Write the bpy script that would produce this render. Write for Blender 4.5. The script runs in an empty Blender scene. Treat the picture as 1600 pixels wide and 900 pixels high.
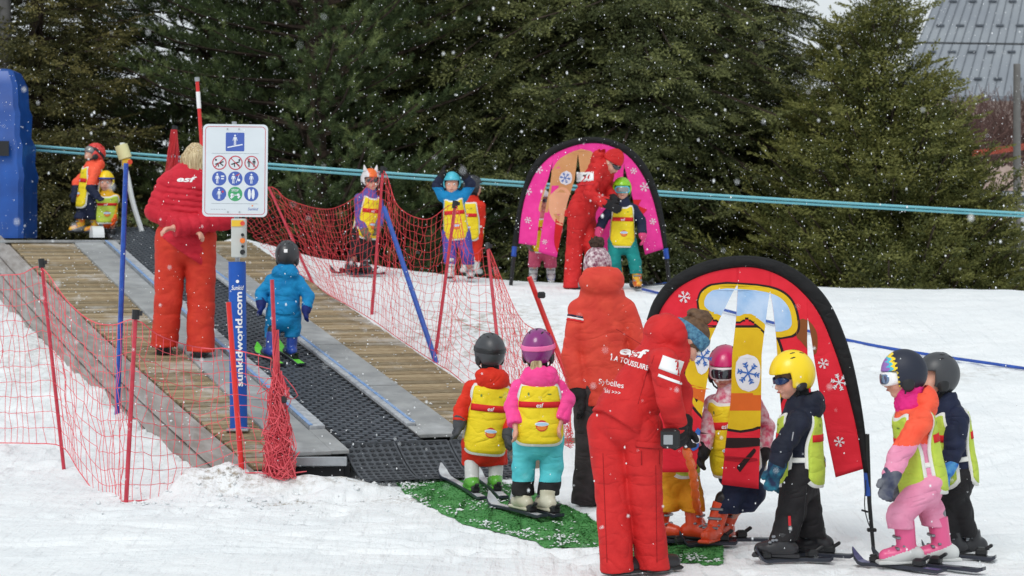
import bpy, math, random, time
import numpy as np
from mathutils import Vector, Matrix
T0 = time.time()
SC = bpy.context.scene
COL = SC.collection
# ---------------------------------------------------------------- camera
FPX, HOR, CZ = 3333.33, 380.0, 1.68          # focal length in photo pixels, horizon row, eye height
cd = bpy.data.cameras.new('camera'); cam = bpy.data.objects.new('camera', cd); COL.objects.link(cam)
cd.sensor_width = 36.0; cd.lens = 75.0; cd.shift_y = -(450 - HOR) / 1600.0
cd.clip_end = 2000; cd.clip_start = 0.1
cam.location = (0, 0, CZ); cam.rotation_euler = (math.pi / 2, 0, 0)
cd.dof.use_dof = True; cd.dof.focus_distance = 12.6; cd.dof.aperture_fstop = 5.0
SC.camera = cam
# ---------------------------------------------------------------- sky, sun, exposure
wd = bpy.data.worlds.new('World'); SC.world = wd; wd.use_nodes = True
wn, wl = wd.node_tree.nodes, wd.node_tree.links
bg = wn['Background']
sky = wn.new('ShaderNodeTexSky'); sky.sky_type = 'NISHITA'; sky.sun_disc = False
sky.sun_elevation = math.radians(48); sky.sun_rotation = math.radians(200)
sky.air_density = 1.0; sky.dust_density = 3.0
hs = wn.new('ShaderNodeHueSaturation'); hs.inputs['Saturation'].default_value = 0.25
cl = wn.new('ShaderNodeMix'); cl.data_type = 'RGBA'; cl.inputs[0].default_value = 0.8      # even cloud cover over the clear sky
cl.inputs[7].default_value = (5.7, 6.15, 6.4, 1)
wl.new(sky.outputs[0], hs.inputs['Color']); wl.new(hs.outputs[0], cl.inputs[6]); wl.new(cl.outputs[2], bg.inputs['Color'])
bg.inputs['Strength'].default_value = 0.12
sd = bpy.data.lights.new('sun', 'SUN'); sun = bpy.data.objects.new('sun', sd); COL.objects.link(sun)
sd.energy = 1.1; sd.angle = math.radians(25); sd.color = (1.0, 0.985, 0.95)
az, el = math.radians(200), math.radians(48)
sdir = Vector((math.sin(az) * math.cos(el), math.cos(az) * math.cos(el), math.sin(el)))
sun.rotation_euler = sdir.to_track_quat('Z', 'Y').to_euler()
vs = SC.view_settings; vs.view_transform = 'Standard'; vs.look = 'None'; vs.gamma = 1.0; vs.exposure = 0.18
vs.use_curve_mapping = False
SC.cycles.use_denoising = True
SC.cycles.max_bounces = 5; SC.cycles.diffuse_bounces = 3; SC.cycles.transparent_max_bounces = 6
try: SC.cycles.use_fast_gi = False
except Exception: pass
R = np.random.default_rng(7); random.seed(7)

# ---------------------------------------------------------------- helpers: objects and materials
def lin(c):
    c = [v / 255.0 for v in c]
    return tuple(v / 12.92 if v <= 0.04045 else ((v + 0.055) / 1.055) ** 2.4 for v in c)
MATS = {}
def mat(name, rgb, rough=0.7, var=0.12, vscale=8.0, bump=0.0, bscale=60.0, metal=0.0, spec=0.35, sheen=0.0, coat=0.0, rgb2=None, stretch=None, fold=0.0, fscale=14.0, dust=0.0):
    """rgb 0-255 display colour; var/rgb2 mottles it with noise, bump = fine relief, fold = soft cloth creases"""
    if name in MATS: return MATS[name]
    m = bpy.data.materials.new(name); m.use_nodes = True; MATS[name] = m
    n, l = m.node_tree.nodes, m.node_tree.links; b = n['Principled BSDF']
    c = lin(rgb); c2 = lin(rgb2) if rgb2 else tuple(v * (1 - var) for v in c)
    tc = n.new('ShaderNodeTexCoord'); src = tc.outputs['Object']
    if stretch:
        mp = n.new('ShaderNodeMapping'); mp.inputs['Scale'].default_value = stretch; l.new(src, mp.inputs[0]); src = mp.outputs[0]
    nz = n.new('ShaderNodeTexNoise'); nz.inputs['Scale'].default_value = vscale; nz.inputs['Detail'].default_value = 5
    l.new(src, nz.inputs['Vector'])
    rp = n.new('ShaderNodeValToRGB'); rp.color_ramp.elements[0].position = 0.35; rp.color_ramp.elements[1].position = 0.68
    rp.color_ramp.elements[0].color = (*c2, 1); rp.color_ramp.elements[1].color = (*c, 1)
    l.new(nz.outputs['Fac'], rp.inputs[0]); l.new(rp.outputs[0], b.inputs['Base Color'])
    if dust:      # thin packed snow caught on the surface (world space patches)
        ge = n.new('ShaderNodeNewGeometry'); d1 = n.new('ShaderNodeTexNoise'); d1.inputs['Scale'].default_value = 1.3; d1.inputs['Detail'].default_value = 7; d1.inputs['Roughness'].default_value = .68
        l.new(ge.outputs['Position'], d1.inputs['Vector']); mr = n.new('ShaderNodeMapRange'); mr.inputs[1].default_value = .52; mr.inputs[2].default_value = .70; mr.inputs[4].default_value = dust
        l.new(d1.outputs['Fac'], mr.inputs[0]); mx = n.new('ShaderNodeMix'); mx.data_type = 'RGBA'; l.new(mr.outputs[0], mx.inputs[0]); l.new(rp.outputs[0], mx.inputs[6]); mx.inputs[7].default_value = (.72, .74, .76, 1)
        l.new(mx.outputs[2], b.inputs['Base Color'])
    b.inputs['Roughness'].default_value = rough; b.inputs['Metallic'].default_value = metal
    b.inputs['Specular IOR Level'].default_value = spec
    if sheen: b.inputs['Sheen Weight'].default_value = sheen
    if coat: b.inputs['Coat Weight'].default_value = coat; b.inputs['Coat Roughness'].default_value = 0.15
    last = None
    if fold:      # crease lines: where a warped noise crosses its middle value
        mp = n.new('ShaderNodeMapping'); mp.inputs['Scale'].default_value = (1.0, 1.0, 1.7); mp.inputs['Rotation'].default_value = (.3, .35, .2); l.new(src, mp.inputs[0])
        for scl, ds, st_ in ((fscale * .30, .022, fold), (fscale * .9, .006, fold * .55)):
            t = n.new('ShaderNodeTexNoise'); t.inputs['Scale'].default_value = scl; t.inputs['Detail'].default_value = 1.2; t.inputs['Distortion'].default_value = .8
            l.new(mp.outputs[0], t.inputs['Vector'])
            s1 = n.new('ShaderNodeMath'); s1.operation = 'SUBTRACT'; s1.inputs[1].default_value = .5; l.new(t.outputs['Fac'], s1.inputs[0])
            s2 = n.new('ShaderNodeMath'); s2.operation = 'ABSOLUTE'; l.new(s1.outputs[0], s2.inputs[0])
            s3 = n.new('ShaderNodeMath'); s3.operation = 'POWER'; s3.inputs[1].default_value = .75; l.new(s2.outputs[0], s3.inputs[0])
            bp = n.new('ShaderNodeBump'); bp.inputs['Strength'].default_value = min(1, st_ * 1.3); bp.inputs['Distance'].default_value = ds * 1.6
            l.new(s3.outputs[0], bp.inputs['Height'])
            if last: l.new(last, bp.inputs['Normal'])
            last = bp.outputs[0]
    if bump:
        t = n.new('ShaderNodeTexNoise'); t.inputs['Scale'].default_value = bscale; t.inputs['Detail'].default_value = 3; l.new(src, t.inputs['Vector'])
        bp = n.new('ShaderNodeBump'); bp.inputs['Strength'].default_value = bump; bp.inputs['Distance'].default_value = .004; l.new(t.outputs['Fac'], bp.inputs['Height'])
        if last: l.new(last, bp.inputs['Normal'])
        last = bp.outputs[0]
    if last: l.new(last, b.inputs['Normal'])
    return m
def cloth(name, rgb, **k):
    d = dict(rough=0.72, var=0.10, vscale=10, bump=0.25, bscale=260, fold=0.55, fscale=16, spec=0.3)
    d.update(k); return mat(name, rgb, **d)
def plastic(name, rgb, **k):
    d = dict(rough=0.33, var=0.05, vscale=6, bump=0.0, spec=0.5); d.update(k); return mat(name, rgb, **d)

def me_new(name, V, Fc, mats=(), mi=None, smooth=False):
    me = bpy.data.meshes.new(name)
    V = np.asarray(V, dtype=np.float32)
    if isinstance(Fc, np.ndarray):
        nf, k = Fc.shape
        me.vertices.add(len(V)); me.vertices.foreach_set('co', V.ravel())
        me.loops.add(nf * k); me.loops.foreach_set('vertex_index', Fc.astype(np.int32).ravel())
        me.polygons.add(nf); me.polygons.foreach_set('loop_start', np.arange(0, nf * k, k, dtype=np.int32))
        me.polygons.foreach_set('loop_total', np.full(nf, k, dtype=np.int32))
        me.update(calc_edges=True)
    else:
        me.from_pydata([tuple(map(float, v)) for v in V], [], Fc); me.update()
    for m in mats: me.materials.append(m)
    if mi is not None: me.polygons.foreach_set('material_index', np.asarray(mi, dtype=np.int32))
    if smooth: me.polygons.foreach_set('use_smooth', np.ones(len(me.polygons), dtype=bool))
    return me
def link(name, me, parent=None, loc=None):
    o = bpy.data.objects.new(name, me); COL.objects.link(o)
    if parent: o.parent = parent
    if loc is not None: o.location = loc
    return o
def tag(o, label=None, cat=None, group=None, kind=None):
    if label: o['label'] = label
    if cat: o['category'] = cat
    if group: o['group'] = group
    if kind: o['kind'] = kind
    return o
def thing(name, label, cat, loc=(0, 0, 0), group=None):
    o = bpy.data.objects.new(name, None); COL.objects.link(o); o.location = tuple(float(v) for v in loc)
    o.empty_display_size = 0.1
    return tag(o, label, cat, group)

class MB:
    """collects simple solids in world space; build() links them as one mesh, relative to its parent's location"""
    def __init__(s): s.v = []; s.f = []; s.m = []; s.cur = 0
    def add(s, V, Fc):
        o = len(s.v); s.v += [tuple(map(float, p)) for p in V]; s.f += [tuple(int(i) + o for i in f) for f in Fc]; s.m += [s.cur] * len(Fc)
    def box(s, c, size, ax=None, bev=0.0):
        c = np.array(c, float); h = np.array(size, float) / 2
        A = np.eye(3) if ax is None else np.array(ax, float)
        if bev <= 0:
            V = [c + A.T @ (h * np.array(q)) for q in ((-1,-1,-1),(1,-1,-1),(1,1,-1),(-1,1,-1),(-1,-1,1),(1,-1,1),(1,1,1),(-1,1,1))]
            s.add(V, [(0,3,2,1),(4,5,6,7),(0,1,5,4),(1,2,6,5),(2,3,7,6),(3,0,4,7)])
        else:
            b = min(bev, *(h * 0.9)); V = []
            for z, ins in ((-h[2], b), (-h[2] + b, 0), (h[2] - b, 0), (h[2], b)):
                x, y = h[0] - ins, h[1] - ins
                bb = b * 0.6
                for p in ((-x+bb,-y),(x-bb,-y),(x,-y+bb),(x,y-bb),(x-bb,y),(-x+bb,y),(-x,y-bb),(-x,-y+bb)):
                    V.append(c + A.T @ np.array([p[0], p[1], z]))
            Fc = [tuple(range(7, -1, -1)), tuple(range(24, 32))]
            for k in range(3):
                for i in range(8): Fc.append((k*8+i, k*8+(i+1)%8, k*8+8+(i+1)%8, k*8+8+i))
            s.add(V, Fc)
        return s
    def tube(s, pts, r, n=8, cap=True):
        pts = [np.array(p, float) for p in pts]; m = len(pts)
        rr = r if hasattr(r, '__len__') else [r] * m
        V = []; up = None
        for i, p in enumerate(pts):
            d = pts[min(i+1, m-1)] - pts[max(i-1, 0)]; d /= (np.linalg.norm(d) + 1e-9)
            if up is None: up = np.array([0, 0, 1.0]) if abs(d[2]) < 0.9 else np.array([1.0, 0, 0])
            x = np.cross(up, d); x /= (np.linalg.norm(x) + 1e-9); y = np.cross(d, x); up = y
            for k in range(n):
                a = 2 * math.pi * k / n; V.append(p + rr[i] * (math.cos(a) * x + math.sin(a) * y))
        Fc = [(i*n+k, i*n+(k+1)%n, (i+1)*n+(k+1)%n, (i+1)*n+k) for i in range(m-1) for k in range(n)]
        if cap: Fc += [tuple(range(n-1, -1, -1)), tuple(range((m-1)*n, m*n))]
        s.add(V, Fc); return s
    def prism(s, poly, O, U, Vv, N, th):
        """2-D polygon (u, v) on the plane O,U,Vv extruded th along N"""
        O, U, Vv, N = (np.array(q, float) for q in (O, U, Vv, N)); n = len(poly)
        a = [O + U*p[0] + Vv*p[1] for p in poly]
        s.add(a + [q + N*th for q in a], [tuple(range(n-1,-1,-1)), tuple(range(n, 2*n))] + [(i, (i+1)%n, n+(i+1)%n, n+i) for i in range(n)])
        return s
    def build(s, name, mats, parent=None, smooth=False, origin=None, loc=None):
        if not isinstance(mats, (list, tuple)): mats = [mats]
        V = np.array(s.v)
        org = np.array(origin if origin is not None else (parent_world(parent) if parent else (0, 0, 0)), float)
        me = me_new(name, V - org, s.f, mats, s.m, False)
        if smooth:
            me.polygons.foreach_set('use_smooth', [True] * len(me.polygons))
            try: me.set_sharp_from_angle(angle=math.radians(40))
            except Exception: pass
        o = link(name, me, parent)
        if not parent and origin is not None: o.location = tuple(org)
        return o
def parent_world(p):
    l = np.zeros(3)
    while p is not None: l = l + np.array(p.location); p = p.parent
    return l

# ---------------------------------------------------------------- place geometry from pixels
def W(px, py, D): return np.array([(px - 800) / FPX * D, D, CZ - (py - HOR) / FPX * D])
DA = np.array([-.351, .936]); CA = np.array([.936, .351])      # along / across the carpet lift
T_0, Z_0, SL = 14.64, .25, .157
def pz(t): return Z_0 + SL * (t - T_0)
def P(t, c, dz=0.0):
    xy = DA * t + CA * c; return np.array([xy[0], xy[1], pz(t) + dz])
def plat(px, py, dz=0.0):
    rx, rz = (px - 800) / FPX, -(py - HOR) / FPX; kt = rx * DA[0] + DA[1]
    Y = (CZ - Z_0 - dz + SL * T_0) / (SL * kt - rz); return np.array([rx * Y, Y, CZ + rz * Y])
C_OUT_T = [14.1, 16.5, 19.0, 21.9, 24.1]; C_OUT = [3.44, 3.30, 3.19, 3.10, 3.05]
def c_out(t): return np.interp(t, C_OUT_T, C_OUT)
C_R = 5.76

def ss(a, b, x): t = np.clip((x - a) / (b - a), 0, 1); return t * t * (3 - 2 * t)
def vnoise(x, y, s, seed=0):
    x = x * s + seed * 17.3; y = y * s - seed * 9.1
    xi, yi = np.floor(x), np.floor(y); fx, fy = x - xi, y - yi
    fx, fy = fx*fx*(3-2*fx), fy*fy*(3-2*fy)
    def h(a, b): v = np.sin(a * 127.1 + b * 311.7 + seed * 7.7) * 43758.5453; return v - np.floor(v)
    return (h(xi, yi)*(1-fx) + h(xi+1, yi)*fx)*(1-fy) + (h(xi, yi+1)*(1-fx) + h(xi+1, yi+1)*fx)*fy - 0.5
_rt = np.random.default_rng(99)
_DENT = [(float(_rt.normal(cx, sx)), float(_rt.normal(cy, sy)), float(_rt.uniform(.05, .09)), float(_rt.uniform(.010, .028)), float(_rt.uniform(0, 3.1))) for (cx, cy, sx, sy, k) in ((1.2, 11.6, 1.0, .35, 60), (.45, 12.6, .5, .8, 36), (-1.2, 13.6, .9, .35, 60), (-4.2, 16.8, .6, 1.4, 36), (.4, 21.6, 1.6, .7, 30)) for q in range(k)]
_LINE = [(-3.5, 12.1, 3.0, 11.2), (-2.6, 11.4, 3.6, 12.3), (-3.2, 13.1, .4, 11.6), (.9, 13.4, 3.8, 16.5), (1.4, 12.9, 4.6, 15.6), (0, 14.9, 3.4, 19.9), (.2, 17.2, 4.8, 18.0), (2.2, 12.4, 3.0, 21.5), (-.2, 18.5, 2.4, 22.0), (-3.0, 11.9, 1.4, 12.9), (1.9, 13.6, 5.4, 14.3)]
def tracks(X, Y):
    """boot prints and pairs of ski grooves pressed into the snow"""
    h = np.zeros_like(X)
    for (x, y, r, d, a) in _DENT:
        m = (np.abs(X - x) < .3) & (np.abs(Y - y) < .3)
        if m.any():
            u, v = (X[m]-x)*math.cos(a) + (Y[m]-y)*math.sin(a), -(X[m]-x)*math.sin(a) + (Y[m]-y)*math.cos(a); q = (u/(r*1.7))**2 + (v/r)**2
            h[m] += -d * np.exp(-q*q) + d*.35*np.exp(-(q-1.6)**2*3)
    for (x0, y0, x1, y1) in _LINE:
        dx, dy = x1-x0, y1-y0; L = math.hypot(dx, dy); dx, dy = dx/L, dy/L; s = (X-x0)*dx + (Y-y0)*dy; w = (X-x0)*-dy + (Y-y0)*dx + .12*np.sin(s*1.1 + x0)
        on = ss(-.1, .3, s) * ss(L+.1, L-.3, s)
        for o in (-.09, .09): h -= on * .012 * np.exp(-((w-o)/.035)**2)
        h += on * .005 * np.exp(-((w)/.03)**2)
    return h
def ground(X, Y, detail=False):
    X = np.asarray(X, float); Y = np.asarray(Y, float)
    t = X * DA[0] + Y * DA[1]; c = X * CA[0] + Y * CA[1]
    sp = lambda v: np.where(v > 0, v, 0)
    slopeR = np.log1p(np.exp(np.clip((Y - 13.2) / 0.5, -30, 30))) * 0.5 * 0.142
    cap = np.interp(X, [-6, -2.5, -1.2, 0, 1.0, 3, 6], [1.62, 1.55, 1.36, 1.25, 1.22, 1.19, 1.13])
    k = 12.0
    hR = -np.log(np.exp(-k * slopeR) + np.exp(-k * cap)) / k
    platR = pz(t) - 0.035
    wR = ss(C_R - 0.05, C_R + 0.9, c)
    okR = ss(14.8, 15.0, t)
    gate = 1 - (1 - ss(14.62, 14.80, t)) * (1 - ss(6.5, 7.3, c)) * ss(12.5, 13.5, Y)
    slopeR = slopeR * gate + .03 * (1 - gate); hR = hR * gate + .03 * (1 - gate)
    near = np.where(t > 14.8, platR, slopeR)
    hR2 = hR * wR + (near * okR + hR * (1 - okR)) * (1 - wR)
    hL = np.log1p(np.exp(np.clip((Y - 15.5) / 0.35, -30, 30))) * 0.35 * 0.128
    hL = np.minimum(hL, 1.15)
    # a heap of shovelled snow against the platform front and its corner
    hL = hL + 0.13 * np.exp(-((X + 2.0) / .5)**2 - ((Y - 14.35) / .25)**2) + 0.10 * np.exp(-((X + 1.25) / .35)**2 - ((Y - 14.45) / .2)**2)
    side = ss(C_R - 1.2, C_R - 0.2, c)
    h = hL * (1 - side) + hR2 * side
    under = ss(3.5, 3.7, c) * (1 - ss(C_R - .06, C_R + .03, c)) * ss(14.5, 14.9, t)
    h = h * (1 - under) + np.minimum(h, pz(t) - 0.30) * under
    crest = ss(24.6, 30, Y)
    h = h - crest * 1.6
    if detail:
        rough = ss(4.2, 3.2, c) * ss(14.2, 16, Y) * 0.9 + 0.18
        rough = rough + 1.5 * np.exp(-((X + 1.75) / .75)**2 - ((Y - 14.25) / .35)**2) + 0.5 * np.exp(-((X + 0.9) / .7)**2 - ((Y - 13.9) / .3)**2)
        far = (Y < 40)
        n = vnoise(X, Y, 2.3, 1) * .055 + vnoise(X, Y, 6.1, 2) * .045 + np.abs(vnoise(X, Y, 13, 3)) * .03 + vnoise(X, Y, 29, 4) * .010
        h = h + n * rough * far + vnoise(X, Y, .9, 5) * .03 * far
        h = h + tracks(X, Y)
        # hard little crest edge and ruts on the right-hand slope
        h = h + far * (vnoise(X * .35, Y, 3.1, 8) * .018 + vnoise(X * .6 + Y * .5, Y, 9, 9) * .007)
    return h
def gz(x, y): return float(ground(x, y))
def onground(px, py, dz=0.0, lo=9.0, hi=24.5):
    """where the sight line through a pixel meets the snow (raised by dz)"""
    D = np.linspace(lo, hi, 1600); X = (px - 800) / FPX * D; Z = CZ - (py - HOR) / FPX * D
    g = ground(X, D) + dz; s = Z - g; i = np.where(s < 0)[0]
    j = i[0] if len(i) else int(np.argmin(np.abs(s)))
    return np.array([X[j], D[j], g[j]])
# ================================================================= THE SETTING
def snow_mat():
    m = bpy.data.materials.new('snow'); m.use_nodes = True; n, l = m.node_tree.nodes, m.node_tree.links; b = n['Principled BSDF']
    tc = n.new('ShaderNodeTexCoord')
    nz = n.new('ShaderNodeTexNoise'); nz.inputs['Scale'].default_value = 1.6; nz.inputs['Detail'].default_value = 6; l.new(tc.outputs['Object'], nz.inputs[0])
    r1 = n.new('ShaderNodeValToRGB'); r1.color_ramp.elements[0].position = .3; r1.color_ramp.elements[1].position = .75
    r1.color_ramp.elements[0].color = (.78, .81, .83, 1); r1.color_ramp.elements[1].color = (.88, .90, .91, 1)
    l.new(nz.outputs['Fac'], r1.inputs[0])
    # mud worked into the snow near the lift entrance and on the trampled slope
    last = r1.outputs[0]
    for (x, y, rx, ry, amt) in ((-1.45, 13.75, .28, .10, .55), (-1.9, 14.25, .5, .2, .35), (-1.2, 14.45, .8, .25, .32), (-0.3, 19.5, 1.2, 2.2, .35), (3.6, 17.5, 1.2, .5, .16), (-.7, 13.95, .4, .2, .3), (-4.6, 19.5, .8, 3, .15)):
        mp = n.new('ShaderNodeMapping'); mp.vector_type = 'TEXTURE'; mp.inputs['Location'].default_value = (x, y, 0); mp.inputs['Scale'].default_value = (rx, ry, 50)
        l.new(tc.outputs['Object'], mp.inputs[0])
        g = n.new('ShaderNodeTexGradient'); g.gradient_type = 'SPHERICAL'; l.new(mp.outputs[0], g.inputs[0])
        z2 = n.new('ShaderNodeTexNoise'); z2.inputs['Scale'].default_value = 11 / max(.3, rx); z2.inputs['Detail'].default_value = 6; z2.inputs['Roughness'].default_value = .7; l.new(tc.outputs['Object'], z2.inputs[0])
        rr = n.new('ShaderNodeMapRange'); rr.inputs[1].default_value = .47; rr.inputs[2].default_value = .68; l.new(z2.outputs['Fac'], rr.inputs[0])
        mu = n.new('ShaderNodeMath'); mu.operation = 'MULTIPLY'; l.new(g.outputs[0], mu.inputs[0]); l.new(rr.outputs[0], mu.inputs[1])
        m2 = n.new('ShaderNodeMath'); m2.operation = 'MULTIPLY'; m2.use_clamp = True; l.new(mu.outputs[0], m2.inputs[0]); m2.inputs[1].default_value = amt * 4.0
        mx = n.new('ShaderNodeMix'); mx.data_type = 'RGBA'; l.new(m2.outputs[0], mx.inputs[0]); l.new(last, mx.inputs[6]); mx.inputs[7].default_value = (.30, .25, .19, 1)
        last = mx.outputs[2]
    l.new(last, b.inputs['Base Color']); b.inputs['Roughness'].default_value = .75; b.inputs['Specular IOR Level'].default_value = .25
    prev = None
    for (rz, sy) in ((.35, .10), (-.25, .07)):      # faint ski tracks running up the slope
        mp = n.new('ShaderNodeMapping'); mp.inputs['Scale'].default_value = (7, 7 * sy, 1); mp.inputs['Rotation'].default_value = (0, 0, rz); l.new(tc.outputs['Object'], mp.inputs[0])
        z = n.new('ShaderNodeTexNoise'); z.inputs['Scale'].default_value = 1.5; z.inputs['Detail'].default_value = 4; l.new(mp.outputs[0], z.inputs[0])
        bp = n.new('ShaderNodeBump'); bp.inputs['Strength'].default_value = .5; bp.inputs['Distance'].default_value = .05; l.new(z.outputs['Fac'], bp.inputs['Height'])
        if prev: l.new(prev, bp.inputs['Normal'])
        prev = bp.outputs[0]
    for sc, st, ds in ((5, .6, .06), (26, .5, .02), (120, .22, .005)):
        z = n.new('ShaderNodeTexNoise'); z.inputs['Scale'].default_value = sc; z.inputs['Detail'].default_value = 5; l.new(tc.outputs['Object'], z.inputs[0])
        bp = n.new('ShaderNodeBump'); bp.inputs['Strength'].default_value = st; bp.inputs['Distance'].default_value = ds; l.new(z.outputs['Fac'], bp.inputs['Height'])
        if prev: l.new(prev, bp.inputs['Normal'])
        prev = bp.outputs[0]
    l.new(prev, b.inputs['Normal'])
    return m
M_SNOW = snow_mat()
def grid_sheet(name, xs, ys, zf, m, kind='structure'):
    X, Y = np.meshgrid(xs, ys, indexing='ij'); Z = zf(X, Y); nx, ny = X.shape
    V = np.stack([X, Y, Z], -1).reshape(-1, 3)
    i, j = np.meshgrid(np.arange(nx-1), np.arange(ny-1), indexing='ij'); a = (i*ny + j).ravel()
    Fc = np.stack([a, a+ny, a+ny+1, a+1], 1)
    o = link(name, me_new(name, V, Fc, [m], None, True)); tag(o, kind=kind); return o
xs = np.concatenate([[-400, -200, -100, -50, -25, -14, -10], np.linspace(-8, 7, 560), [9, 12, 20, 40, 80, 200, 400]])
ys = np.concatenate([[-40, -10, 0, 4, 7], np.linspace(8.5, 26.5, 600), [28, 30, 34, 40, 60, 100, 200, 400, 900]])
grid_sheet('snow_ground', xs, ys, lambda X, Y: ground(X, Y, True), M_SNOW)

# ---------------------------------------------------------------- the moving carpet
M_WOOD = [mat('deck_wood_a', (166, 148, 118), .85, vscale=3, rgb2=(126, 108, 80), stretch=(2, 30, 30), bump=.5, bscale=30, dust=.55),
          mat('deck_wood_b', (182, 164, 134), .85, vscale=3, rgb2=(146, 126, 96), stretch=(2, 30, 30), bump=.5, bscale=30, dust=.55),
          mat('deck_wood_c', (150, 138, 114), .85, vscale=3, rgb2=(112, 96, 70), stretch=(2, 30, 30), bump=.5, bscale=30, dust=.55)]
M_GREY = mat('grey_rubber_plate', (160, 162, 162), .85, vscale=5, rgb2=(140, 142, 143), bump=.5, bscale=220, dust=.35)
M_ALU = mat('aluminium', (176, 180, 184), .42, metal=.8, vscale=20, var=.15)
M_STRIP = mat('pale_edge_rail', (186, 190, 194), .6, vscale=20, rgb2=(150, 154, 160), bump=.3)
M_BLUEL = mat('worn_blue_line', (92, 140, 200), .6, vscale=26, rgb2=(150, 170, 196), bump=.2)
M_BELT = mat('belt_rubber', (92, 98, 106), .5, vscale=20, rgb2=(68, 73, 80), bump=.3, bscale=150)
M_MATR = mat('mat_rubber', (78, 82, 88), .5, vscale=20, rgb2=(58, 61, 66))
M_BELTD = mat('dark_rubber_and_shade', (20, 21, 23), .8, var=.3)  # belt web, also the black of the added shade sheets
M_BOARD = mat('weathered_side_board', (172, 166, 162), .85, vscale=2.2, rgb2=(140, 132, 126), stretch=(1, 1, 9), bump=.5, bscale=60, dust=.3)
M_DARK = mat('dark_frame_steel', (38, 39, 42), .6, metal=.3, var=.3)
M_DIRTW = mat('weathered_step_wood', (142, 132, 120), .9, vscale=4, rgb2=(112, 101, 88), bump=.5, bscale=50)

base = P(14.3, 4.5); base[2] = 0.0
LIFT = thing('carpet_lift', 'long ski school carpet lift with black belt between plank walkways, rising to the upper left', 'carpet lift', base)
BASE = np.array(LIFT.location)
AXP = np.array([[CA[0], CA[1], 0], [DA[0]*.988, DA[1]*.988, SL*.988], [-DA[0]*.155, -DA[1]*.155, .988]])   # rows: across, along, normal
def unit_box_mesh(name, size, ms, bev=.004):
    b = MB().box((0, 0, 0), size, None, bev); return me_new(name, b.v, b.f, [ms])
rotP = Matrix(AXP.T).to_3x3().to_euler()
def put(name, me, t, c, dz, sx=1.0, mt=None):
    o = bpy.data.objects.new(name, me); COL.objects.link(o); o.parent = LIFT
    o.location = tuple(P(t, c, dz) - BASE); o.rotation_euler = rotP; o.scale = (sx, 1, 1)
    return o
PITCH = .118
pm = [unit_box_mesh('plank', (1.0, PITCH - .022, .03), m) for m in M_WOOD]
for me in pm:            # anti-slip grooves: two recessed lines would vanish at this size, one raised ridge pair reads
    pass
tt = 14.22; i = 0
while tt < 24.0:
    co = c_out(tt); ci = 3.74
    me = pm[(i * 7 + (i // 3)) % 3]
    put('plank', me, tt, (co + ci) / 2 + random.uniform(-.006, .006), -.020 + random.uniform(-.003, .003), ci - co)
    if tt > 14.75: put('plank', me if random.random() < .5 else pm[i % 3], tt, (5.19 + C_R) / 2 + random.uniform(-.005, .005), -.020 + random.uniform(-.003, .003), C_R - 5.19)
    tt += PITCH; i += 1
def edges(t0, t1, step):
    out = []; t = t0
    while t < t1 - .01: out.append((t, min(t + step, t1))); t += step
    return out
for (a, b_) in edges(14.40, 23.72, 1.62):
    L = b_ - a - .008
    MB().box(P((a+b_)/2, 3.955 - .055 - .0, 0), (.318, L, .03), AXP, .004).build('cover_plate', M_GREY, LIFT)
for (a, b_) in edges(14.78, 24.4, 1.62):
    L = b_ - a - .008
    MB().box(P((a+b_)/2, 5.035, 0), (.285, L, .03), AXP, .004).build('cover_plate', M_GREY, LIFT)
for (a, b_) in edges(15.05, 23.7, 1.62):
    L = b_ - a - .012
    r = MB().box(P((a+b_)/2, 4.135, .012), (.115, L, .05), AXP, .006).build('edge_rail', M_STRIP, LIFT)
    MB().box(P((a+b_)/2, 4.085, .040), (.028, L, .006), AXP).build('blue_line', M_BLUEL, r)
    r = MB().box(P((a+b_)/2, 4.848, .012), (.075, L, .05), AXP, .006).build('edge_rail', M_STRIP, LIFT)
    MB().box(P((a+b_)/2, 4.868, .040), (.024, L, .006), AXP).build('blue_line', M_BLUEL, r)
for t in (15.05, 23.72):
    pass
MB().box(P(14.73, 4.125, .0), (.13, .62, .03), AXP, .004).build('cover_plate', M_GREY, LIFT)
MB().box(P(14.92, 4.855, .0), (.075, .26, .03), AXP, .004).build('cover_plate', M_GREY, LIFT)
MB().box(P(23.735, 3.93, .018), (.34, .02, .02), AXP).build('joint_strip', M_STRIP, LIFT)
# belt: dark web with raised interlocking lugs
b = MB().box(P(19.8, 4.51, -.012), (.62, 10.4, .02), AXP); b.build('belt', M_BELTD, LIFT)
b = MB(); t = 14.66; r = 0
while t < 24.9:
    for k in range(7):
        c = 4.235 + k * .098 + (.049 if r % 2 else 0)
        if c < 4.80: b.box(P(t, c, .004), (.072 if c < 4.77 else .05, .036, .014), AXP)
    t += .058; r += 1
tag(b.build('belt_lugs', M_BELT, LIFT), kind='stuff')
b = MB()
for c in (4.205, 4.80): b.box(P(19.8, c, .006), (.016, 10.3, .012), AXP)
b.build('belt_edge', M_DARK, LIFT)
def unit0(v): return v / np.linalg.norm(v)
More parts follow.
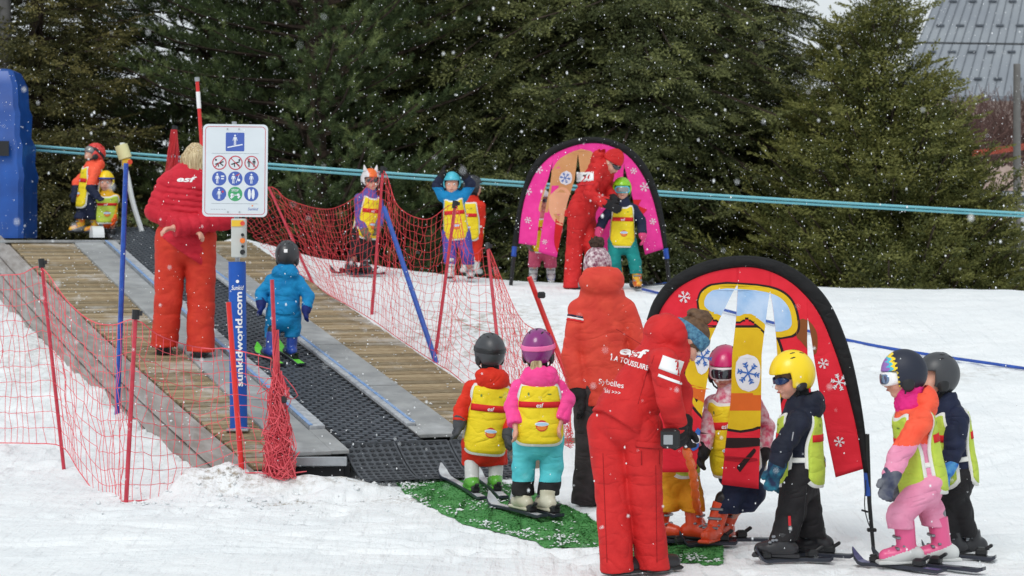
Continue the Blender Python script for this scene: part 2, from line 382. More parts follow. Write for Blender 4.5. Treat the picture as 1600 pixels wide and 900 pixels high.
# side wall of boards under the left walkway
def wallstrip(name, dz0, dz1, t0, t1, th=.035):
    seg = MB(); ts = np.linspace(t0, t1, 6)
    for a, bb in zip(ts[:-1], ts[1:]):
        A, B = P(a, c_out(a) - .02, 0), P(bb, c_out(bb) - .02, 0)
        d = B - A; L = np.linalg.norm(d); d /= L; out = np.array([-CA[0], -CA[1], 0]); up = np.array([0, 0, 1.0])
        up = up - d * d[2]; up /= np.linalg.norm(up)
        seg.box((A+B)/2 + np.array([0, 0, (dz0+dz1)/2]) + out*th/2, (L + .004, dz1 - dz0, th), [d, up, -np.cross(d, up)])
    seg.build(name, M_BOARD, LIFT)
for k in range(6):
    for (ta, tb) in ((14.06, 17.3), (17.31, 20.7), (20.71, 24.4)):
        wallstrip('side_board', -.055 - .185 * (k + 1) + .026, -.055 - .185 * k + (.04 if k == 0 else 0), ta, tb)
b = MB()
for t in np.arange(14.3, 24, 1.2): b.box(P(t, c_out(t) + .03, -.6), (.05, .05, 1.1))
b.build('support_frame', M_DARK, LIFT)
b = MB().box(P(19.2, 3.5, -.35), (.03, 9.6, .5), AXP); b.box(P(19.2, 5.2, -.35), (.03, 9.2, .5), AXP)
b.build('inner_frame', M_DARK, LIFT)
for a_, b_ in zip(np.linspace(14.1, 24.3, 8)[:-1], np.linspace(14.1, 24.3, 8)[1:]):
    A_, B_ = P(a_, c_out(a_) + .012, -.62), P(b_, c_out(b_) + .012, -.62); d_ = unit0(B_ - A_); MB().box((A_ + B_)/2, (np.linalg.norm(B_ - A_), 1.1, .02), [d_, unit0(np.array([0, 0, 1.0]) - d_*d_[2]), unit0(np.cross(d_, [0, 0, 1.0]))]).build('gap_shade_sheet', M_BELTD, LIFT)  # dark sheet added behind the boards so their gaps look shaded
# bottom end: aluminium front bar, legs, wood step boards
b = MB().box(P(14.375, 3.93, -.045), (.44, .05, .062), None, .004)
b.build('front_bar', M_ALU, LIFT)
b = MB()
for c in (3.76, 4.16): b.box(P(14.40, c, -.26), (.05, .06, .38))
b.box(P(14.42, 3.96, -.20), (.36, .03, .20)); b.build('front_leg', M_DARK, LIFT)
MB().box(P(14.26, 3.58, -.13), (.34, .04, .14), None, .005).build('step_board', M_DIRTW, LIFT)
MB().box(P(14.26, 3.60, -.30), (.34, .04, .14), None, .005).build('step_board', M_DIRTW, LIFT)
acr = np.array([[CA[0], CA[1], 0], [DA[0], DA[1], 0], [0, 0, 1]])
MB().box(P(14.72, 5.47, -.07), (.62, .05, .10), acr, .006).build('step_board', M_DIRTW, LIFT)
MB().box(P(14.68, 5.47, -.20), (.66, .05, .12), acr, .006).build('step_board', M_DIRTW, LIFT)
MB().box(P(14.70, 5.07, -.11), (.24, .05, .18), acr, .004).build('front_bar', M_ALU, LIFT)
MB().box(P(14.74, 6.15, -.10), (.68, .05, .13), acr, .006).build('step_board', M_DIRTW, LIFT)
MB().box(P(14.70, 6.15, -.25), (.68, .05, .13), acr, .006).build('step_board', M_DIRTW, LIFT)
# perforated rubber mats hanging from the belt to the ground
def perf_mat(c0, c1, t0, L):
    nu, nv = 7, 12; du, dv = (c1-c0-.02)/nu, L/nv; b = MB(); th = .018
    def pos(u, v, dz=0):       # v metres down from the belt end
        s = v / L; zz = pz(t0) - .0 - .24 * s - .045 * math.sin(math.pi * s)
        if v > L * .72: zz = max(zz, -0.0 + .03)
        xy = DA * (t0 - v * .86) + CA * (c0 + .01 + u); return np.array([xy[0], xy[1], zz + dz + .02 * s])
    for i in range(nu):
        for j in range(nv):
            u0, v0 = i*du, j*dv; O = []; I = []
            for (a, bq) in ((0,0),(.5,0),(1,0),(1,.5),(1,1),(.5,1),(0,1),(0,.5)):
                O.append((u0 + a*du, v0 + bq*dv))
            for k in range(8):
                ang = math.pi*1.25 + k*math.pi/4; I.append((u0 + du*.5 + (.41*du)*math.cos(ang), v0 + dv*.5 + .37*dv*math.sin(ang)))
            V = [pos(*p) for p in O] + [pos(*p) for p in I] + [pos(p[0], p[1], -th) for p in I]
            b.add(V, [(k, (k+1) % 8, 8+(k+1) % 8, 8+k) for k in range(8)] + [(8+k, 8+(k+1) % 8, 16+(k+1) % 8, 16+k) for k in range(8)])
    for e in ((0, 1), (1, 1)):
        u = 0 if e[0] == 0 else (c1-c0-.02)
        b.tube([pos(u, L*q/8, -.003) for q in range(9)], .011, 5)
    b.tube([pos(q*(c1-c0-.02)/4, 0, -.003) for q in range(5)], .011, 5)
    return b
for k in range(3):
    c0 = 4.20 + k * .40
    perf_mat(c0, c0 + .395, 14.64, .72).build('perforated_mat', M_MATR, LIFT)
# an added black sheet under the mats so no light comes from behind
MB().box(P(14.45, 4.82, -.27), (1.2, .35, .02), acr).build('mat_light_block', M_BELTD, LIFT)
# top landing
zt = pz(23.75)
b = MB().box(P(24.35, 3.62, -.075), (1.25, 1.25, .03), acr, .004); b.build('landing_plate', M_GREY, LIFT)
b = MB().box(P(24.6, 5.1, -.06), (.5, 1.4, .03), acr, .004); b.build('landing_plate', M_GREY, LIFT)
M_WPL = plastic('white_plastic', (226, 230, 232))
for c, t in ((4.03, 24.35), (4.98, 24.35)):
    b = MB(); pts = []
    for k in range(13):
        a = math.pi * (k / 12); pts.append((-.0 + .13 * math.cos(a), .13 * math.sin(a)))
    pts = [(x, y) for x, y in pts]
    O = P(t, c, .0); b.prism(pts, O - np.array([0, .0, 0]) + np.array([-.0, 0, -.03]), (DA[0], DA[1], 0), (0, 0, 1), (CA[0], CA[1], 0), .13)
    b.build('roller_guard', M_WPL, LIFT)

# ---------------------------------------------------------------- blue plastic drive housing at the top (top left)
M_BLUE = plastic('blue_plastic', (20, 84, 170), rough=.38, rgb2=(14, 66, 142), vscale=3, bump=.15, bscale=8)
hb = W(0, 372, 24.1)
HS = thing('drive_housing', 'tall blue ribbed plastic housing standing on the landing at the top of the carpet lift', 'housing', (W(-20, 372, 24.1)))
b = MB(); prof = [(0, 0), (0, .62), (.015, .70), (-.02, .86), (-.01, 1.05), (-.055, 1.16), (-.045, 1.42), (-.075, 1.50), (-.085, 1.74), (-.15, 1.90), (-.21, 1.93)]
x1 = W(35, 372, 24.1)[0]; x0 = x1 - .95; y0, y1 = 24.1, 24.9; zb = W(0, 372, 24.1)[2]
V = []; n = len(prof)
for (dx, z) in prof:
    bb = .05
    xa, xb, ya, yb = x0 - dx, x1 + dx, y0 - dx, y1 + dx
    for p in ((xa+bb, ya), (xb-bb, ya), (xb, ya+bb), (xb, yb-bb), (xb-bb, yb), (xa+bb, yb), (xa, yb-bb), (xa, ya+bb)): V.append((p[0], p[1], zb + z))
Fc = [(k*8+i, k*8+(i+1) % 8, k*8+8+(i+1) % 8, k*8+8+i) for k in range(n-1) for i in range(8)] + [tuple(range((n-1)*8, n*8)), tuple(range(7, -1, -1))]
b.add(V, Fc); b.build('shell', M_BLUE, HS, smooth=True)
MB().box(W(3, 232, 24.05), (.16, .02, .17)).build('label_plate', plastic('black_plate', (16, 18, 22)), HS)

# ---------------------------------------------------------------- conifers
def tri_needles(n, rng, axis_len, nl, nw, spread, flat=1.0):
    """n slivers along a twig that runs 0..axis_len in +x; returns (n*3, 3)"""
    s = rng.uniform(0.02, 1, n) * axis_len; a = rng.uniform(0, 2*np.pi, n)
    lat = np.stack([np.zeros(n), np.cos(a), np.sin(a) * flat], 1)
    d = lat * spread + np.array([1.0, 0, 0]) * rng.uniform(.6, 1.1, (n, 1)); d /= np.linalg.norm(d, axis=1, keepdims=True)
    w = np.cross(d, lat + rng.normal(0, .4, (n, 3))); w /= np.linalg.norm(w, axis=1, keepdims=True) + 1e-9
    b0 = np.stack([s, np.zeros(n), np.zeros(n)], 1); L = nl * rng.uniform(.7, 1.2, (n, 1))
    return np.stack([b0 - w*nw/2, b0 + w*nw/2, b0 + d*L], 1)
def spray_template(rng, kind):
    if kind == 'pine': return tri_needles(46, rng, .18, .085, .0105, .85)
    T = [tri_needles(16, rng, .34, .040, .020, .8, .6)]
    for k in range(4):
        for sg in (-1, 1):
            t = tri_needles(6, rng, .17 * (1 - k*.17), .038, .020, .8, .6)
            a = sg * math.radians(52); c, s = math.cos(a), math.sin(a)
            t = t @ np.array([[c, s, 0], [-s, c, 0], [0, 0, 1]]); t = t + np.array([.04 + .07*k, 0, -.01]); T.append(t)
    return np.concatenate(T)
def place(T, O, X, Y, scale, rng):
    """copies of template T (m,3,3) at origins O with x axis X and side axis Y"""
    X = X / (np.linalg.norm(X, axis=1, keepdims=True) + 1e-9); Z = np.cross(X, Y); Z /= np.linalg.norm(Z, axis=1, keepdims=True) + 1e-9
    Y = np.cross(Z, X); B = np.stack([X, Y, Z], 1)          # n,3,3 rows
    return np.einsum('mvk,nkj->nmvj', T, B * scale[:, None, None]) + O[:, None, None, :]
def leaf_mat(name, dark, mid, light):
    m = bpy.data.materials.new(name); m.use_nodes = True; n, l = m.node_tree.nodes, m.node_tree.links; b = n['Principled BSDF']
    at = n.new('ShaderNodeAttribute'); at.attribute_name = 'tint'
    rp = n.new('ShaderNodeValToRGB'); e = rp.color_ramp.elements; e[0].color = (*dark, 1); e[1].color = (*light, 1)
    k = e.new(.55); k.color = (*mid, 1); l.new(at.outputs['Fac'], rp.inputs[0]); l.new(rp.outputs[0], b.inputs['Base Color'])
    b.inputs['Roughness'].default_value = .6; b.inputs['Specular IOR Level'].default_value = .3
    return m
M_BARK = mat('conifer_bark', (74, 62, 52), .95, rgb2=(44, 36, 30), vscale=12, bump=.8, bscale=30)
M_SPR = leaf_mat('spruce_needles', (.026, .040, .015), (.080, .094, .031), (.23, .245, .085))
M_SPR2 = leaf_mat('yellowish_spruce_needles', (.032, .045, .012), (.086, .098, .023), (.235, .23, .062))
M_PIN = leaf_mat('pine_needles', (.026, .042, .017), (.070, .105, .036), (.18, .22, .075))
M_BRN = leaf_mat('browning_needles', (.032, .036, .013), (.088, .086, .026), (.20, .17, .055))
def conifer(seed, H, Rr, kind, zmax=7.0, nb=9, dz=.24, shape=.75, droop=.25, sprays=1.0):
    rng = np.random.default_rng(seed); br = MB(); O = []; X = []; Y = []; S = []; TT = []
    z = .15
    top = min(H, zmax)
    while z < H - .1:
        fine = 1.0 if z < zmax else .45
        L0 = Rr * (1 - z / H) ** shape + .12
        k = max(4, int(nb * fine * min(1, .35 + L0 / 1.2)))
        a0 = rng.uniform(0, 6.28)
        for q in range(k):
            az_ = a0 + q * 6.283 / k + rng.normal(0, .25); L = L0 * rng.uniform(.68, 1.15); zz = z + rng.uniform(-.1, .1)
            h = np.array([math.cos(az_), math.sin(az_), 0]); pts = []
            rise = rng.uniform(.05, .35) if kind == 'pine' else (rng.uniform(.25, .62) if kind == 'bushy' else rng.uniform(-.02, .22))
            if z > H * .8: rise += .5
            dr = droop * rng.uniform(.6, 1.3) * min(1, L / 1.5)
            ns = 5
            for s in np.linspace(0, 1, ns + 1):
                pts.append(np.array([0, 0, zz]) + h * L * s + np.array([0, 0, L * (rise * s - dr * s * s * 1.6 + .14 * s ** 4)]))
            br.tube(pts, [.028 * L / (i * 1.1 + 1) + .004 for i in range(ns + 1)], 3, False)
            step = (.066 if kind == 'pine' else .092) / sprays
            for s in np.arange(.18 if kind != 'pine' else .3, 1.0, step / max(L, .2)):
                i = min(int(s * ns), ns - 1); f = s * ns - i; p = pts[i] * (1 - f) + pts[i+1] * f
                d = pts[i+1] - pts[i]; d /= np.linalg.norm(d); lat = np.cross(d, [0, 0, 1.0]); lat /= np.linalg.norm(lat)
                reach = L * .42 * (1 - s) ** .6 + .10
                for sg in (-1, 1):
                    if rng.random() < .12: continue
                    m = max(1, int(reach / .22)) if kind != 'pine' else max(1, int(reach / .26))
                    for w in range(m):
                        if w < m - 2 and rng.random() < .45: continue
                        off = (w + .25) / m * reach
                        down = -rng.uniform(.05, .38) * off
                        O.append(p + lat * sg * off * .92 + d * off * .45 + np.array([0, 0, down if kind == 'spruce' else off * .15]))
                        if kind == 'pine': X.append(d * .6 + lat * sg * .55 + np.array([0, 0, rng.uniform(.2, 1.0)]) + rng.normal(0, .25, 3))
                        else: X.append(d * .75 + lat * sg * .75 + np.array([0, 0, rng.uniform(-.1, .75) if kind == 'bushy' else rng.uniform(-.75, .05)]) + rng.normal(0, .15, 3))
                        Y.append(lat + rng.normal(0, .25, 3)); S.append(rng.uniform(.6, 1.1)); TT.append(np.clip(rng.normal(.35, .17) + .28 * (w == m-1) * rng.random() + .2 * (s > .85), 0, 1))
            O.append(pts[-1] - 0.05 * h); X.append(h + np.array([0, 0, .25])); Y.append(np.array([-h[1], h[0], 0])); S.append(1.0); TT.append(.75)
        z += dz * rng.uniform(.75, 1.25) / (1.0 if z < zmax else .6)
    for q in range(5 if H < 8 else 2):
        zz = H - .5 + q * .1
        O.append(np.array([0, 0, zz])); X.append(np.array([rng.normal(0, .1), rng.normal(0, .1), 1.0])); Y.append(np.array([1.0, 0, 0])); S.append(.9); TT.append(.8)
    O, X, Y, S, TT = map(np.array, (O, X, Y, S, TT))
    half = [spray_template(np.random.default_rng(seed * 3 + q), kind) for q in range(3)]
    parts = []; tint = []
    for q in range(3):
        idx = np.arange(q, len(O), 3); G = place(half[q], O[idx], X[idx], Y[idx], S[idx], rng); parts.append(G.reshape(-1, 3))
        tt_ = np.repeat(TT[idx], half[q].shape[0] * 3); tint.append(np.clip(tt_ + rng.normal(0, .07, len(tt_)), 0, 1))
    V = np.concatenate(parts); tv = np.concatenate(tint); Fc = np.arange(len(V)).reshape(-1, 3)
    tr = MB(); tr.tube([(0, 0, -.6), (0.02, 0, H * .3), (-.02, .03, H * .7), (0, 0, H)], [.014*H + .04, .012*H + .02, .006 * H + .01, .01], 8)
    return V, Fc, tv, tr, br
def conifer_meshes(*a, mats=None, **k):
    V, Fc, tv, tr, br = conifer(*a, **k)
    cm = me_new('crown', V, Fc, [mats]); at = cm.attributes.new('tint', 'FLOAT', 'POINT'); at.data.foreach_set('value', tv.astype(np.float32))
    tm = me_new('trunk', tr.v, tr.f, [M_BARK]); bm_ = me_new('branches', br.v, br.f, [M_BARK])
    return cm, tm, bm_
TREE = {}
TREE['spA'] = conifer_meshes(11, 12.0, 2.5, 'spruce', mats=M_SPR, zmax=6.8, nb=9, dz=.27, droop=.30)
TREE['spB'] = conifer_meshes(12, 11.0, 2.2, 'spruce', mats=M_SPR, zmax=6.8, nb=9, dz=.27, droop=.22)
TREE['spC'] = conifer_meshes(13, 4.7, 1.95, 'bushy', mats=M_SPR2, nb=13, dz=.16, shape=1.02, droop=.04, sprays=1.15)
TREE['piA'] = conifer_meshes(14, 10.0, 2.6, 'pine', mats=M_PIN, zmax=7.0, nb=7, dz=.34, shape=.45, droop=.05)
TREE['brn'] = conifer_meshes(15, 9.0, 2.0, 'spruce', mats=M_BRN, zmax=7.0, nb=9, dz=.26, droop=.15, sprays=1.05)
def tree(kind, px, D, z0, sc, label, name, group='conifers behind the snow crest', rot=None, sxy=1.0):
    X0 = (px - 800) / FPX * D
    root = thing(name, label, 'tree', (X0, D, z0), group)
    root.rotation_euler = (random.uniform(-.03, .03), random.uniform(-.03, .03), rot if rot is not None else random.uniform(0, 6.28))
    root.scale = (sc * sxy, sc * sxy, sc)
    cm, tm, bm_ = TREE[kind]
    link('crown', cm, root); link('trunk', tm, root); link('branches', bm_, root)
    return root
tl = [('brn', 45, 28.0, -.2, 1.0, 'brownish green spruce directly behind the blue housing', 'spruce_tree'),
      ('brn', 150, 31.5, -.4, .92, 'brown tinged spruce with sky gaps beside it, behind the orange jacketed child', 'spruce_tree'),
      ('piA', 330, 30.5, -.4, .95, 'dark green pine with sky showing through its branches, behind the sign board', 'pine_tree'),
      ('piA', 215, 34.5, -.4, .42, 'dark pine further back between the brown spruce and the sign board', 'pine_tree'),
      ('piA', 500, 28.2, -.2, 1.0, 'full green pine behind the child in the fox helmet', 'pine_tree'),
      ('brn', 415, 32.5, -.4, .95, 'brownish conifer with dead twigs filling the gap between two pines', 'spruce_tree'),
      ('spB', 640, 31.0, -.3, 1.0, 'dark spruce behind the child with raised arms', 'spruce_tree'),
      ('spA', 800, 29.6, -.3, 1.0, 'drooping yellow green spruce at the left foot of the pink arch', 'spruce_tree'),
      ('spA', 985, 28.8, -.2, 1.0, 'large drooping spruce rising directly above the pink arch', 'spruce_tree'),
      ('spB', 1075, 29.8, -.2, 1.0, 'tall olive spruce above the top of the red arch', 'spruce_tree'),
      ('spA', 1158, 31.0, -.3, .84, 'tall spruce at the right end of the high trees, next to the sky gap', 'spruce_tree'),
      ('spC', 1385, 27.2, -.25, 1.07, 'shorter yellow green spruce with a bare pointed leader against the sky', 'spruce_tree'),
      ('spC', 1320, 28.8, -.2, 1.0, 'slim shorter spruce with its tip just left of the pointed leader', 'spruce_tree'),
      ('spC', 1480, 26.8, -.35, .74, 'bushy low spruce below the grey roof', 'spruce_tree'),
      ('spC', 1545, 27.4, -.45, .42, 'lowest small spruce at the right end of the trees', 'spruce_tree'),
      ('spB', 90, 38, -.8, .50, 'shadowy spruce in the back row above the blue housing', 'spruce_tree'),
      ('spB', 110, 33, -.6, .46, 'smaller green spruce closing the gap between the brown tinged trees', 'spruce_tree'),
      ('piA', 270, 35.5, -.5, .47, 'smaller green pine closing the gap left of the sign board', 'pine_tree'),
      ('spB', 560, 37, -.8, 1.0, 'shadowy back row spruce between the pine and the dark spruce', 'spruce_tree'),
      ('spA', 720, 36.5, -.8, 1.0, 'shadowy back row spruce left of the pink arch', 'spruce_tree'),
      ('spB', 900, 36, -.8, 1.05, 'shadowy back row spruce behind the pink arch', 'spruce_tree'),
      ('spA', 1065, 36, -.8, 1.0, 'shadowy back row spruce between the two arches', 'spruce_tree'),
      ('spB', 1105, 36.5, -.8, .85, 'shadowy back row spruce above the right half of the red arch', 'spruce_tree'),
      ('piA', 450, 38, -.8, .9, 'shadowy back row pine above the child in blue', 'pine_tree'),
      ('spB', 300, 41, -1.2, .62, 'low back row conifer filling the view under the sky gaps', 'spruce_tree')]
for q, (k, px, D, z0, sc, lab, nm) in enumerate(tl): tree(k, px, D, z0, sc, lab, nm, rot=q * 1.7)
print('setting', round(time.time() - T0, 1))
# ================================================================= IMPLICIT SURFACES (bodies, clothing, boots, helmets)
def A3(p): return np.array(p, dtype=np.float32)
def unit(v): v = np.array(v, float); return v / (np.linalg.norm(v) + 1e-9)
def cone(a, b, ra, rb, flat=None, q=1.0, puff=0, n=0, ph=0.0):
    """tapered capsule; flat/q squashes it along an axis; puff/n swells it in n quilted rings"""
    a, b = A3(a), A3(b); ab = b - a; L2 = float(ab @ ab) + 1e-9
    fl = A3(flat) if flat is not None else None
    def f(Pt):
        p = Pt - a; t = np.clip(p @ ab / L2, 0, 1)
        d = p - t[:, None] * ab
        if fl is not None: d = d + ((1/q - 1) * (d @ fl))[:, None] * fl
        r = ra + (rb - ra) * t
        if puff: r = r + puff * (np.sqrt(np.abs(np.sin(np.pi * (n * t + ph)))) - .6)
        return (np.sqrt((d * d).sum(1)) - r) * (q if fl is not None else 1)
    return f
def ell(c, R3, ax=None):
    c = A3(c); R3 = A3(R3); Am = None if ax is None else np.array(ax, dtype=np.float32)
    def f(Pt):
        p = Pt - c
        if Am is not None: p = p @ Am.T
        k = np.sqrt(((p / R3) ** 2).sum(1)); return (k - 1) * float(R3.min()) * (0.5 + 0.5 * np.minimum(k, 3))
    return f
def rbox(c, half, r, ax=None):
    c = A3(c); h = A3(half) - r; Am = None if ax is None else np.array(ax, dtype=np.float32)
    def f(Pt):
        p = Pt - c
        if Am is not None: p = p @ Am.T
        q = np.abs(p) - h
        return np.sqrt((np.maximum(q, 0) ** 2).sum(1)) + np.minimum(q.max(1), 0) - r
    return f
def plane(c, n):
    c, n = A3(c), A3(unit(n)); return lambda Pt: (Pt - c) @ n
def U(fs, k=0.02):
    def f(Pt):
        d = fs[0](Pt)
        for g in fs[1:]:
            e = g(Pt)
            if k > 0: h = np.clip(.5 + .5 * (d - e) / k, 0, 1); d = d * (1 - h) + e * h - k * h * (1 - h)
            else: d = np.minimum(d, e)
        return d
    return f
def I(*fs): return lambda Pt: np.maximum.reduce([g(Pt) for g in fs])
def SUB(f, *gs): return lambda Pt: np.maximum.reduce([f(Pt)] + [-g(Pt) for g in gs])
def OFF(f, o): return lambda Pt: f(Pt) - o
def folds(f, amp, wl, seed=0, ax=(0, 0, 1)):
    """cloth creases: soft pillows between crease lines, from a few plane waves that never line up; mostly across axis ax"""
    rg = np.random.default_rng(int(seed) * 31 + 5); ax = unit(ax); ks = []
    for q in range(6):
        v = rg.normal(0, .55, 3) + ax * rg.choice([-1, 1]) * .85; v = unit(v)
        ks.append((A3(v * 2*np.pi / (wl * rg.uniform(.9, 2.6))), float(rg.uniform(0, 6.28)), float(rg.uniform(.6, 1.0))))
    def g(Pt):
        n = 0
        for kv, ph, w in ks: n = n + w * np.sin(Pt @ kv + ph + .8*np.sin(Pt[:, 0]*19 + Pt[:, 2]*13 + ph))
        n = np.abs(n) / 1.6
        return f(Pt) - amp * (np.sqrt(n + .02) - .75) * 1.8
    return g
def surf(f, lo, hi, h):
    """surface nets over the zero level of f, sampled only near the surface"""
    lo = np.array(lo, float); hi = np.array(hi, float); B = 4
    nb = np.maximum(np.ceil((hi - lo) / (h * B)).astype(int), 1); n = nb * B + 1
    cg = [lo[i] + np.arange(nb[i] + 1) * h * B for i in range(3)]
    C = np.stack(np.meshgrid(*cg, indexing='ij'), -1).reshape(-1, 3).astype(np.float32)
    dc = f(C).reshape(nb + 1)
    c8 = np.stack([dc[i:i+nb[0], j:j+nb[1], k:k+nb[2]] for i in (0, 1) for j in (0, 1) for k in (0, 1)])
    act = (np.abs(c8).min(0) < h * B * 1.25) | ((c8 < 0).any(0) & (c8 > 0).any(0))
    base = np.where(c8.mean(0) < 0, -1.0, 1.0).astype(np.float32)
    m = np.zeros(n, bool); v = np.ones(n, np.float32)
    ex = lambda a: a.repeat(B, 0).repeat(B, 1).repeat(B, 2)
    v[:-1, :-1, :-1] = ex(base); E_ = ex(act)
    for i in (0, 1):
        for j in (0, 1):
            for k in (0, 1): m[i:n[0]-1+i, j:n[1]-1+j, k:n[2]-1+k] |= E_
    idx = np.argwhere(m); v[m] = f((lo + idx * h).astype(np.float32))
    s = v < 0
    cs = np.zeros(n - 1, np.int8)
    for i in (0, 1):
        for j in (0, 1):
            for k in (0, 1): cs += s[i:n[0]-1+i, j:n[1]-1+j, k:n[2]-1+k]
    cells = np.argwhere((cs > 0) & (cs < 8))
    if not len(cells): return np.zeros((0, 3)), np.zeros((0, 4), int)
    vid = -np.ones(n - 1, np.int64); vid[tuple(cells.T)] = np.arange(len(cells))
    acc = np.zeros((len(cells), 3)); cnt = np.zeros(len(cells))
    cor = [np.array(c) for c in ((0,0,0),(1,0,0),(0,1,0),(1,1,0),(0,0,1),(1,0,1),(0,1,1),(1,1,1))]
    val = [v[tuple((cells + c).T)] for c in cor]
    for a, b in ((0,1),(2,3),(4,5),(6,7),(0,2),(1,3),(4,6),(5,7),(0,4),(1,5),(2,6),(3,7)):
        x = (val[a] < 0) != (val[b] < 0); t = np.where(x, val[a] / np.where(val[a] == val[b], 1, val[a] - val[b]), 0)
        acc += np.where(x[:, None], cor[a] + t[:, None] * (cor[b] - cor[a]), 0); cnt += x
    V = lo + (cells + acc / cnt[:, None]) * h
    Q = []
    for ax in range(3):
        o = [0, 0, 0]; o[ax] = 1
        sl0 = tuple(slice(0, n[q]-1) if q == ax else slice(1, n[q]-1) for q in range(3)); sl1 = tuple(slice(1, n[q]) if q == ax else slice(1, n[q]-1) for q in range(3))
        e = np.argwhere(s[sl0] != s[sl1])
        if not len(e): continue
        off = np.array([0 if q == ax else 1 for q in range(3)]); e = e + off
        inside = s[tuple(e.T)]; b1, b2 = [q for q in range(3) if q != ax]
        d1 = np.zeros(3, int); d1[b1] = 1; d2 = np.zeros(3, int); d2[b2] = 1
        q4 = np.stack([vid[tuple((e - d1 - d2).T)], vid[tuple((e - d2).T)], vid[tuple(e.T)], vid[tuple((e - d1).T)]], 1)
        if ax == 1: inside = ~inside
        q4[~inside] = q4[~inside][:, ::-1]; Q.append(q4)
    return V, np.concatenate(Q)
def sdf_obj(name, f, lo, hi, h, mats, parent, matfn=None, label=None):
    V, Q = surf(f, lo, hi, h)
    if not isinstance(mats, (list, tuple)): mats = [mats]
    mi = None
    if matfn is not None and len(Q): mi = matfn(V[Q].mean(1))
    me = me_new(name, V - parent_world(parent), Q, mats, mi, True)
    o = link(name, me, parent)
    if label: o['label'] = label
    return o
def bbox(pts, pad):
    p = np.array(pts); return p.min(0) - pad, p.max(0) + pad
def trace(f, p, d, maxd=.6):
    p = p.astype(np.float32).copy(); d = d.astype(np.float32); t = np.zeros(len(p), np.float32); best = np.full(len(p), 9.0, np.float32); bt = t.copy()
    for _ in range(26):
        v = f(p + d * t[:, None]); b = v < best; best[b] = v[b]; bt[b] = t[b]; t = np.minimum(t + np.clip(v, -.02, .08) * .8, maxd)
    return p + d * bt[:, None]
def loft(name, f, grid, dirs, off, th, m, parent, mats=None):
    """a sheet of nu x nv start points traced along dirs onto f, set off proud, with a rim th deep"""
    nu, nv = grid.shape[:2]; g = grid.reshape(-1, 3); d = dirs.reshape(-1, 3)
    S = trace(f, g, d); o = S - d * off; i_ = S - d * (off - th)
    V = np.concatenate([o, i_]); N = nu * nv; a = lambda i, j: i * nv + j; Fc = []
    for i in range(nu-1):
        for j in range(nv-1): Fc.append((a(i, j), a(i+1, j), a(i+1, j+1), a(i, j+1)))
    rim = [a(i, 0) for i in range(nu)] + [a(nu-1, j) for j in range(1, nv)] + [a(i, nv-1) for i in range(nu-2, -1, -1)] + [a(0, j) for j in range(nv-2, 0, -1)]
    for k in range(len(rim)): p, q = rim[k], rim[(k+1) % len(rim)]; Fc.append((q, p, p + N, q + N))
    me = me_new(name, V - parent_world(parent), Fc, [m], None, True)
    return link(name, me, parent)
# ---------------------------------------------------------------- lettering as real mesh shapes
_tx = {}
def text_tris(s, shear=0.0, bold=0.0, space=1.0):
    key = (s, shear, bold, space)
    if key in _tx: return _tx[key]
    cu = bpy.data.curves.new('t', 'FONT'); cu.body = s; cu.size = 1.0; cu.shear = shear; cu.offset = bold; cu.resolution_u = 3
    cu.space_character = space; cu.fill_mode = 'FRONT'; cu.dimensions = '2D'
    o = bpy.data.objects.new('t', cu); COL.objects.link(o); dg = bpy.context.evaluated_depsgraph_get(); dg.update()
    me = bpy.data.meshes.new_from_object(o.evaluated_get(dg))
    V = np.array([v.co[:2] for v in me.vertices]); Fc = [tuple(p.vertices) for p in me.polygons]
    bpy.data.objects.remove(o); bpy.data.curves.remove(cu); bpy.data.meshes.remove(me)
    lo, hi = V.min(0), V.max(0); V = (V - (lo + hi) / 2) / (hi[1] - lo[1])
    _tx[key] = (V, Fc, (hi[0]-lo[0]) / (hi[1]-lo[1])); return _tx[key]
def fine(V, Fc, mx):
    """split long triangles so that lettering can follow a curved surface"""
    V = [tuple(v) for v in V]; T_ = []
    for f in Fc: T_ += [(f[0], f[i], f[i+1]) for i in range(1, len(f)-1)]
    out = []; mid = {}
    while T_:
        t = T_.pop(); L = [(math.dist(V[t[i]], V[t[(i+1) % 3]]), i) for i in range(3)]; l, i = max(L)
        if l <= mx: out.append(t); continue
        a, b, c = t[i], t[(i+1) % 3], t[(i+2) % 3]; k = (min(a, b), max(a, b))
        if k not in mid: mid[k] = len(V); V.append(((V[a][0]+V[b][0])/2, (V[a][1]+V[b][1])/2))
        T_ += [(a, mid[k], c), (mid[k], b, c)]
    return np.array(V), out
def flat_text(name, s, C, Ux, Vy, height, m, parent, shear=0, bold=.02, width=None, N=None, off=.003):
    V, Fc, asp = text_tris(s, shear, bold); sx = height if width is None else width / asp
    C, Ux, Vy = (np.array(q, float) for q in (C, Ux, Vy)); N = np.cross(Ux, Vy) if N is None else N
    P3 = C + V[:, :1] * sx * Ux + V[:, 1:] * height * Vy + N * off
    me = me_new(name, P3 - parent_world(parent), Fc, [m]); return link(name, me, parent)
def poly_shape(kind, n=20):
    if kind == 'disc': return [(math.cos(2*math.pi*i/n), math.sin(2*math.pi*i/n)) for i in range(n)]
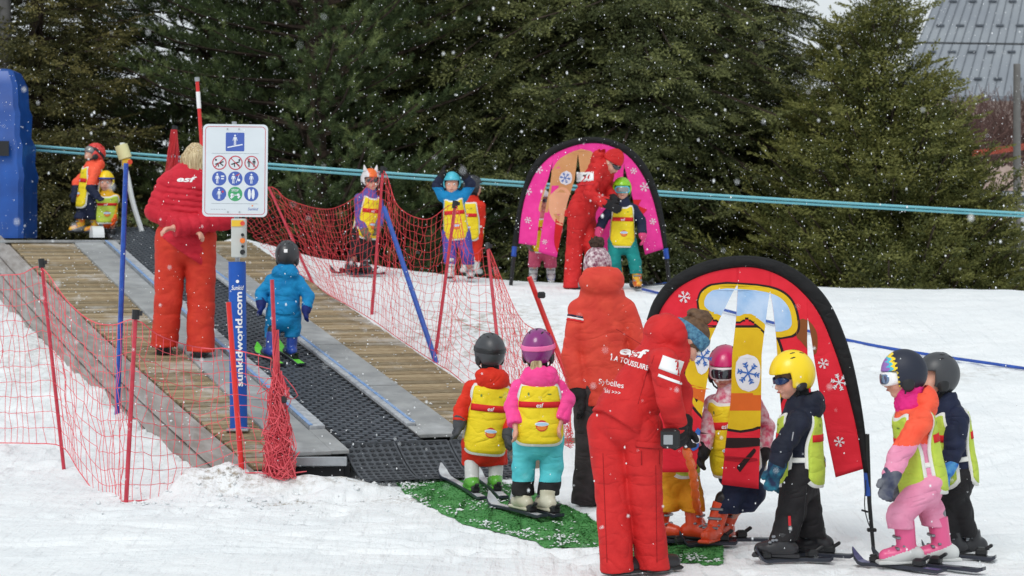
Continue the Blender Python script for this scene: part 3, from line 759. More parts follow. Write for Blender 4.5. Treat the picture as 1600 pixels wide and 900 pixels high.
# ================================================================= MATERIALS OF CLOTHES AND GEAR
M_SKIN = mat('skin', (222, 172, 150), .55, rgb2=(205, 146, 126), vscale=14, spec=.35)
M_SKIN.node_tree.nodes['Principled BSDF'].inputs['Subsurface Weight'].default_value = .08
M_EYEW = plastic('eye_white', (235, 235, 232)); M_EYED = plastic('eye_dark', (40, 30, 26)); M_LIP = mat('lips', (176, 96, 92), .5)
M_YEL = cloth('bib_yellow', (242, 216, 44), rgb2=(230, 202, 32), fold=.6); M_WTRIM = cloth('bib_white_trim', (232, 232, 226), fold=.2)
M_LIME = cloth('bib_lime', (196, 214, 84), rgb2=(180, 202, 72), fold=.6); M_REDB = cloth('bib_red_band', (214, 34, 40), fold=.2)
M_WHT = plastic('white_print', (240, 240, 240), rough=.6); M_BLK = cloth('black_cloth', (30, 30, 33), var=.3)
M_GOGL = plastic('print_light_blue', (170, 205, 232), rough=.6); M_ORG = plastic('print_orange', (232, 130, 40), rough=.6); M_REDP = plastic('print_red', (206, 34, 44), rough=.6)
M_BLKP = plastic('black_plastic', (24, 25, 28), rough=.4); M_LENS = plastic('dark_lens', (34, 38, 48), rough=.08, spec=.9)
M_SKIT = plastic('ski_dark', (44, 48, 60), rough=.3); M_SKIW = plastic('ski_white', (205, 210, 212), rough=.35, rgb2=(150, 150, 155), vscale=9)
M_STEEL = mat('steel', (150, 154, 160), .35, metal=.8, var=.2)
SKI_N = [0]
# ---------------------------------------------------------------- skis
def ski(tip, tail, label, top, wdt=.075, dz=.006, bind=M_BLKP, foot=.5, group='skis'):
    """tip/tail: pixels where the ends lie on the snow (or world points)"""
    a = onground(*tip) if len(tip) == 2 else np.array(tip); b = onground(*tail) if len(tail) == 2 else np.array(tail)
    d = a - b; L = np.linalg.norm(d); d = d / L
    ax = np.cross(d, [0, 0, 1.0]); ax /= np.linalg.norm(ax); up = np.cross(ax, d)
    n = 22; V = []; O = b + np.array([0, 0, dz])
    for i in range(n + 1):
        s = i / n; w = wdt * (.92 - .22 * math.sin(math.pi * min(1, s / .95)) + .14 * (s > .8)) / 2
        if s > .9: w *= math.sqrt(max(.02, 1 - ((s - .9) / .1) ** 2))
        if s < .04: w *= .75
        z = .0 + (.075 * ((s - .86) / .14) ** 2 if s > .86 else 0) + (.012 * ((.05 - s) / .05) if s < .05 else 0) + .006 * math.sin(math.pi * s)
        c = O + d * (L * s) + up * z
        t = .014
        for (u, v) in ((-w, 0), (w, 0), (w, t), (w * .86, t + .004), (-w * .86, t + .004), (-w, t)): V.append(c + ax * u + up * v)
    Fc = []; mi = []
    for i in range(n):
        for k in range(6): Fc.append((i*6+k, i*6+(k+1) % 6, (i+1)*6+(k+1) % 6, (i+1)*6+k)); mi.append(0 if k == 3 else 1)
    Fc += [tuple(range(5, -1, -1)), tuple(range(n*6, n*6+6))]; mi += [1, 1]
    mid = b + d * L * foot
    root = thing('ski', label, 'ski', mid, group)
    o = link('ski_board', me_new('ski_board', np.array(V) - mid, Fc, [top, M_SKIT], mi), root)
    fr = [d, ax, up]; q = mid + up * (.022 + dz)
    MB().box(q, (.30, .045, .012), fr, .003).box(q + d*.13 + up*.018, (.05, .05, .034), fr, .008).box(q + d*.14 + up*.036, (.03, .035, .012), fr, .004).build('toe_binding', bind, root)
    MB().box(q - d*.12 + up*.022, (.06, .052, .046), fr, .012).box(q - d*.155 + up*.045, (.055, .028, .018), [unit(d*.8 - up*.55), ax, unit(up*.8 + d*.55)], .005).build('heel_binding', bind, root)
    return dict(c=mid + up * (.03 + dz), d=d, up=up, ax=ax)
# ---------------------------------------------------------------- one person
def fwd(yaw): y = math.radians(yaw); return np.array([math.sin(y), -math.cos(y), 0.0])
def person(label, group=None, D=None, feet=(), adult=False, yaw=0, hyaw=None, hpitch=0, hroll=0, pel=None, neck=None, head=None,
           knee=(), elb=(), wri=(), sh=None, hips=None, k=1.0, jacket=None, jfold=(.0036, .08), puffer=False, hood=None, hoodup=False, collar=None, zone=None,
           pants=None, pfold=(.0032, .09), cuff=None, cuffh=.0, boots=None, gloves=None, helmet=None, hat=None, hair=None, goggles=None, bib=None,
           bands=(), tor=None, hem=.0, jwide=1.0, ear=True, chin=True, legr=1.0, extra=None, bootkind='ski', hipw=None, headscale=1.0, armr=1.0, gl_curl=.6, hemtilt=(0,0), hand_dir=(None,None), face=True, warmer=None, handk=1.0):
    warmer = warmer or M_BLK
    ad = 1.0 if adult else 0.0; hyaw = yaw if hyaw is None else hyaw
    G = [f['c'] if isinstance(f, dict) else f for f in feet]
    if D is None: D = float(np.mean([g[1] for g in G]))
    w3 = lambda q: W(q[0], q[1], D + (q[2] if len(q) > 2 else 0))
    F = fwd(yaw); S = np.array([math.cos(math.radians(yaw)), math.sin(math.radians(yaw)), 0])     # S: towards the sitter's other side
    PEL, NEC, HED = w3(pel), w3(neck), w3(head)
    base = np.mean([g for g in G], 0)
    root = thing('person', label, 'person', base, group)
    Ut = unit(NEC - PEL); Ft = unit(F - Ut * (F @ Ut)); St = np.cross(Ut, Ft); St = St if St @ S > 0 else -St
    kk = k; sc = (1.0 if adult else .70) * kk
    r_sh = (.072 if adult else .058) * kk; wsh = (.165 if adult else .112) * kk
    rp = (.150 if adult else .118) * kk; rc = (.155 if adult else .118) * kk
    if tor: rp, rc = tor[0], tor[1]
    if sh is None: SH = [NEC - Ut * .075 * kk - St * wsh, NEC - Ut * .075 * kk + St * wsh]
    else: SH = [w3(q) for q in sh]
    E3 = [w3(q) for q in elb]; WR = [w3(q) for q in wri]
    # pair arms with sides
    if sh is None and len(E3) == 2:
        c01 = np.linalg.norm(SH[0]-E3[0]) + np.linalg.norm(SH[1]-E3[1]); c10 = np.linalg.norm(SH[1]-E3[0]) + np.linalg.norm(SH[0]-E3[1])
        if c10 < c01: SH = SH[::-1]
    hw = (hipw or (.095 if adult else .073) * kk)
    if hips is None:
        HP = [PEL - S * hw, PEL + S * hw]
        if len(G) == 2 and np.linalg.norm(HP[0][:2]-G[0][:2]) + np.linalg.norm(HP[1][:2]-G[1][:2]) > np.linalg.norm(HP[1][:2]-G[0][:2]) + np.linalg.norm(HP[0][:2]-G[1][:2]): HP = HP[::-1]
    else: HP = [w3(q) for q in hips]
    KN = [w3(q) for q in knee]
    ank = .085 if adult else .075
    AN = [g + np.array([0, 0, ank]) for g in G]
    fd = []
    for i, f in enumerate(feet):
        fd.append(f['d'] if isinstance(f, dict) else F)
    h = max(.0060, .00052 * D); hb = h * 1.25
    # ---------- body (one continuous skin surface: head, neck, torso, limbs)
    hs_ = (1.0 if not adult else 1.1) * headscale
    hx, hy, hz = .070 * hs_, .086 * hs_, .098 * hs_
    Fh = fwd(hyaw); pr = math.radians(hpitch); Sh0 = np.array([math.cos(math.radians(hyaw)), math.sin(math.radians(hyaw)), 0.0])
    Fp = Fh * math.cos(pr) - np.array([0, 0, 1.0]) * math.sin(pr); Up = np.array([0, 0, 1.0]) * math.cos(pr) + Fh * math.sin(pr)
    rr = math.radians(hroll); Sp = Sh0 * math.cos(rr) + Up * math.sin(rr); Up = Up * math.cos(rr) - Sh0 * math.sin(rr)
    H = lambda s, f, u: HED + Sp * s * hs_ + Fp * f * hs_ + Up * u * hs_
    HX = [Sp, Fp, Up]
    skull = ell(H(0, -.010, .018), (hx, hy, hz * .92), HX)
    headf = U([skull, ell(H(0, .022, -.035), (hx*.80, hy*.66, hz*.62), HX), ell(H(0, .048, -.078), (.024*hs_, .022*hs_, .018*hs_), HX),
               ell(H(.034, .050, -.030), (.024*hs_, .020*hs_, .024*hs_), HX), ell(H(-.034, .050, -.030), (.024*hs_, .020*hs_, .024*hs_), HX)], .022)
    nose = cone(H(0, .078, .004), H(0, .090, -.024), .007*hs_, .0125*hs_)
    socks = [ell(H(s, .086, .006), (.017*hs_, .013*hs_, .010*hs_), HX) for s in (-.029, .029)]
    ears = [ell(H(s, -.006, -.006), (.010*hs_, .018*hs_, .028*hs_), HX) for s in (-.071, .071)]
    lips = ell(H(0, .078, -.050), (.020*hs_, .012*hs_, .009*hs_), HX)
    hd = U([SUB(U([headf, nose, lips], .010), *socks)] + ears, .006)
    nb = NEC - Ut * .02
    bl = [hd, cone(H(0, -.018, -.06), nb, .043*hs_, .05*hs_), cone(nb - Ut*.08*sc, PEL, rc*.75, rp*.8, Ft, .75), cone(SH[0], SH[1], r_sh*.7, r_sh*.7)]
    for i in range(len(E3)): bl += [cone(SH[i], E3[i], .036*sc*1.2, .030*sc*1.2), cone(E3[i], WR[i], .030*sc*1.2, .022*sc*1.2)]
    for i in range(len(G)): bl += [cone(HP[i], KN[i], .07*sc, .05*sc), cone(KN[i], AN[i], .05*sc, .036*sc), cone(AN[i] - np.array([0,0,.03]), AN[i] - np.array([0,0,.045]) + fd[i]*.11*(.7+.3*ad), .03, .026)]
    bare = gloves is None
    allp = [HED, PEL, nb] + SH + E3 + WR + KN + AN
    if bare:
        for i in range(len(WR)): bl += hand_parts(WR[i], E3[i], F, St, (1.0 if adult else .68) * kk * handk, .0, i, gl_curl, hand_dir[i] if i < 2 else None)
    sdf_obj('body', U(bl, .012), *bbox(allp, .17), hb if not face else h, M_SKIN, root)
    if face:
        for s in (-.029, .029):
            b = MB(); uvs(b, H(s, .0745, .005), .0125*hs_); e = b.build('eye', M_EYEW, root, True)
            b = MB(); uvs(b, H(s, .0825, .004), .0062*hs_); b.build('iris', M_EYED, e, True)
        sdf_obj('mouth', ell(H(0, .0865, -.050), (.021*hs_, .007*hs_, .0045*hs_), HX), *bbox([H(0, .085, -.05)], .03), .003, M_LIP, root)
    # ---------- trousers
    root_pan = None
    if pants:
        lr = (.106, .084, .086) if adult else (.076, .061, .060)
        lr = [q * kk * legr for q in lr]
        tp = []
        cuffz = [AN[i] + np.array([0, 0, (-.072 if bootkind != 'ski' else .075) + cuffh]) for i in range(len(G))]
        for i in range(len(G)):
            fz = cone(HP[i], KN[i], lr[0], lr[1]); fz2 = cone(KN[i], AN[i] - np.array([0, 0, .075]), lr[1], lr[2], puff=.0015, n=2.6, ph=.3*i)
            tp.append(I(U([fz, fz2], .02), plane(cuffz[i], (0, 0, -1))))
        fT = U([cone(PEL + Ut*.05, PEL - np.array([0,0,.03]), rp*.93, rp*.96, Ft, .86)] + tp, .018)
        fT = folds(fT, pfold[0], pfold[1], len(label), (0.15, .1, 1))
        root_pan = fT
        ms = [pants] + ([cuff] if cuff else [])
        cz = float(np.mean([c[2] for c in cuffz])) + .085
        sdf_obj('trousers', fT, *bbox([PEL + Ut*.1] + HP + KN + AN, max(lr[0], rp) + .05), h, ms, root, (lambda c: (c[:, 2] < cz).astype(int)) if cuff else None)
    # ---------- jacket
    jr = (.070, .062, .054) if adult else (.056, .050, .045)
    jr = [q * kk * armr for q in jr]
    top = NEC - Ut * .10 * kk
    torso = U([cone(PEL + Ut * .02, top, rp * 1.04 * jwide, rc * 1.0, Ft, .84, puff=.024 if puffer else 0, n=8.5), cone(SH[0], SH[1], r_sh*1.0, r_sh*1.0, puff=0),
               cone(top + Ut*.02, NEC + Ut*.0, rc*.62, .070 * sc + .012)], .035)
    HEM = PEL - Ut * ((.085 if adult else .035) * kk + hem); hn = unit(-Ut + np.array([hemtilt[0], 0, hemtilt[1]]))
    low = cone(PEL + Ut*.03, HEM - Ut*.05, rp * 1.03 * jwide, rp * 1.04 * jwide, Ft, .86, puff=.018 if puffer else 0, n=2.6)
    torso2 = I(U([torso, low], .02), plane(HEM, hn)); bibf = U([torso, cone(PEL + Ut*.03, PEL - Ut*.22, rp * 1.03 * jwide, rp * 1.04 * jwide, Ft, .86)], .02)
    ff = torso2
    if jacket:
        arms = []
        for i in range(len(E3)):
            n1 = max(2, int(np.linalg.norm(E3[i]-SH[i]) / .055)) + .5; pf = .016 if puffer else .0
            wd_ = unit(WR[i] - E3[i])
            arms.append(I(U([cone(SH[i], E3[i], jr[0], jr[1], puff=pf, n=n1), cone(E3[i], WR[i], jr[1], jr[2], puff=pf if puffer else .004, n=n1 if puffer else 3)], .015), plane(WR[i] + wd_*.0, wd_)))
        parts_ = [torso2] + arms
        if hood: 
            hc = NEC - Ft * (.075 if adult else .06) * kk + Ut * (.015 if adult else .005)
            parts_.append(SUB(ell(hc, np.array([.118, .070, .085]) * (1.2 if adult else .98) * kk, [St, Ft, Ut]), ell(hc + Ut*.085 + Ft*.02, np.array([.085, .05, .06]) * (1.2 if adult else .98) * kk, [St, Ft, Ut])))
        if hoodup: parts_.append(SUB(ell(H(0, -.015, .0), (hx+.035, hy+.035, hz+.045), HX), ell(H(0, .07, .0), (hx+.005, hy+.02, hz+.01), HX)))
        parts_.append(SUB(cone(NEC - Ut*.05, NEC + Ut*(.03 if collar is None else collar), .075*sc+.03, .055*sc + .028), cone(NEC + Ut*.0, NEC + Ut*.12, .05*sc+.012, .05*sc+.03)))
        ff = U(parts_, .018)
        if not puffer: ff = folds(ff, jfold[0], jfold[1], len(label) + 3, (.25, .1, 1))
        else: ff = folds(ff, .003, .06, 5, (.3, .2, 1))
        ms = list(jacket) if isinstance(jacket, (list, tuple)) else [jacket]
        sdf_obj('jacket', ff, *bbox([PEL - Ut*(.16 + hem), NEC + Ut*.06, NEC - Ft*.14] + SH + E3 + WR + ([HED] if hoodup else []), max(rp, rc) + .06), h, ms, root, zone)
    info = dict(root=root, bibf=bibf, pan=root_pan, H=H, HX=HX, hs=hs_, PEL=PEL, NEC=NEC, Ut=Ut, Ft=Ft, St=St, jac=ff, torso=torso2, HED=HED, rc=rc, rp=rp, SH=SH, E=E3, WR=WR, KN=KN, AN=AN, D=D, h=h, Sp=Sp, Fp=Fp, Up=Up, hd=(hx, hy, hz), k=kk)
    if helmet and not adult and warmer:
        sdf_obj('neck_warmer', I(cone(NEC - Ut*.03, H(0, -.022, -.058), .060*kk, .058*kk), plane(H(0, -.02, -.045), Up)), *bbox([NEC, HED], .1), h, warmer, root)
    # ---------- gloves
    if gloves:
        for i in range(len(WR)):
            hp = hand_parts(WR[i], E3[i], F, St, (1.0 if adult else .74) * kk, .006 if adult else .0065, i, gl_curl, hand_dir[i])
            wd_ = unit(WR[i] - E3[i])
            hp.append(cone(WR[i] - wd_*.02, WR[i] + wd_*.02, jr[2]*1.04, jr[2]*.92))
            sdf_obj('glove', U(hp, .007), *bbox([WR[i], WR[i] + wd_*.1*sc], .12), .005 if D < 15 else .007, gloves, root)
    # ---------- boots
    if boots:
        for i in range(len(G)):
            boot(root, G[i], fd[i], KN[i], boots, bootkind, adult, kk, h, .19 if cuffh > -.03 else .07)
    if helmet: helmet_on(info, helmet, ear, chin)
    if hat: hat_on(info, hat)
    if hair: hair_on(info, hair)
    if goggles: goggles_on(info, goggles)
    if bib: bib_on(info, **bib)
    for (m, arm, t0, t1) in bands:
        a, b = info['SH'][arm], info['E'][arm]; d = b - a
        sdf_obj('sleeve_band', I(OFF(info['jac'], .004), plane(a + d*t0, -d), plane(a + d*t1, d), cone(a + d*t0, a + d*t1, jr[0]*1.5, jr[0]*1.5)), *bbox([a, b], .12), .006, m, root)
    return info
def uvs(b, c, r, n=8, m=6):
    V = []; 
    for i in range(1, m):
        for j in range(n):
            a, e = math.pi*i/m, 2*math.pi*j/n; V.append(c + r*np.array([math.sin(a)*math.cos(e), math.sin(a)*math.sin(e), math.cos(a)]))
    V += [c + [0, 0, r], c - [0, 0, r]]; N = (m-1)*n
    Fc = [(i*n+j, (i+1)*n+j, (i+1)*n+(j+1) % n, i*n+(j+1) % n) for i in range(m-2) for j in range(n)] + [(N, j, (j+1) % n) for j in range(n)] + [(N+1, (m-2)*n+(j+1) % n, (m-2)*n+j) for j in range(n)]
    b.add(V, Fc)
def hand_parts(wr, el, F, S, s, fat, i, curl, hdir=None):
    """palm, four unequal bent fingers and a thumb that leaves the side of the palm"""
    d = unit(wr - el) if hdir is None else unit(hdir)
    inn = unit(F - d * (F @ d)) if abs(F @ d) < .9 else np.array([0, 0, -1.0])      # thumb side
    pn = unit(np.cross(d, inn)); 
    toward = S * (1 if i == 0 else -1)
    if pn @ toward < 0: pn = -pn                                                    # palm faces the body
    out = [cone(wr + d*.015*s, wr + d*.075*s, .030*s + fat, .036*s + fat, pn, .62)]
    L = (.068, .076, .071, .056)
    for q in range(4):
        o = wr + d*.088*s + inn * (.030 - .020*q) * s; r = (.0098 * s + fat)
        d1 = unit(d + pn * curl * .5 + inn*(.08 - .05*q)); m1 = o + d1 * L[q] * .55 * s; d2 = unit(d + pn * curl * 1.8)
        out += [cone(o, m1, r, r*.95), cone(m1, m1 + d2 * L[q] * .5 * s, r*.95, r*.8)]
    o = wr + d*.03*s + inn*.026*s; d1 = unit(d*.65 + inn*.75 + pn*.35); m1 = o + d1*.042*s
    out += [cone(o, m1, .014*s + fat, .012*s + fat), cone(m1, m1 + unit(d + inn*.25 + pn*.4)*.032*s, .012*s + fat, .010*s + fat)]
    return out
def boot(root, g, d, kn, cols, kind, adult, k, h, sl=.19):
    up0 = np.array([0, 0, 1.0]); d = unit(d); side = np.cross(d, up0); side = unit(side); up = np.cross(side, d); s = (1.0 if adult else .80) * k
    an = g + up*.075*s + d*(-.02)*s
    fr = [d, side, up]
    if kind == 'ski':
        lean = unit(unit(kn - an) * .8 + up * .6); tp = an + lean * sl * s
        shaft = I(cone(an, tp, .058*s, .064*s), plane(tp, lean))
        foot_ = I(U([cone(g + up*.050*s - d*.075*s, g + up*.045*s + d*.11*s, .052*s, .044*s, side, .92), cone(an, g + up*.05*s + d*.05*s, .055*s, .046*s)], .03), plane(g + up*.004, -up))
        V0 = U([shaft, foot_], .006)
        mf = None; ms = [cols[0]]
        if len(cols) > 1:
            ms = list(cols[:2]); q0 = an + up*.012*s; mf = lambda c: ((c - q0) @ unit(up + d*.35) < 0).astype(int)
        o = sdf_obj('boot', V0, *bbox([g - d*.15, g + d*.17, tp], .09), .006 if h < .009 else .008, ms, root, mf)
        MB().box(g + up*.008 + d*.015*s, (.30*s, .085*s, .02), fr, .006).build('sole', cols[2] if len(cols) > 2 else M_BLKP, o)
        for (t, hh) in ((.05, .070), (.01, .085)):
            MB().box(g + up*(hh+.025)*s + d*t*s, (.018, .115*s, .014), fr, .004).build('buckle', M_STEEL, o)
        for q in (.45, .8):
            c = an + lean * sl*s*q
            MB().box(c + d*.055*s, (.022, .10*s, .016), fr, .004).build('buckle', M_STEEL, o)
        if sl > .1: sdf_obj('liner', I(cone(tp - lean*.02, tp + lean*.025, .054*s, .056*s)), *bbox([tp], .09), .008, cols[3] if len(cols) > 3 else M_BLKP, o)
    else:
        f = I(U([cone(g + up*.045 - d*.035*s, g + up*.038 + d*.13*s, .046*s, .042*s, side, 1.0), cone(an, an + up*.03, .050*s, .050*s)], .03), plane(g + up*.002, -up))
        o = sdf_obj('boot', f, *bbox([g - d*.15, g + d*.2, an + up*.12], .09), h, [cols[0]], root)
        MB().box(g + up*.012 + d*.05*s, (.24*s, .094*s, .022), fr, .008).build('sole', cols[1] if len(cols) > 1 else M_BLKP, o)
def helmet_on(p, spec, ear, chin):
    H, HX, s = p['H'], p['HX'], p['hs']; hx, hy, hz = p['hd']; m = spec['m']; g = spec.get('grow', .030)
    c = H(0, -.014, .026); R3 = np.array([hx + g, hy + g + .004, hz*.92 + g])
    out = ell(c, R3, HX); inn = ell(c, R3 - .013, HX)
    f = SUB(out, inn, I(plane(H(0, .035, 0), -p['Fp']), plane(H(0, 0, .048), p['Up'])), plane(H(0, -.01, -.050), p['Up'] - .30*p['Fp']))
    if spec.get('brim'): f = U([f, I(ell(H(0, .07, .062), (hx*.95, .055*s, .012*s), HX), plane(H(0, .06, 0), -p['Fp']))], .012)
    hm = sdf_obj('helmet', f, *bbox([c], max(R3) + .06), max(.0055, p['h']*.85), m, p['root'], spec.get('zone') and (lambda q: spec['zone'](q, p)))
    dk = spec.get('dark', M_BLKP)
    for (a, e, l) in spec.get('vents', ((.4, .95, .03), (-.4, .95, .03), (.4, .35, .03), (-.4, .35, .03), (0, .65, .035), (.75, 0.2, .03), (-.75, .2, .03))):
        # a: round from front to side as x share, e: along front-back
        n = np.array([a, -.75 * (e - .3), .8]); n /= np.linalg.norm(n)
        q = c + (Sp_(p) * n[0] * R3[0] + p['Fp'] * n[1] * R3[1] + p['Up'] * n[2] * R3[2]) * 1.0
        nn = unit(p['Sp']*n[0]/R3[0] + p['Fp']*n[1]/R3[1] + p['Up']*n[2]/R3[2]); t1 = unit(p['Fp'] - nn*(p['Fp'] @ nn)); t0 = np.cross(t1, nn)
        sdf_obj('vent', ell(q, (.006, l*.62, .0025), [t0, t1, nn]), *bbox([q], .035), .0035, dk, hm)
    if ear:
        for sg in (-1, 1):
            q = H(sg * (hx / s + .012), -.012, -.028)
            sdf_obj('ear_pad', ell(q, (.018, .036, .044), HX), *bbox([q], .06), .006, spec.get('earm', dk), hm)
    if chin:
        pts = [H(sg*(hx/s+.010) , .002 + .04*(1-abs(sg)), -.05 - .052*math.sqrt(max(0, 1 - sg*sg))) for sg in np.linspace(-1, 1, 11)]
        MB().tube(pts, .0055, 5).build('chin_strap', dk, hm)
def Sp_(p): return p['Sp']
def hat_on(p, spec):
    H, HX, s = p['H'], p['HX'], p['hs']; hx, hy, hz = p['hd']
    c = H(0, -.014, .022); f = I(ell(c, (hx+.017, hy+.016, hz+.022), HX), plane(H(0, 0, spec.get('low', .012)), -p['Up'] + .35*p['Fp']))
    if spec.get('high') is not None: f = I(f, plane(H(0, 0, spec['high']), p['Up'] - .35*p['Fp']))
    f = folds(f, .0018, .03, 3, p['Sp'])
    o = sdf_obj(spec.get('name', 'hat'), f, *bbox([c], .16), p['h'], spec['m'], p['root'])
    if spec.get('pom'):
        q = H(0, -.02, .155); g = ell(q, (.045, .045, .042)); 
        sdf_obj('pompom', folds(folds(g, .006, .02, 1, (1, .3, .2)), .006, .018, 4, (.1, 1, .6)), *bbox([q], .075), .006, spec['pom'], o)
def hair_on(p, spec):
    H, HX, s = p['H'], p['HX'], p['hs']; hx, hy, hz = p['hd']
    if spec['kind'] == 'bob':
        f = U([ell(H(0, -.018, .022), (hx+.014, hy+.012, hz+.006), HX), ell(H(0, -.040, -.045), (hx+.006, .055*s, .070*s), HX)], .03)
        rgh = np.random.default_rng(8); locks = []
        for q in range(34):
            a = rgh.uniform(-2.5, 2.5); c0 = H(.02*math.sin(a), -.02 - .02*math.cos(a), .112); c1 = H(.086*math.sin(a), -.012 - .098*math.cos(a), .02 + rgh.uniform(-.02, .03)); c2 = H((.080 + rgh.uniform(-.012, .022))*math.sin(a) + rgh.normal(0, .008), -.012 - .090*math.cos(a), -.10 + rgh.uniform(-.05, .03))
            locks += [cone(c0, c1, .016, .017), cone(c1, c2, .017, .007)]
        f = U([SUB(f, ell(H(0, .085, -.02), (hx*.85, .06*s, hz*.9), HX))] + locks, .006); f = folds(f, .0016, .014, 2, p['Sp']*3)
    elif spec['kind'] == 'tail':
        f = folds(U([cone(H(.0, -.085, -.05), H(.02, -.10, -.13), .024, .018), cone(H(-.02, -.085, -.05), H(-.04, -.09, -.14), .02, .012)], .01), .002, .012, 2, p['Sp'])
    else:   # fringe under a helmet
        f = folds(I(ell(H(0, -.010, .022), (hx+.006, hy+.006, hz*.98), HX), plane(H(0, 0, spec.get('low', .020)), -p['Up'] - .3*p['Fp'])), .002, .014, 2, p['Sp'])
    sdf_obj('hair', f, *bbox([H(0, 0, 0), H(0, -.1, -.14)], .15), .0055 if p['D'] < 16 else .008, spec['m'], p['root'])
def goggles_on(p, spec):
    H, HX, s = p['H'], p['HX'], p['hs']; hx, hy, hz = p['hd']; k = spec.get('kind', 'goggles'); u0 = spec.get('u', .010)
    base = ell(H(0, .002, .0), (hx+.020, hy+.024, hz+.02), HX)
    if k == 'sun':
        g = I(ell(H(0, 0, .0), (hx+.012, hy+.014, hz+.02), HX), U([ell(H(sg*.033, .07, u0), (.033*s, .06*s, .020*s), HX) for sg in (-1, 1)], .01), plane(H(0, .035, 0), -p['Fp']))
        o = sdf_obj('sunglasses', g, *bbox([H(0, .06, 0)], .12), .0045, spec['lens'], p['root'])
        MB().tube([H(-.080, .045, u0+.006), H(-.080, -.02, u0+.004)], .004, 5).tube([H(.080, .045, u0+.006), H(.080, -.02, u0+.004)], .004, 5).build('temple_arms', spec.get('frame', M_BLKP), o); return
    fr = I(base, rbox(H(0, .07, u0), (.078*s, .08*s, .036*s), .026*s, HX), plane(H(0, .03, 0), -p['Fp']))
    o = sdf_obj('goggles', fr, *bbox([H(0, .06, 0)], .13), .005, spec['frame'], p['root'])
    ln = I(OFF(base, .0045), rbox(H(0, .07, u0), (.066*s, .08*s, .026*s), .022*s, HX), plane(H(0, .045, 0), -p['Fp']))
    sdf_obj('lens', ln, *bbox([H(0, .06, 0)], .13), .005, spec['lens'], o)
    if spec.get('strap'):
        g = .030; out = ell(H(0, -.014, .026), np.array([hx + g, hy + g + .004, hz*.92 + g]) + .0045, HX)
        uu = spec.get('su', u0 + .028); q = H(0, 0, uu)
        sdf_obj('goggle_strap', I(out, plane(q + p['Up']*.016, p['Up'] - .12*p['Fp']), plane(q - p['Up']*.016, -p['Up'] + .12*p['Fp']), plane(H(0, .055, 0), p['Fp'])), *bbox([H(0, -.014, .026)], .17), .0055, spec['strap'], p['root'])
class Cyl:
    """wraps flat (u, v) metres round the torso: u to the viewer's right when facing that side, v up from the pelvis"""
    def __init__(s, p, side, f=None, R=None):
        s.p = p; s.f = f or p['torso']; s.F = p['Ft'] * side; s.S = np.cross(s.F, p['Ut']); s.S = -s.S; s.R = R or p['rc'] * 1.0
    def start(s, u, v):
        u = np.asarray(u, float); v = np.asarray(v, float); th = u / s.R
        dr = np.cos(th)[..., None] * s.F + np.sin(th)[..., None] * s.S
        return s.p['PEL'] + v[..., None] * s.p['Ut'] + dr * .38, -dr
    def at(s, u, v, off):
        g, d = s.start(u, v); P3 = trace(s.f, g.reshape(-1, 3), d.reshape(-1, 3)); return P3 - d.reshape(-1, 3) * off
    def text(s, name, txt, u, v, height, m, off, parent, shear=.25, bold=.03, width=None, rot=0):
        V, Fc, asp = text_tris(txt, shear, bold); V, Fc = fine(V, Fc, .55); sx = height if width is None else width / asp
        x, y = V[:, 0]*sx, V[:, 1]*height; c, sn = math.cos(rot), math.sin(rot)
        P3 = s.at(u + x*c - y*sn, v + x*sn + y*c, off)
        return link(name, me_new(name, P3 - parent_world(parent), Fc, [m]), parent)
    def patch(s, name, poly, u, v, m, off, parent, th=.004):
        """a filled convex outline: fan with an inner ring so it follows the cloth"""
        poly = np.array(poly, float); n = len(poly); rings = [poly * q for q in (1, .66, .33)]; uv = np.concatenate(rings + [np.zeros((1, 2))])
        P3 = s.at(u + uv[:, 0], v + uv[:, 1], off); Fc = []
        for r in range(2): Fc += [(r*n+i, r*n+(i+1) % n, (r+1)*n+(i+1) % n, (r+1)*n+i) for i in range(n)]
        Fc += [(2*n+i, 2*n+(i+1) % n, 3*n) for i in range(n)]
        return link(name, me_new(name, P3 - parent_world(parent), Fc, [m]), parent)
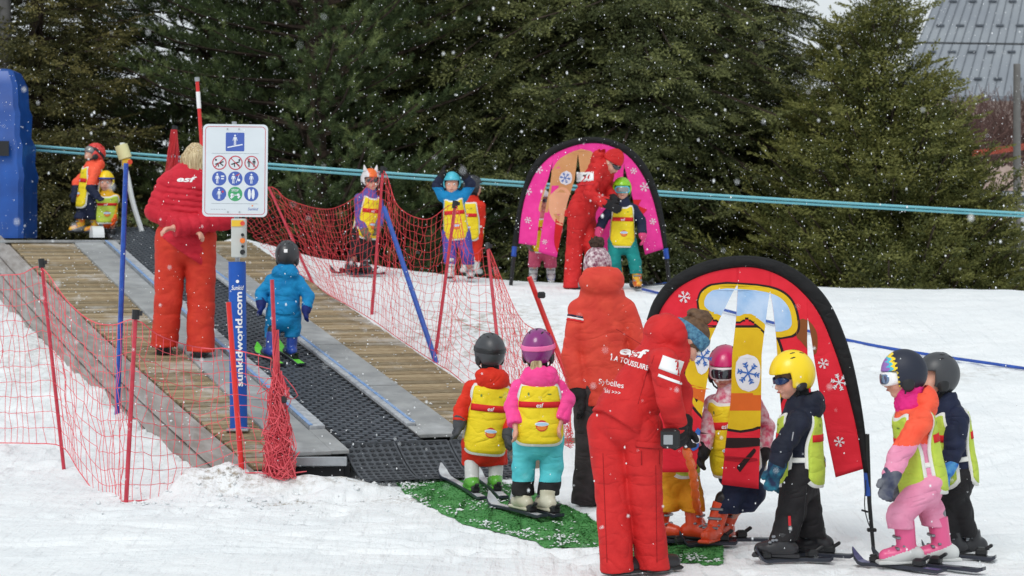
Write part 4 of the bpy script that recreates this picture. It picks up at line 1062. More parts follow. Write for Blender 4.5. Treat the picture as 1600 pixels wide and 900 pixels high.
def bib_on(p, m=None, w=.158, v0=-.05, v1=None, front=True, back=True, text=True, emblem=True, strap=True, trim=None, R=None, cap=None):
    L = np.linalg.norm(p['NEC'] - p['PEL']); v1 = v1 or L - .035 * p['k']; m = m or M_YEL; trim = trim or M_WTRIM; R = R or p['rc']*1.05
    body = U([p['torso']], 0)
    for side in ((1,) if front else ()) + ((-1,) if back else ()):
        C = Cyl(p, side, OFF(p['bibf'], .010), R)
        def sheet(name, gw, off, mm, parent, th):
            x = np.linspace(-1, 1, 19); t = np.linspace(0, 1, 17); X, T = np.meshgrid(x, t, indexing='ij')
            scoop = .034 * np.exp(-(X / .75) ** 4) if side > 0 else .014 * np.exp(-(X / .8) ** 4)
            lo_ = v0 - gw + .045 * np.abs(X) ** 6; hi_ = v1 + gw - scoop - .012 * np.abs(X) ** 5
            Vv = lo_ + (hi_ - lo_) * T; wid = (w * 1.12 + gw) * (1 - .24 * ss(.45, .95, T)); Uu = X * wid
            g, d = C.start(Uu, Vv); return loft(name, C.f, g, d, off, th, mm, parent)
        tr = sheet('bib_border', .016, .0015, trim, p['root'], .012)
        bb = sheet('bib', 0.0, .005, m, p['root'], .006)
        h_ = v1 - v0
        def strip(name, ua, ub, va, vb, off, mm):
            X, T = np.meshgrid(np.linspace(ua, ub, 12), np.linspace(va, vb, 3), indexing='ij'); g, d = C.start(X, T); return loft(name, C.f, g, d, off, .003, mm, bb)
        strip('bib_band', -w * .95, w * .95, v0 + h_*.61, v0 + h_*.71, .0075, M_REDB)
        if text: C.text('bib_lettering', 'esf', -.0, v0 + h_*.655, .027, M_WHT, .0095, bb, shear=.15, bold=.012)
        if emblem:
            cy = v0 + h_*.30; r = .040
            C.patch('emblem', [(math.cos(a)*.036, math.sin(a)*.034) for a in np.linspace(0, 2*math.pi, 15)[:-1]], .012, cy + .004, M_REDP if m is M_YEL else mat('print_brown', (176, 112, 52), .6), .0075, bb)
            C.patch('emblem_patch', [(math.cos(a)*.030, -abs(math.sin(a))*.022 if math.sin(a) < 0 else math.sin(a)*.004) for a in np.linspace(0, 2*math.pi, 13)[:-1]], .012, cy - .002, M_ORG, .0085, bb)
            C.patch('emblem_goggles', [(math.cos(a)*.042, math.sin(a)*.013) for a in np.linspace(0, 2*math.pi, 13)[:-1]], .012, cy + .014, M_WHT, .0095, bb)
            C.patch('emblem_goggles', [(math.cos(a)*.036, math.sin(a)*.009) for a in np.linspace(0, 2*math.pi, 13)[:-1]], .012, cy + .014, M_GOGL, .0110, bb)
        C.patch('bib_mark', [(math.cos(a)*.007, math.sin(a)*.010) for a in np.linspace(0, 2*math.pi, 9)[:-1]], -w*.5, v0 + h_*.84, mat('print_green', (120, 140, 60), .6), .0075, bb)
        C.patch('bib_mark', [(math.cos(a)*.015, math.sin(a)*.004) for a in np.linspace(0, 2*math.pi, 9)[:-1]], w*.42, v0 + h_*.84, mat('print_green', (120, 140, 60), .6), .0075, bb)
    if strap:
        q = p['PEL'] + p['Ut'] * (v0 + (v1-v0)*.36)
        f = I(OFF(p['bibf'], .010), plane(q + p['Ut']*.013, p['Ut']), plane(q - p['Ut']*.013, -p['Ut']))
        sdf_obj('side_strap', f, *bbox([q], .24), .006, trim, p['root'])
# ================================================================= PEOPLE
def g_(px, py, dz=0.0): return onground(px, py, dz)
RED = cloth('red_instructor_suit', (208, 42, 42), rgb2=(190, 32, 34), fold=.6)
RED2 = cloth('faded_red_jacket', (220, 76, 58), rgb2=(206, 62, 50), fold=.4); RPANT = cloth('orange_red_trousers', (210, 62, 42), rgb2=(196, 50, 36), fold=.3)
PUFF = cloth('raspberry_red_quilt', (206, 40, 58), rgb2=(188, 30, 48), fold=.35); DGREY = cloth('dark_grey_trousers', (66, 58, 60), rgb2=(50, 44, 46))
BLK = cloth('black_trousers', (36, 34, 36), rgb2=(26, 25, 28)); NAVY = cloth('navy_jacket', (30, 36, 54), rgb2=(22, 27, 42)); NAVY2 = cloth('navy_trousers', (30, 38, 66), rgb2=(22, 30, 54))
BLU = cloth('bright_blue_suit', (20, 140, 196), rgb2=(14, 118, 176)); BLUD = cloth('dark_blue_glove', (28, 46, 120), rgb2=(20, 34, 90))
PINKN = cloth('neon_pink_jacket', (250, 84, 158), rgb2=(240, 62, 142)); PINKP = cloth('soft_pink_trousers', (236, 156, 186), rgb2=(222, 136, 168)); PINKS = cloth('dusty_pink_trousers', (206, 92, 122), rgb2=(186, 76, 106))
TURQ = cloth('turquoise_trousers', (96, 204, 212), rgb2=(76, 186, 198)); TEAL = cloth('teal_trousers', (20, 136, 132), rgb2=(14, 116, 114)); ORN = cloth('orange_jacket', (250, 104, 74), rgb2=(240, 84, 58))
REDK = cloth('red_snowsuit', (222, 52, 28), rgb2=(204, 38, 22)); MUST = cloth('mustard_trousers', (236, 164, 40), rgb2=(218, 140, 26)); ORG2 = cloth('orange_fabric', (244, 96, 36)); CREAM = cloth('floral_white', (226, 214, 218), rgb2=(206, 90, 120), vscale=34)
PAT = cloth('patterned_blue_fabric', (74, 92, 176), rgb2=(112, 74, 140), vscale=40); PURP = cloth('purple_blue_trousers', (88, 84, 170), rgb2=(70, 68, 150)); YCOL = cloth('mustard_collar', (226, 170, 30)); OLV = cloth('olive_glove', (104, 100, 84)); GGR = cloth('grey_glove', (70, 72, 76)); PGL = cloth('pink_glove', (214, 70, 122)); LBG = cloth('blue_glove', (36, 104, 196), rgb2=(90, 160, 210), vscale=30); TGL = cloth('teal_navy_glove', (34, 110, 132), rgb2=(24, 40, 70), vscale=26); NGG = cloth('navy_grey_glove', (52, 58, 84), rgb2=(120, 122, 128), vscale=12)
HWH = plastic('boot_white', (214, 216, 214), rgb2=(196, 198, 196)); HGRN = plastic('boot_green', (92, 170, 56)); HCRM = plastic('boot_cream', (206, 202, 182), rgb2=(188, 182, 158)); HORG = plastic('boot_orange_red', (226, 78, 42)); HPNK = plastic('boot_pink', (226, 92, 142)); HBLU = plastic('boot_blue', (34, 74, 168), rgb2=(26, 54, 130)); HBLK = plastic('boot_black', (40, 40, 44)); HGR = plastic('boot_grey', (120, 122, 126)); HRY = plastic('boot_red_yellow', (210, 60, 50), rgb2=(226, 190, 40), vscale=14)
HM_BLK = plastic('helmet_black', (44, 46, 50), rough=.38, coat=.2); HM_GRY = plastic('helmet_charcoal', (62, 64, 68), rough=.4); HM_PUR = plastic('helmet_purple', (132, 34, 116), rough=.25, coat=.4); HM_PNK = plastic('helmet_pink', (206, 44, 112), rough=.3, coat=.3); HM_YEL = plastic('helmet_yellow', (248, 214, 20), rough=.35, coat=.2)
HM_RED = plastic('helmet_red', (220, 58, 52), rough=.3, coat=.3); HM_GRN = plastic('helmet_green', (140, 204, 34), rough=.3, coat=.3); HM_LBL = plastic('helmet_light_blue', (78, 190, 212), rough=.35); HM_WHT = plastic('helmet_white', (222, 218, 220)); HM_ORW = plastic('helmet_orange', (238, 110, 40)); HM_NVY = plastic('helmet_navy', (26, 32, 50), rough=.55)
SK_LIME = plastic('ski_lime', (110, 220, 70)); BLOND = mat('blond_hair', (222, 204, 164), .55, rgb2=(150, 124, 88), vscale=7, stretch=(14, 14, 1.4), bump=.8, bscale=14); BROWN = mat('brown_hair', (112, 84, 60), .6, rgb2=(78, 56, 40), vscale=30, bump=.6, bscale=60)
LMIR = plastic('mirror_lens', (120, 140, 170), rough=.06, metal=.6); LGRY = plastic('silver_lens', (150, 150, 146), rough=.1, metal=.5); CPK = plastic('strap_pink', (240, 110, 170))
HEADP = cloth('patterned_headband', (96, 150, 176), rgb2=(52, 92, 126), vscale=60); HATP = cloth('patterned_white_hat', (224, 210, 212), rgb2=(120, 60, 84), vscale=46); FUR = mat('fur_pompom', (84, 62, 52), .9, rgb2=(50, 36, 30), vscale=60, bump=1, bscale=90)
KID = 'children of the ski class'

# --- foreground instructor bending over, back half turned
p = person('instructor in bright red suit bending forward in the foreground, holding a black camera', 'ski instructors', feet=[g_(964, 897), g_(1020, 893)], adult=True, yaw=125, hyaw=105, hpitch=58,
    pel=(976, 648), neck=(1050, 535, .10), head=(1074, 531, .12), knee=[(957, 775, .0), (1008, 775, -.02)], hips=[(950, 668, .03), (1002, 668, -.03)],
    sh=[(1036, 566, -.16), (1030, 560, .22)], elb=[(1046, 622, -.24), (1062, 610, .22)], wri=[(1058, 668, -.14), (1066, 664, .10)], jacket=RED, pants=RED, gloves=BLK, boots=(HBLK,), bootkind='shoe', hood=True, collar=.05,
    tor=(.158, .150), legr=1.02, pfold=(.004, .26), jfold=(.0042, .15), hem=-.02, gl_curl=1.1, hat=dict(m=HEADP, low=-.01, high=.062, name='headband'), hair=dict(kind='cap', m=BROWN, low=-.02), k=1.0, armr=1.02, hemtilt=(0, 0))
INS = p
sdf_obj('hair_bun', folds(U([ell(p['H'](0, -.05, .115), (.055, .05, .04)), ell(p['H'](.01, -.085, .09), (.03, .035, .03))], .02), .004, .03, 3), *bbox([p['H'](0, -.05, .11)], .12), .006, BROWN, p['root'])
B = Cyl(p, -1, OFF(p['jac'], .002), R=.30)
def decal_px(nm, p, f, poly, px, py, m, off, parent, D=None, rot=0):
    """outline in metres centred on a pixel, laid onto the surface f straight back from the eye side"""
    pass
def project_text(nm, txt, p, px, py, h, m, width=None, shear=.25, bold=.03, rot=0.0, dirn=(0, 1, 0), f=None, off=.004, squash=1.0):
    V, Fc, asp = text_tris(txt, shear, bold); V, Fc = fine(V, Fc, .5); sx = h if width is None else width / asp
    x, z = V[:, 0]*sx*squash, V[:, 1]*h; c, s = math.cos(rot), math.sin(rot); C = W(px, py, p['D'] - .6)*1.0
    C = W(px, py, p['D']); d = np.array(dirn, float); d /= np.linalg.norm(d); rx = unit(np.cross(d, [0, 0, 1.0])); upv = np.cross(rx, d)
    st = C - d*.5 + (x*c - z*s)[:, None]*rx + (x*s + z*c)[:, None]*upv
    P3 = trace(f or p['jac'], st, np.tile(d, (len(st), 1)), 1.0) - d*off
    return link(nm, me_new(nm, P3 - parent_world(p['root']), Fc, [m]), p['root'])
def project_patch(nm, poly, p, px, py, m, rot=0.0, dirn=(0, 1, 0), f=None, off=.003, nu=9, nv=5, w=.1, h=.05):
    C = W(px, py, p['D']); d = unit(dirn); rx = unit(np.cross(d, [0, 0, 1.0])); upv = np.cross(rx, d); c, s = math.cos(rot), math.sin(rot)
    X, Z = np.meshgrid(np.linspace(-w/2, w/2, nu), np.linspace(-h/2, h/2, nv), indexing='ij'); X, Z = X*c - Z*s, X*s + Z*c
    st = C - d*.5 + X[..., None]*rx + Z[..., None]*upv
    return loft(nm, f or p['jac'], st, np.broadcast_to(d, st.shape).copy(), off, .003, m, p['root'])
project_text('back_lettering', 'esf', p, 990, 551, .046, M_WHT, width=.16, rot=-.10, bold=.03, dirn=(.15, 1, 0))
project_text('back_lettering', 'LA TOUSSUIRE', p, 984, 567, .026, M_WHT, width=.21, rot=-.20, shear=0, bold=.015, dirn=(.15, 1, 0))
project_text('back_lettering', 'Sybelles', p, 955, 600, .034, M_WHT, width=.135, rot=-.10, shear=0, bold=.0, dirn=(.1, 1, 0))
project_text('back_lettering', 'ski >>>', p, 958, 611, .018, M_WHT, width=.085, rot=-.08, shear=.1, bold=0, dirn=(.1, 1, 0))
project_patch('sleeve_patch', None, p, 1046, 568, M_WHT, rot=-.35, w=.13, h=.07); project_patch('sleeve_patch', None, p, 1042, 588, M_WHT, rot=-.35, w=.13, h=.014)
M_SEAM = cloth('red_seam', (150, 18, 24), fold=0)
project_patch('trouser_pocket_flap', None, p, 1014, 692, RED, rot=-.10, w=.15, h=.030, off=.007, f=p['pan'])
for (x, y, r, h_) in ((1014, 697, -.10, .004), (1000, 712, .03, .07), (1029, 712, .03, .07)): project_patch('trouser_seam', None, p, x, y, M_SEAM, rot=r, w=.15 if h_ < .01 else .004, h=h_, off=.0025, f=p['pan'], nu=9 if h_ < .01 else 3)
for (x, y, r, h_) in ((1024, 800, .02, .50), (944, 790, .035, .55)): project_patch('trouser_seam', None, p, x, y, M_SEAM, rot=r, w=.0035, h=h_, off=.0012, f=p['pan'], nu=3, nv=24)
project_patch('jacket_seam', None, p, 1006, 590, M_SEAM, rot=-.30, w=.003, h=.26, off=.001, nu=3, nv=14)
project_patch('jacket_seam', None, p, 985, 528, M_SEAM, rot=-.55, w=.16, h=.003, off=.001, nu=12, nv=3)
# device and ball wand held by the instructor
dv = W(1047, 685, p['D'] - .22)
T = thing('camera_case', 'small black camera with grey window held in the glove of the bending instructor', 'camera', dv)
MB().box(dv, (.096, .055, .100), None, .014).build('case', M_BLKP, T); MB().box(dv + np.array([-.012, -.032, -.004]), (.046, .006, .048), None, .002).build('window', plastic('grey_window', (150, 154, 158)), T)
a, bb = W(1071, 700, p['D'] + .12), onground(1102, 838); b = MB(); n = 46; pts = []; rr_ = []
for i in range(n + 1):
    s = i / n; pts.append(a*(1-s) + bb*s + np.array([.010*math.sin(s*7), 0, 0])); rr_.append(.014 + .012 * abs(math.sin(s * math.pi * 9)))
WD = thing('twisted_pole', 'orange twisted plastic pole pointing from the instructor\'s hand down to the snow', 'pole', bb)
b.tube(pts, rr_, 8).build('shaft', plastic('orange_plastic', (248, 110, 44)), WD, True)
MB().tube([a + np.array([-.008, 0, .10]), a], .012, 6).build('grip', M_BLKP, WD)

# --- instructor standing behind with patterned bobble hat
p = person('instructor in faded red jacket, white patterned bobble hat and dark trousers, seen from behind', 'ski instructors', feet=[g_(915, 790), g_(968, 792)], adult=True, yaw=180, hyaw=170,
    pel=(945, 606), neck=(940, 442), head=(934, 420, .0), knee=[(922, 700), (962, 700)], elb=[(893, 552, -.02), (1003, 550, -.02)], wri=[(905, 612, -.08), (996, 612, -.08)], sh=[(906, 486), (976, 484)],
    jacket=RED2, pants=DGREY, gloves=BLK, boots=(HBLK, HGR), bootkind='shoe', hood=True, hat=dict(m=HATP, pom=FUR, low=-.03), hair=dict(kind='cap', m=BROWN, low=-.03), hem=.02, jwide=1.06, tor=(.150, .148), legr=1.05, headscale=.94, jfold=(.0038, .18), k=1.02)
for q, mm in ((0, NAVY2), (1, M_WHT), (2, M_REDB)):
    a, b_ = p['SH'], p['E']; i = int(np.argmin([s[0] for s in a])); dlt = b_[i] - a[i]; t0 = .12 + q*.05
    sdf_obj('sleeve_stripe', I(OFF(p['jac'], .004), plane(a[i] + dlt*t0, -dlt), plane(a[i] + dlt*(t0+.05), dlt), cone(a[i], b_[i], .088, .088)), *bbox([a[i], a[i] + dlt*.4], .13), .006, mm, p['root'])

# --- woman in the red quilted jacket on the walkway
f0, f1 = plat(255, 553), plat(313, 560)
p = person('blond instructor in quilted red jacket on the walkway, hands held behind the back', 'ski instructors', feet=[f0, f1], adult=True, yaw=178, hyaw=200,
    pel=(290, 372), neck=(300, 272), head=(304, 252), knee=[(263, 470), (314, 474)], elb=[(243, 330, -.03), (352, 343, -.07)], wri=[(302, 360, -.21), (272, 356, -.31)], armr=1.25, handk=.8, gl_curl=1.4,
    jacket=PUFF, puffer=True, cuffh=.045, pants=RPANT, boots=(HBLK,), bootkind='shoe', hair=dict(kind='bob', m=BLOND), tor=(.215, .215), legr=1.22, hem=.02, collar=.07, k=1.10, hemtilt=(-.62, 0), hipw=.118, pfold=(.0045, .20), jwide=1.0, headscale=1.10)
project_text('back_lettering', 'esf', p, 297, 281, .048, M_WHT, width=.165, rot=-.03, bold=.03)
project_text('leg_lettering', 'SKI WEAR', p, 262, 489, .012, M_WHT, width=.10, f=cone(p['KN'][0], p['AN'][0], .108, .10), bold=0)
sk = (plat(258, 552), )

# --- child in blue on the belt
def pski(tip, tail, label, top, **k):
    a, b_ = plat(*tip, dz=.012), plat(*tail, dz=.012); return ski(tuple(a), tuple(b_), label, top, dz=.006, **k)
s1 = pski((401, 552), (441, 574), 'lime green left ski of the child in blue on the belt', SK_LIME, group='lime skis', wdt=.085); s2 = pski((435, 548), (473, 574), 'lime green right ski of the child in blue on the belt', SK_LIME, group='lime skis', wdt=.085)
p = person('child in bright blue snowsuit and black helmet riding up on the belt, seen from behind', KID, feet=[s1, s2], yaw=185, pel=(443, 490), neck=(446, 426), head=(450, 402), hyaw=165, knee=[(427, 512, .03), (458, 512, .03)],
    elb=[(408, 458, -.02), (482, 462, -.02)], wri=[(408, 474, -.08), (479, 481, -.06)], jacket=BLU, pants=BLU, gloves=BLUD, boots=(HBLU, HBLU), hood=True, helmet=dict(m=HM_BLK), tor=(.130, .125), legr=1.12, armr=1.02, k=.96, hem=-.03)
project_patch('helmet_sticker', None, p, 449, 392, M_WHT, w=.03, h=.03, f=ell(p['H'](0, -.014, .026), np.array([.103, .12, .12])))

# --- red boy and pink girl on the green mat
s1 = ski((689, 751), (756, 791), 'grey patterned ski under the left foot of the boy in red', M_SKIW, foot=.27, dz=.034); s2 = ski((745, 753), (789, 790), 'grey patterned ski under the right foot of the boy in red', M_SKIW, foot=.34, dz=.034)
p = person('boy in red snowsuit with charcoal helmet and yellow bib on the green mat', KID, feet=[s1, s2], yaw=190, hyaw=205, pel=(757, 694), neck=(767, 592), head=(764, 554), knee=[(737, 722, .03), (776, 722, .03)],
    elb=[(721, 640, -.02), (797, 645, .03)], wri=[(718, 660, -.06), (794, 676, -.06)], jacket=REDK, pants=REDK, gloves=GGR, boots=(HWH, HGRN, HGRN, M_BLKP), hood=True, helmet=dict(m=HM_GRY), goggles=dict(frame=M_BLKP, lens=LMIR, strap=M_BLKP), bib=dict(w=.15), tor=(.125, .12), legr=1.05)
s1 = ski((764, 798), (850, 820), 'pale ski under the left foot of the girl in the pink jacket', M_SKIW, foot=.38, dz=.034); s2 = ski((800, 799), (876, 819), 'pale ski under the right foot of the girl in the pink jacket', M_SKIW, foot=.29, dz=.034)
p = person('girl in neon pink jacket, purple helmet and turquoise trousers', KID, feet=[s1, s2], yaw=183, hyaw=165, pel=(841, 678), neck=(842, 590), head=(842, 550), knee=[(818, 730, .03), (862, 730, .03)],
    elb=[(802, 634, -.02), (884, 625, -.0)], wri=[(805, 664, -.08), (876, 658, -.06)], jacket=PINKN, pants=TURQ, cuff=BLK, boots=(HCRM, HCRM, HCRM, M_BLKP), cuffh=-.065, hood=True, helmet=dict(m=HM_PUR), goggles=dict(frame=CPK, lens=LMIR, strap=CPK), hair=dict(kind='tail', m=BLOND), bib=dict(w=.15), tor=(.135, .13), legr=1.12, armr=1.1)

# --- child hidden behind the arch left strip, mustard trousers
s1 = ski((1022, 850), (1110, 852), 'dark ski of the child in mustard trousers', M_SKIT)
p = person('child in mustard trousers half hidden behind the red arch and the bending instructor', KID, feet=[s1['c'] + [-.11, 0.05, 0], s1['c'] + [.08, -.02, 0]], yaw=60, pel=(1058, 728), neck=(1046, 640), head=(1040, 598), knee=[(1046, 780, .0), (1080, 776, -.03)],
    elb=[(1024, 676, -.04), (1074, 676, .05)], wri=[(1030, 712, -.08), (1078, 708, .0)], jacket=REDK, pants=MUST, gloves=BLK, boots=(HORG, HORG), helmet=dict(m=HM_GRY), bib=dict(w=.145, m=M_LIME), legr=1.06)

# --- pink helmet child behind the middle strip
s1 = ski((1062, 857), (1150, 853), 'black ski pointing left under the child in orange boots', M_SKIT, foot=.6); s2 = ski((1088, 850), (1212, 848), 'second black ski under the child in orange boots', M_SKIT, foot=.7)
p = person('child in pink helmet and orange ski boots behind the middle strip of the red arch', KID, feet=[s1['c'] + [.06, .0, 0], s2['c']+[.02, 0, 0]], yaw=-30, hyaw=-15, hpitch=12, pel=(1154, 724), neck=(1143, 612), head=(1133, 580), knee=[(1146, 772, -.04), (1178, 770, -.03)],
    elb=[(1106, 668, -.02), (1196, 668, .02)], wri=[(1098, 704, -.10), (1192, 706, -.04)], jacket=CREAM, pants=NAVY2, gloves=BLK, boots=(HORG, HORG, HORG, M_BLKP), helmet=dict(m=HM_PNK), goggles=dict(frame=M_WHT, lens=M_LENS, strap=M_WHT), bib=dict(w=.15), legr=1.06, collar=.09, tor=(.135, .128))

# --- yellow helmet child, navy jacket, facing left
s1 = ski((1180, 882), (1300, 879), 'black ski under the near foot of the yellow helmeted child', M_SKIT, foot=.55); s2 = ski((1200, 870), (1335, 874), 'black ski under the far foot of the yellow helmeted child', M_SKIT, foot=.55)
p = person('child in navy jacket, black trousers and bright yellow helmet with dark sunglasses, looking left', KID, feet=[s1['c'] + [-.06, 0, 0], s2['c'] + [.04, 0, 0]], yaw=-100, hyaw=-72, hpitch=14, pel=(1249, 740, .0), neck=(1250, 634), head=(1236, 592, 0), knee=[(1236, 800, -.05), (1262, 796, .05)],
    elb=[(1222, 700, -.20), (1238, 700, .16)], wri=[(1213, 732, -.22), (1228, 735, .14)], jacket=NAVY, pants=BLK, gloves=TGL, boots=(HBLK, HBLK, HBLK), cuffh=-.07, hood=True, helmet=dict(m=HM_YEL, dark=M_BLKP, grow=.036), goggles=dict(kind='sun', lens=plastic('blue_black_lens', (34, 56, 96), rough=.1)), bib=dict(w=.142, m=M_LIME), tor=(.132, .125), legr=1.14, armr=1.02, k=1.04, hair=dict(kind='cap', m=BROWN), bootkind='ski')
MB().tube([p['KN'][0] + np.array([-.02, -.085, -.01]), p['KN'][0] + np.array([-.018, -.088, -.06])], .008, 6).build('zip_pull', M_REDP, p['root'])
M_ZIP = plastic('zip_grey', (150, 152, 158))
project_patch('pocket_zip', None, p, 1230, 676, M_ZIP, rot=-.25, w=.006, h=.045, off=.004, nu=3)
project_patch('trouser_seam', None, p, 1252, 800, M_BLKP, rot=-.05, w=.004, h=.30, off=.002, f=p['pan'], nu=3, nv=16)
# --- pink and orange girl
s1 = ski((1332, 884), (1476, 899), 'purple ski under the near foot of the girl in pink', plastic('ski_purple', (86, 84, 130)), foot=.5); s2 = ski((1362, 882), (1538, 897), 'dark ski under the far foot of the girl in pink', M_SKIT, foot=.62)
zf = lambda c: ((c - Z18) @ np.array([0.0, 0, 1.0]) > 0).astype(int)
def rainbow(q, p):
    f = (q - p['HED']) @ p['Fp']; s = (q - p['HED']) @ p['Sp']; u = (q - p['HED']) @ p['Up']; spk = .018 * np.abs(np.sin(u * 130))
    z = f - .045 + spk; return np.where(z < 0, 0, np.where(z < .018, 1, np.where(z < .036, 2, 3)))
D18 = float(np.mean([s1['c'][1], s2['c'][1]])); Z18 = W(1410, 690, D18)
p = person('girl in orange and pale pink snowsuit with rainbow fronted navy helmet', KID, feet=[s1['c'] + [.03, 0, 0], s2['c'] + [.13, 0, 0]], yaw=-84, hyaw=-92, hpitch=10, pel=(1442, 754, .0), neck=(1424, 632), head=(1410, 590), knee=[(1406, 804, -.06), (1456, 800, .06)],
    elb=[(1402, 716, -.19), (1418, 712, .16)], wri=[(1392, 746, -.22), (1404, 748, .14)], jacket=[PINKP, ORN], zone=zf, pants=PINKP, gloves=NGG, boots=(HPNK, HWH, HWH, HGR), hood=True,
    helmet=dict(m=[HM_NVY, HM_YEL, HM_LBL, plastic('helmet_violet', (150, 110, 190))], zone=rainbow, vents=()), goggles=dict(frame=M_WHT, lens=LMIR), bib=dict(w=.145, m=M_LIME), tor=(.122, .115), legr=1.0, armr=1.0, k=1.06, cuffh=.03)
c0 = p['NEC'] + p['Ut']*.012
sdf_obj('scarf', folds(SUB(cone(c0 - p['Ut']*.01, c0 + p['Ut']*.05, .088, .078), cone(c0, c0 + p['Ut']*.12, .05, .055)), .004, .03, 3), *bbox([c0], .16), .006, cloth('magenta_scarf', (226, 40, 130)), p['root'])
# --- child behind her
p = person('child in navy jacket and charcoal helmet half hidden behind the girl in pink', KID, feet=[g_(1486, 866), g_(1516, 864)], yaw=-75, hyaw=-80, pel=(1489, 742), neck=(1478, 632), head=(1462, 592), knee=[(1476, 800), (1500, 796)],
    elb=[(1492, 695, -.14), (1466, 690, .1)], wri=[(1481, 728, -.16), (1460, 728, .1)], jacket=NAVY2, pants=BLK, gloves=LBG, cuffh=-.06, boots=(HBLK, HBLK), helmet=dict(m=HM_GRY), bib=dict(w=.145, m=M_LIME), tor=(.13, .125), legr=1.06, armr=1.1)
ski((1440, 872), (1556, 878), 'dark ski under the child half hidden behind the girl in pink', M_SKIT)

# --- far group by the pink arch
DP8 = 23.35
def gd_(px, D): X = (px - 800) / FPX * D; return np.array([X, D, gz(X, D) + .03])
fy = lambda px: g_(px, 442)
p = person('instructor in red suit and red knitted hat bending over a child, before the pink arch', 'ski instructors', feet=[gd_(893, 22.3) - [0, 0, .03], gd_(925, 22.5) - [0, 0, .03]], adult=True, yaw=72, hyaw=60, hpitch=48, pel=(908, 330), neck=(946, 254, -.12), head=(957, 254, -.20), knee=[(898, 386), (926, 384)],
    elb=[(920, 302, -.32), (950, 290, .05)], wri=[(948, 318, -.38), (958, 312, -.25)], jacket=RED, pants=RED, gloves=BLK, boots=(HGR,), bootkind='shoe', hood=True, hat=dict(m=RED, low=.01), goggles=dict(kind='sun', lens=M_LENS), legr=1.06, tor=(.165, .17), hem=.02, jfold=(.008, .1))
project_patch('sleeve_patch', None, p, 913, 277, M_WHT, w=.17, h=.10); project_patch('sleeve_patch', None, p, 913, 289, M_REDP, w=.17, h=.015, off=.005)
project_text('leg_lettering', 'esf', p, 903, 331, .03, M_WHT, width=.08)
project_text('chest_lettering', 'esf', p, 913, 274, .022, M_BLKP, width=.05, off=.008)
s1 = gd_(968, 22.4); s2 = gd_(996, 22.2)
p = person('child in lime green helmet, navy jacket and teal trousers beside the bending instructor', KID, feet=[s1, s2], yaw=0, pel=(972, 377), neck=(973, 316), head=(972, 298), knee=[(960, 408, -.05), (992, 410, -.05)],
    elb=[(942, 344, 0), (1002, 345, 0)], wri=[(936, 362, -.05), (1004, 366, -.05)], jacket=NAVY2, pants=TEAL, gloves=PGL, boots=(HRY, HRY), helmet=dict(m=HM_GRN), goggles=dict(frame=HM_LBL, lens=LGRY), bib=dict(w=.128), legr=1.06)
ski((985, 452), (1040, 446), 'blue ski of the child in the lime green helmet', plastic('ski_blue', (40, 80, 170)))
p = person('child in white helmet and dusty pink trousers hidden behind the pink arch strips', KID, feet=[gd_(833, DP8), gd_(861, DP8)], yaw=0, pel=(848, 386), neck=(847, 334), head=(846, 315), knee=[(835, 412, -.04), (860, 412, -.04)],
    elb=[(822, 358), (872, 358)], wri=[(826, 378, -.04), (868, 378, -.04)], jacket=cloth('salmon_jacket', (214, 130, 130)), pants=PINKS, gloves=OLV, boots=(HWH, HBLU, HWH), helmet=dict(m=HM_WHT), goggles=dict(kind='sun', lens=M_LENS), bib=dict(w=.128), legr=1.06)
# --- child with raised arms, one behind, fox helmet child
p = person('child in light blue helmet raising both arms, in blue jacket and yellow bib', KID, feet=[g_(704, 435, .03), g_(735, 435, .03)], yaw=0, pel=(713, 366), neck=(708, 306), head=(706, 289), knee=[(703, 398, -.03), (730, 398, -.03)],
    elb=[(682, 290, .0), (736, 288, .0)], wri=[(690, 276, -.02), (726, 274, -.02)], sh=[(692, 307), (724, 307)], jacket=[NAVY2, BLU], zone=lambda c: (c[:, 2] < W(0, 291, 22.3)[2]).astype(int), pants=PURP, gloves=BLK, boots=(HWH, HWH), helmet=dict(m=HM_LBL), bib=dict(w=.128), legr=1.12, hand_dir=((.2, 0, 1), (-.2, 0, 1)), gl_curl=.3)
p = person('child in red jacket and grey helmet directly behind the one with raised arms', KID, feet=[g_(728, 427, .03), g_(744, 427, .03)], yaw=150, hyaw=120, pel=(737, 368), neck=(738, 312), head=(740, 293), knee=[(730, 395), (744, 395)],
    elb=[(722, 340, .05), (752, 342, 0)], wri=[(726, 360, .03), (748, 366, -.03)], jacket=REDK, pants=REDK, gloves=BLK, boots=(HWH, HWH), helmet=dict(m=HM_GRY), bib=dict(w=.128), D=None)
s1 = ski((516, 429), (580, 427), 'dark ski pointing left under the child in the fox helmet', M_SKIT); s2 = ski((540, 431), (600, 430), 'second dark ski under the child in the fox helmet', M_SKIT)
p = person('child in fox eared helmet and patterned blue jacket behind the net', KID, feet=[s1['c'] + [0, 0, 0], s2['c'] + [0, 0, 0]], yaw=35, hyaw=25, pel=(571, 364), neck=(577, 302), head=(579, 284), knee=[(556, 394, -.03), (572, 394, -.03)],
    elb=[(562, 342, -.06), (594, 338, .04)], wri=[(570, 362, -.12), (590, 356, -.06)], jacket=PAT, pants=BLK, gloves=OLV, boots=(HBLK, HBLK), helmet=dict(m=[HM_WHT, HM_ORW], zone=lambda q, p: (np.abs((q - p['HED']) @ p['Sp']) < .045).astype(int), vents=()), goggles=dict(kind='sun', lens=M_LENS), bib=dict(w=.128), legr=1.1)
for sg in (-1, 1):
    q = p['H'](sg*.062, 0, .125); sdf_obj('fox_ear', cone(q, q + p['Up']*.055 + p['Sp']*sg*.012, .024, .006), *bbox([q], .1), .007, HM_WHT, p['root'])
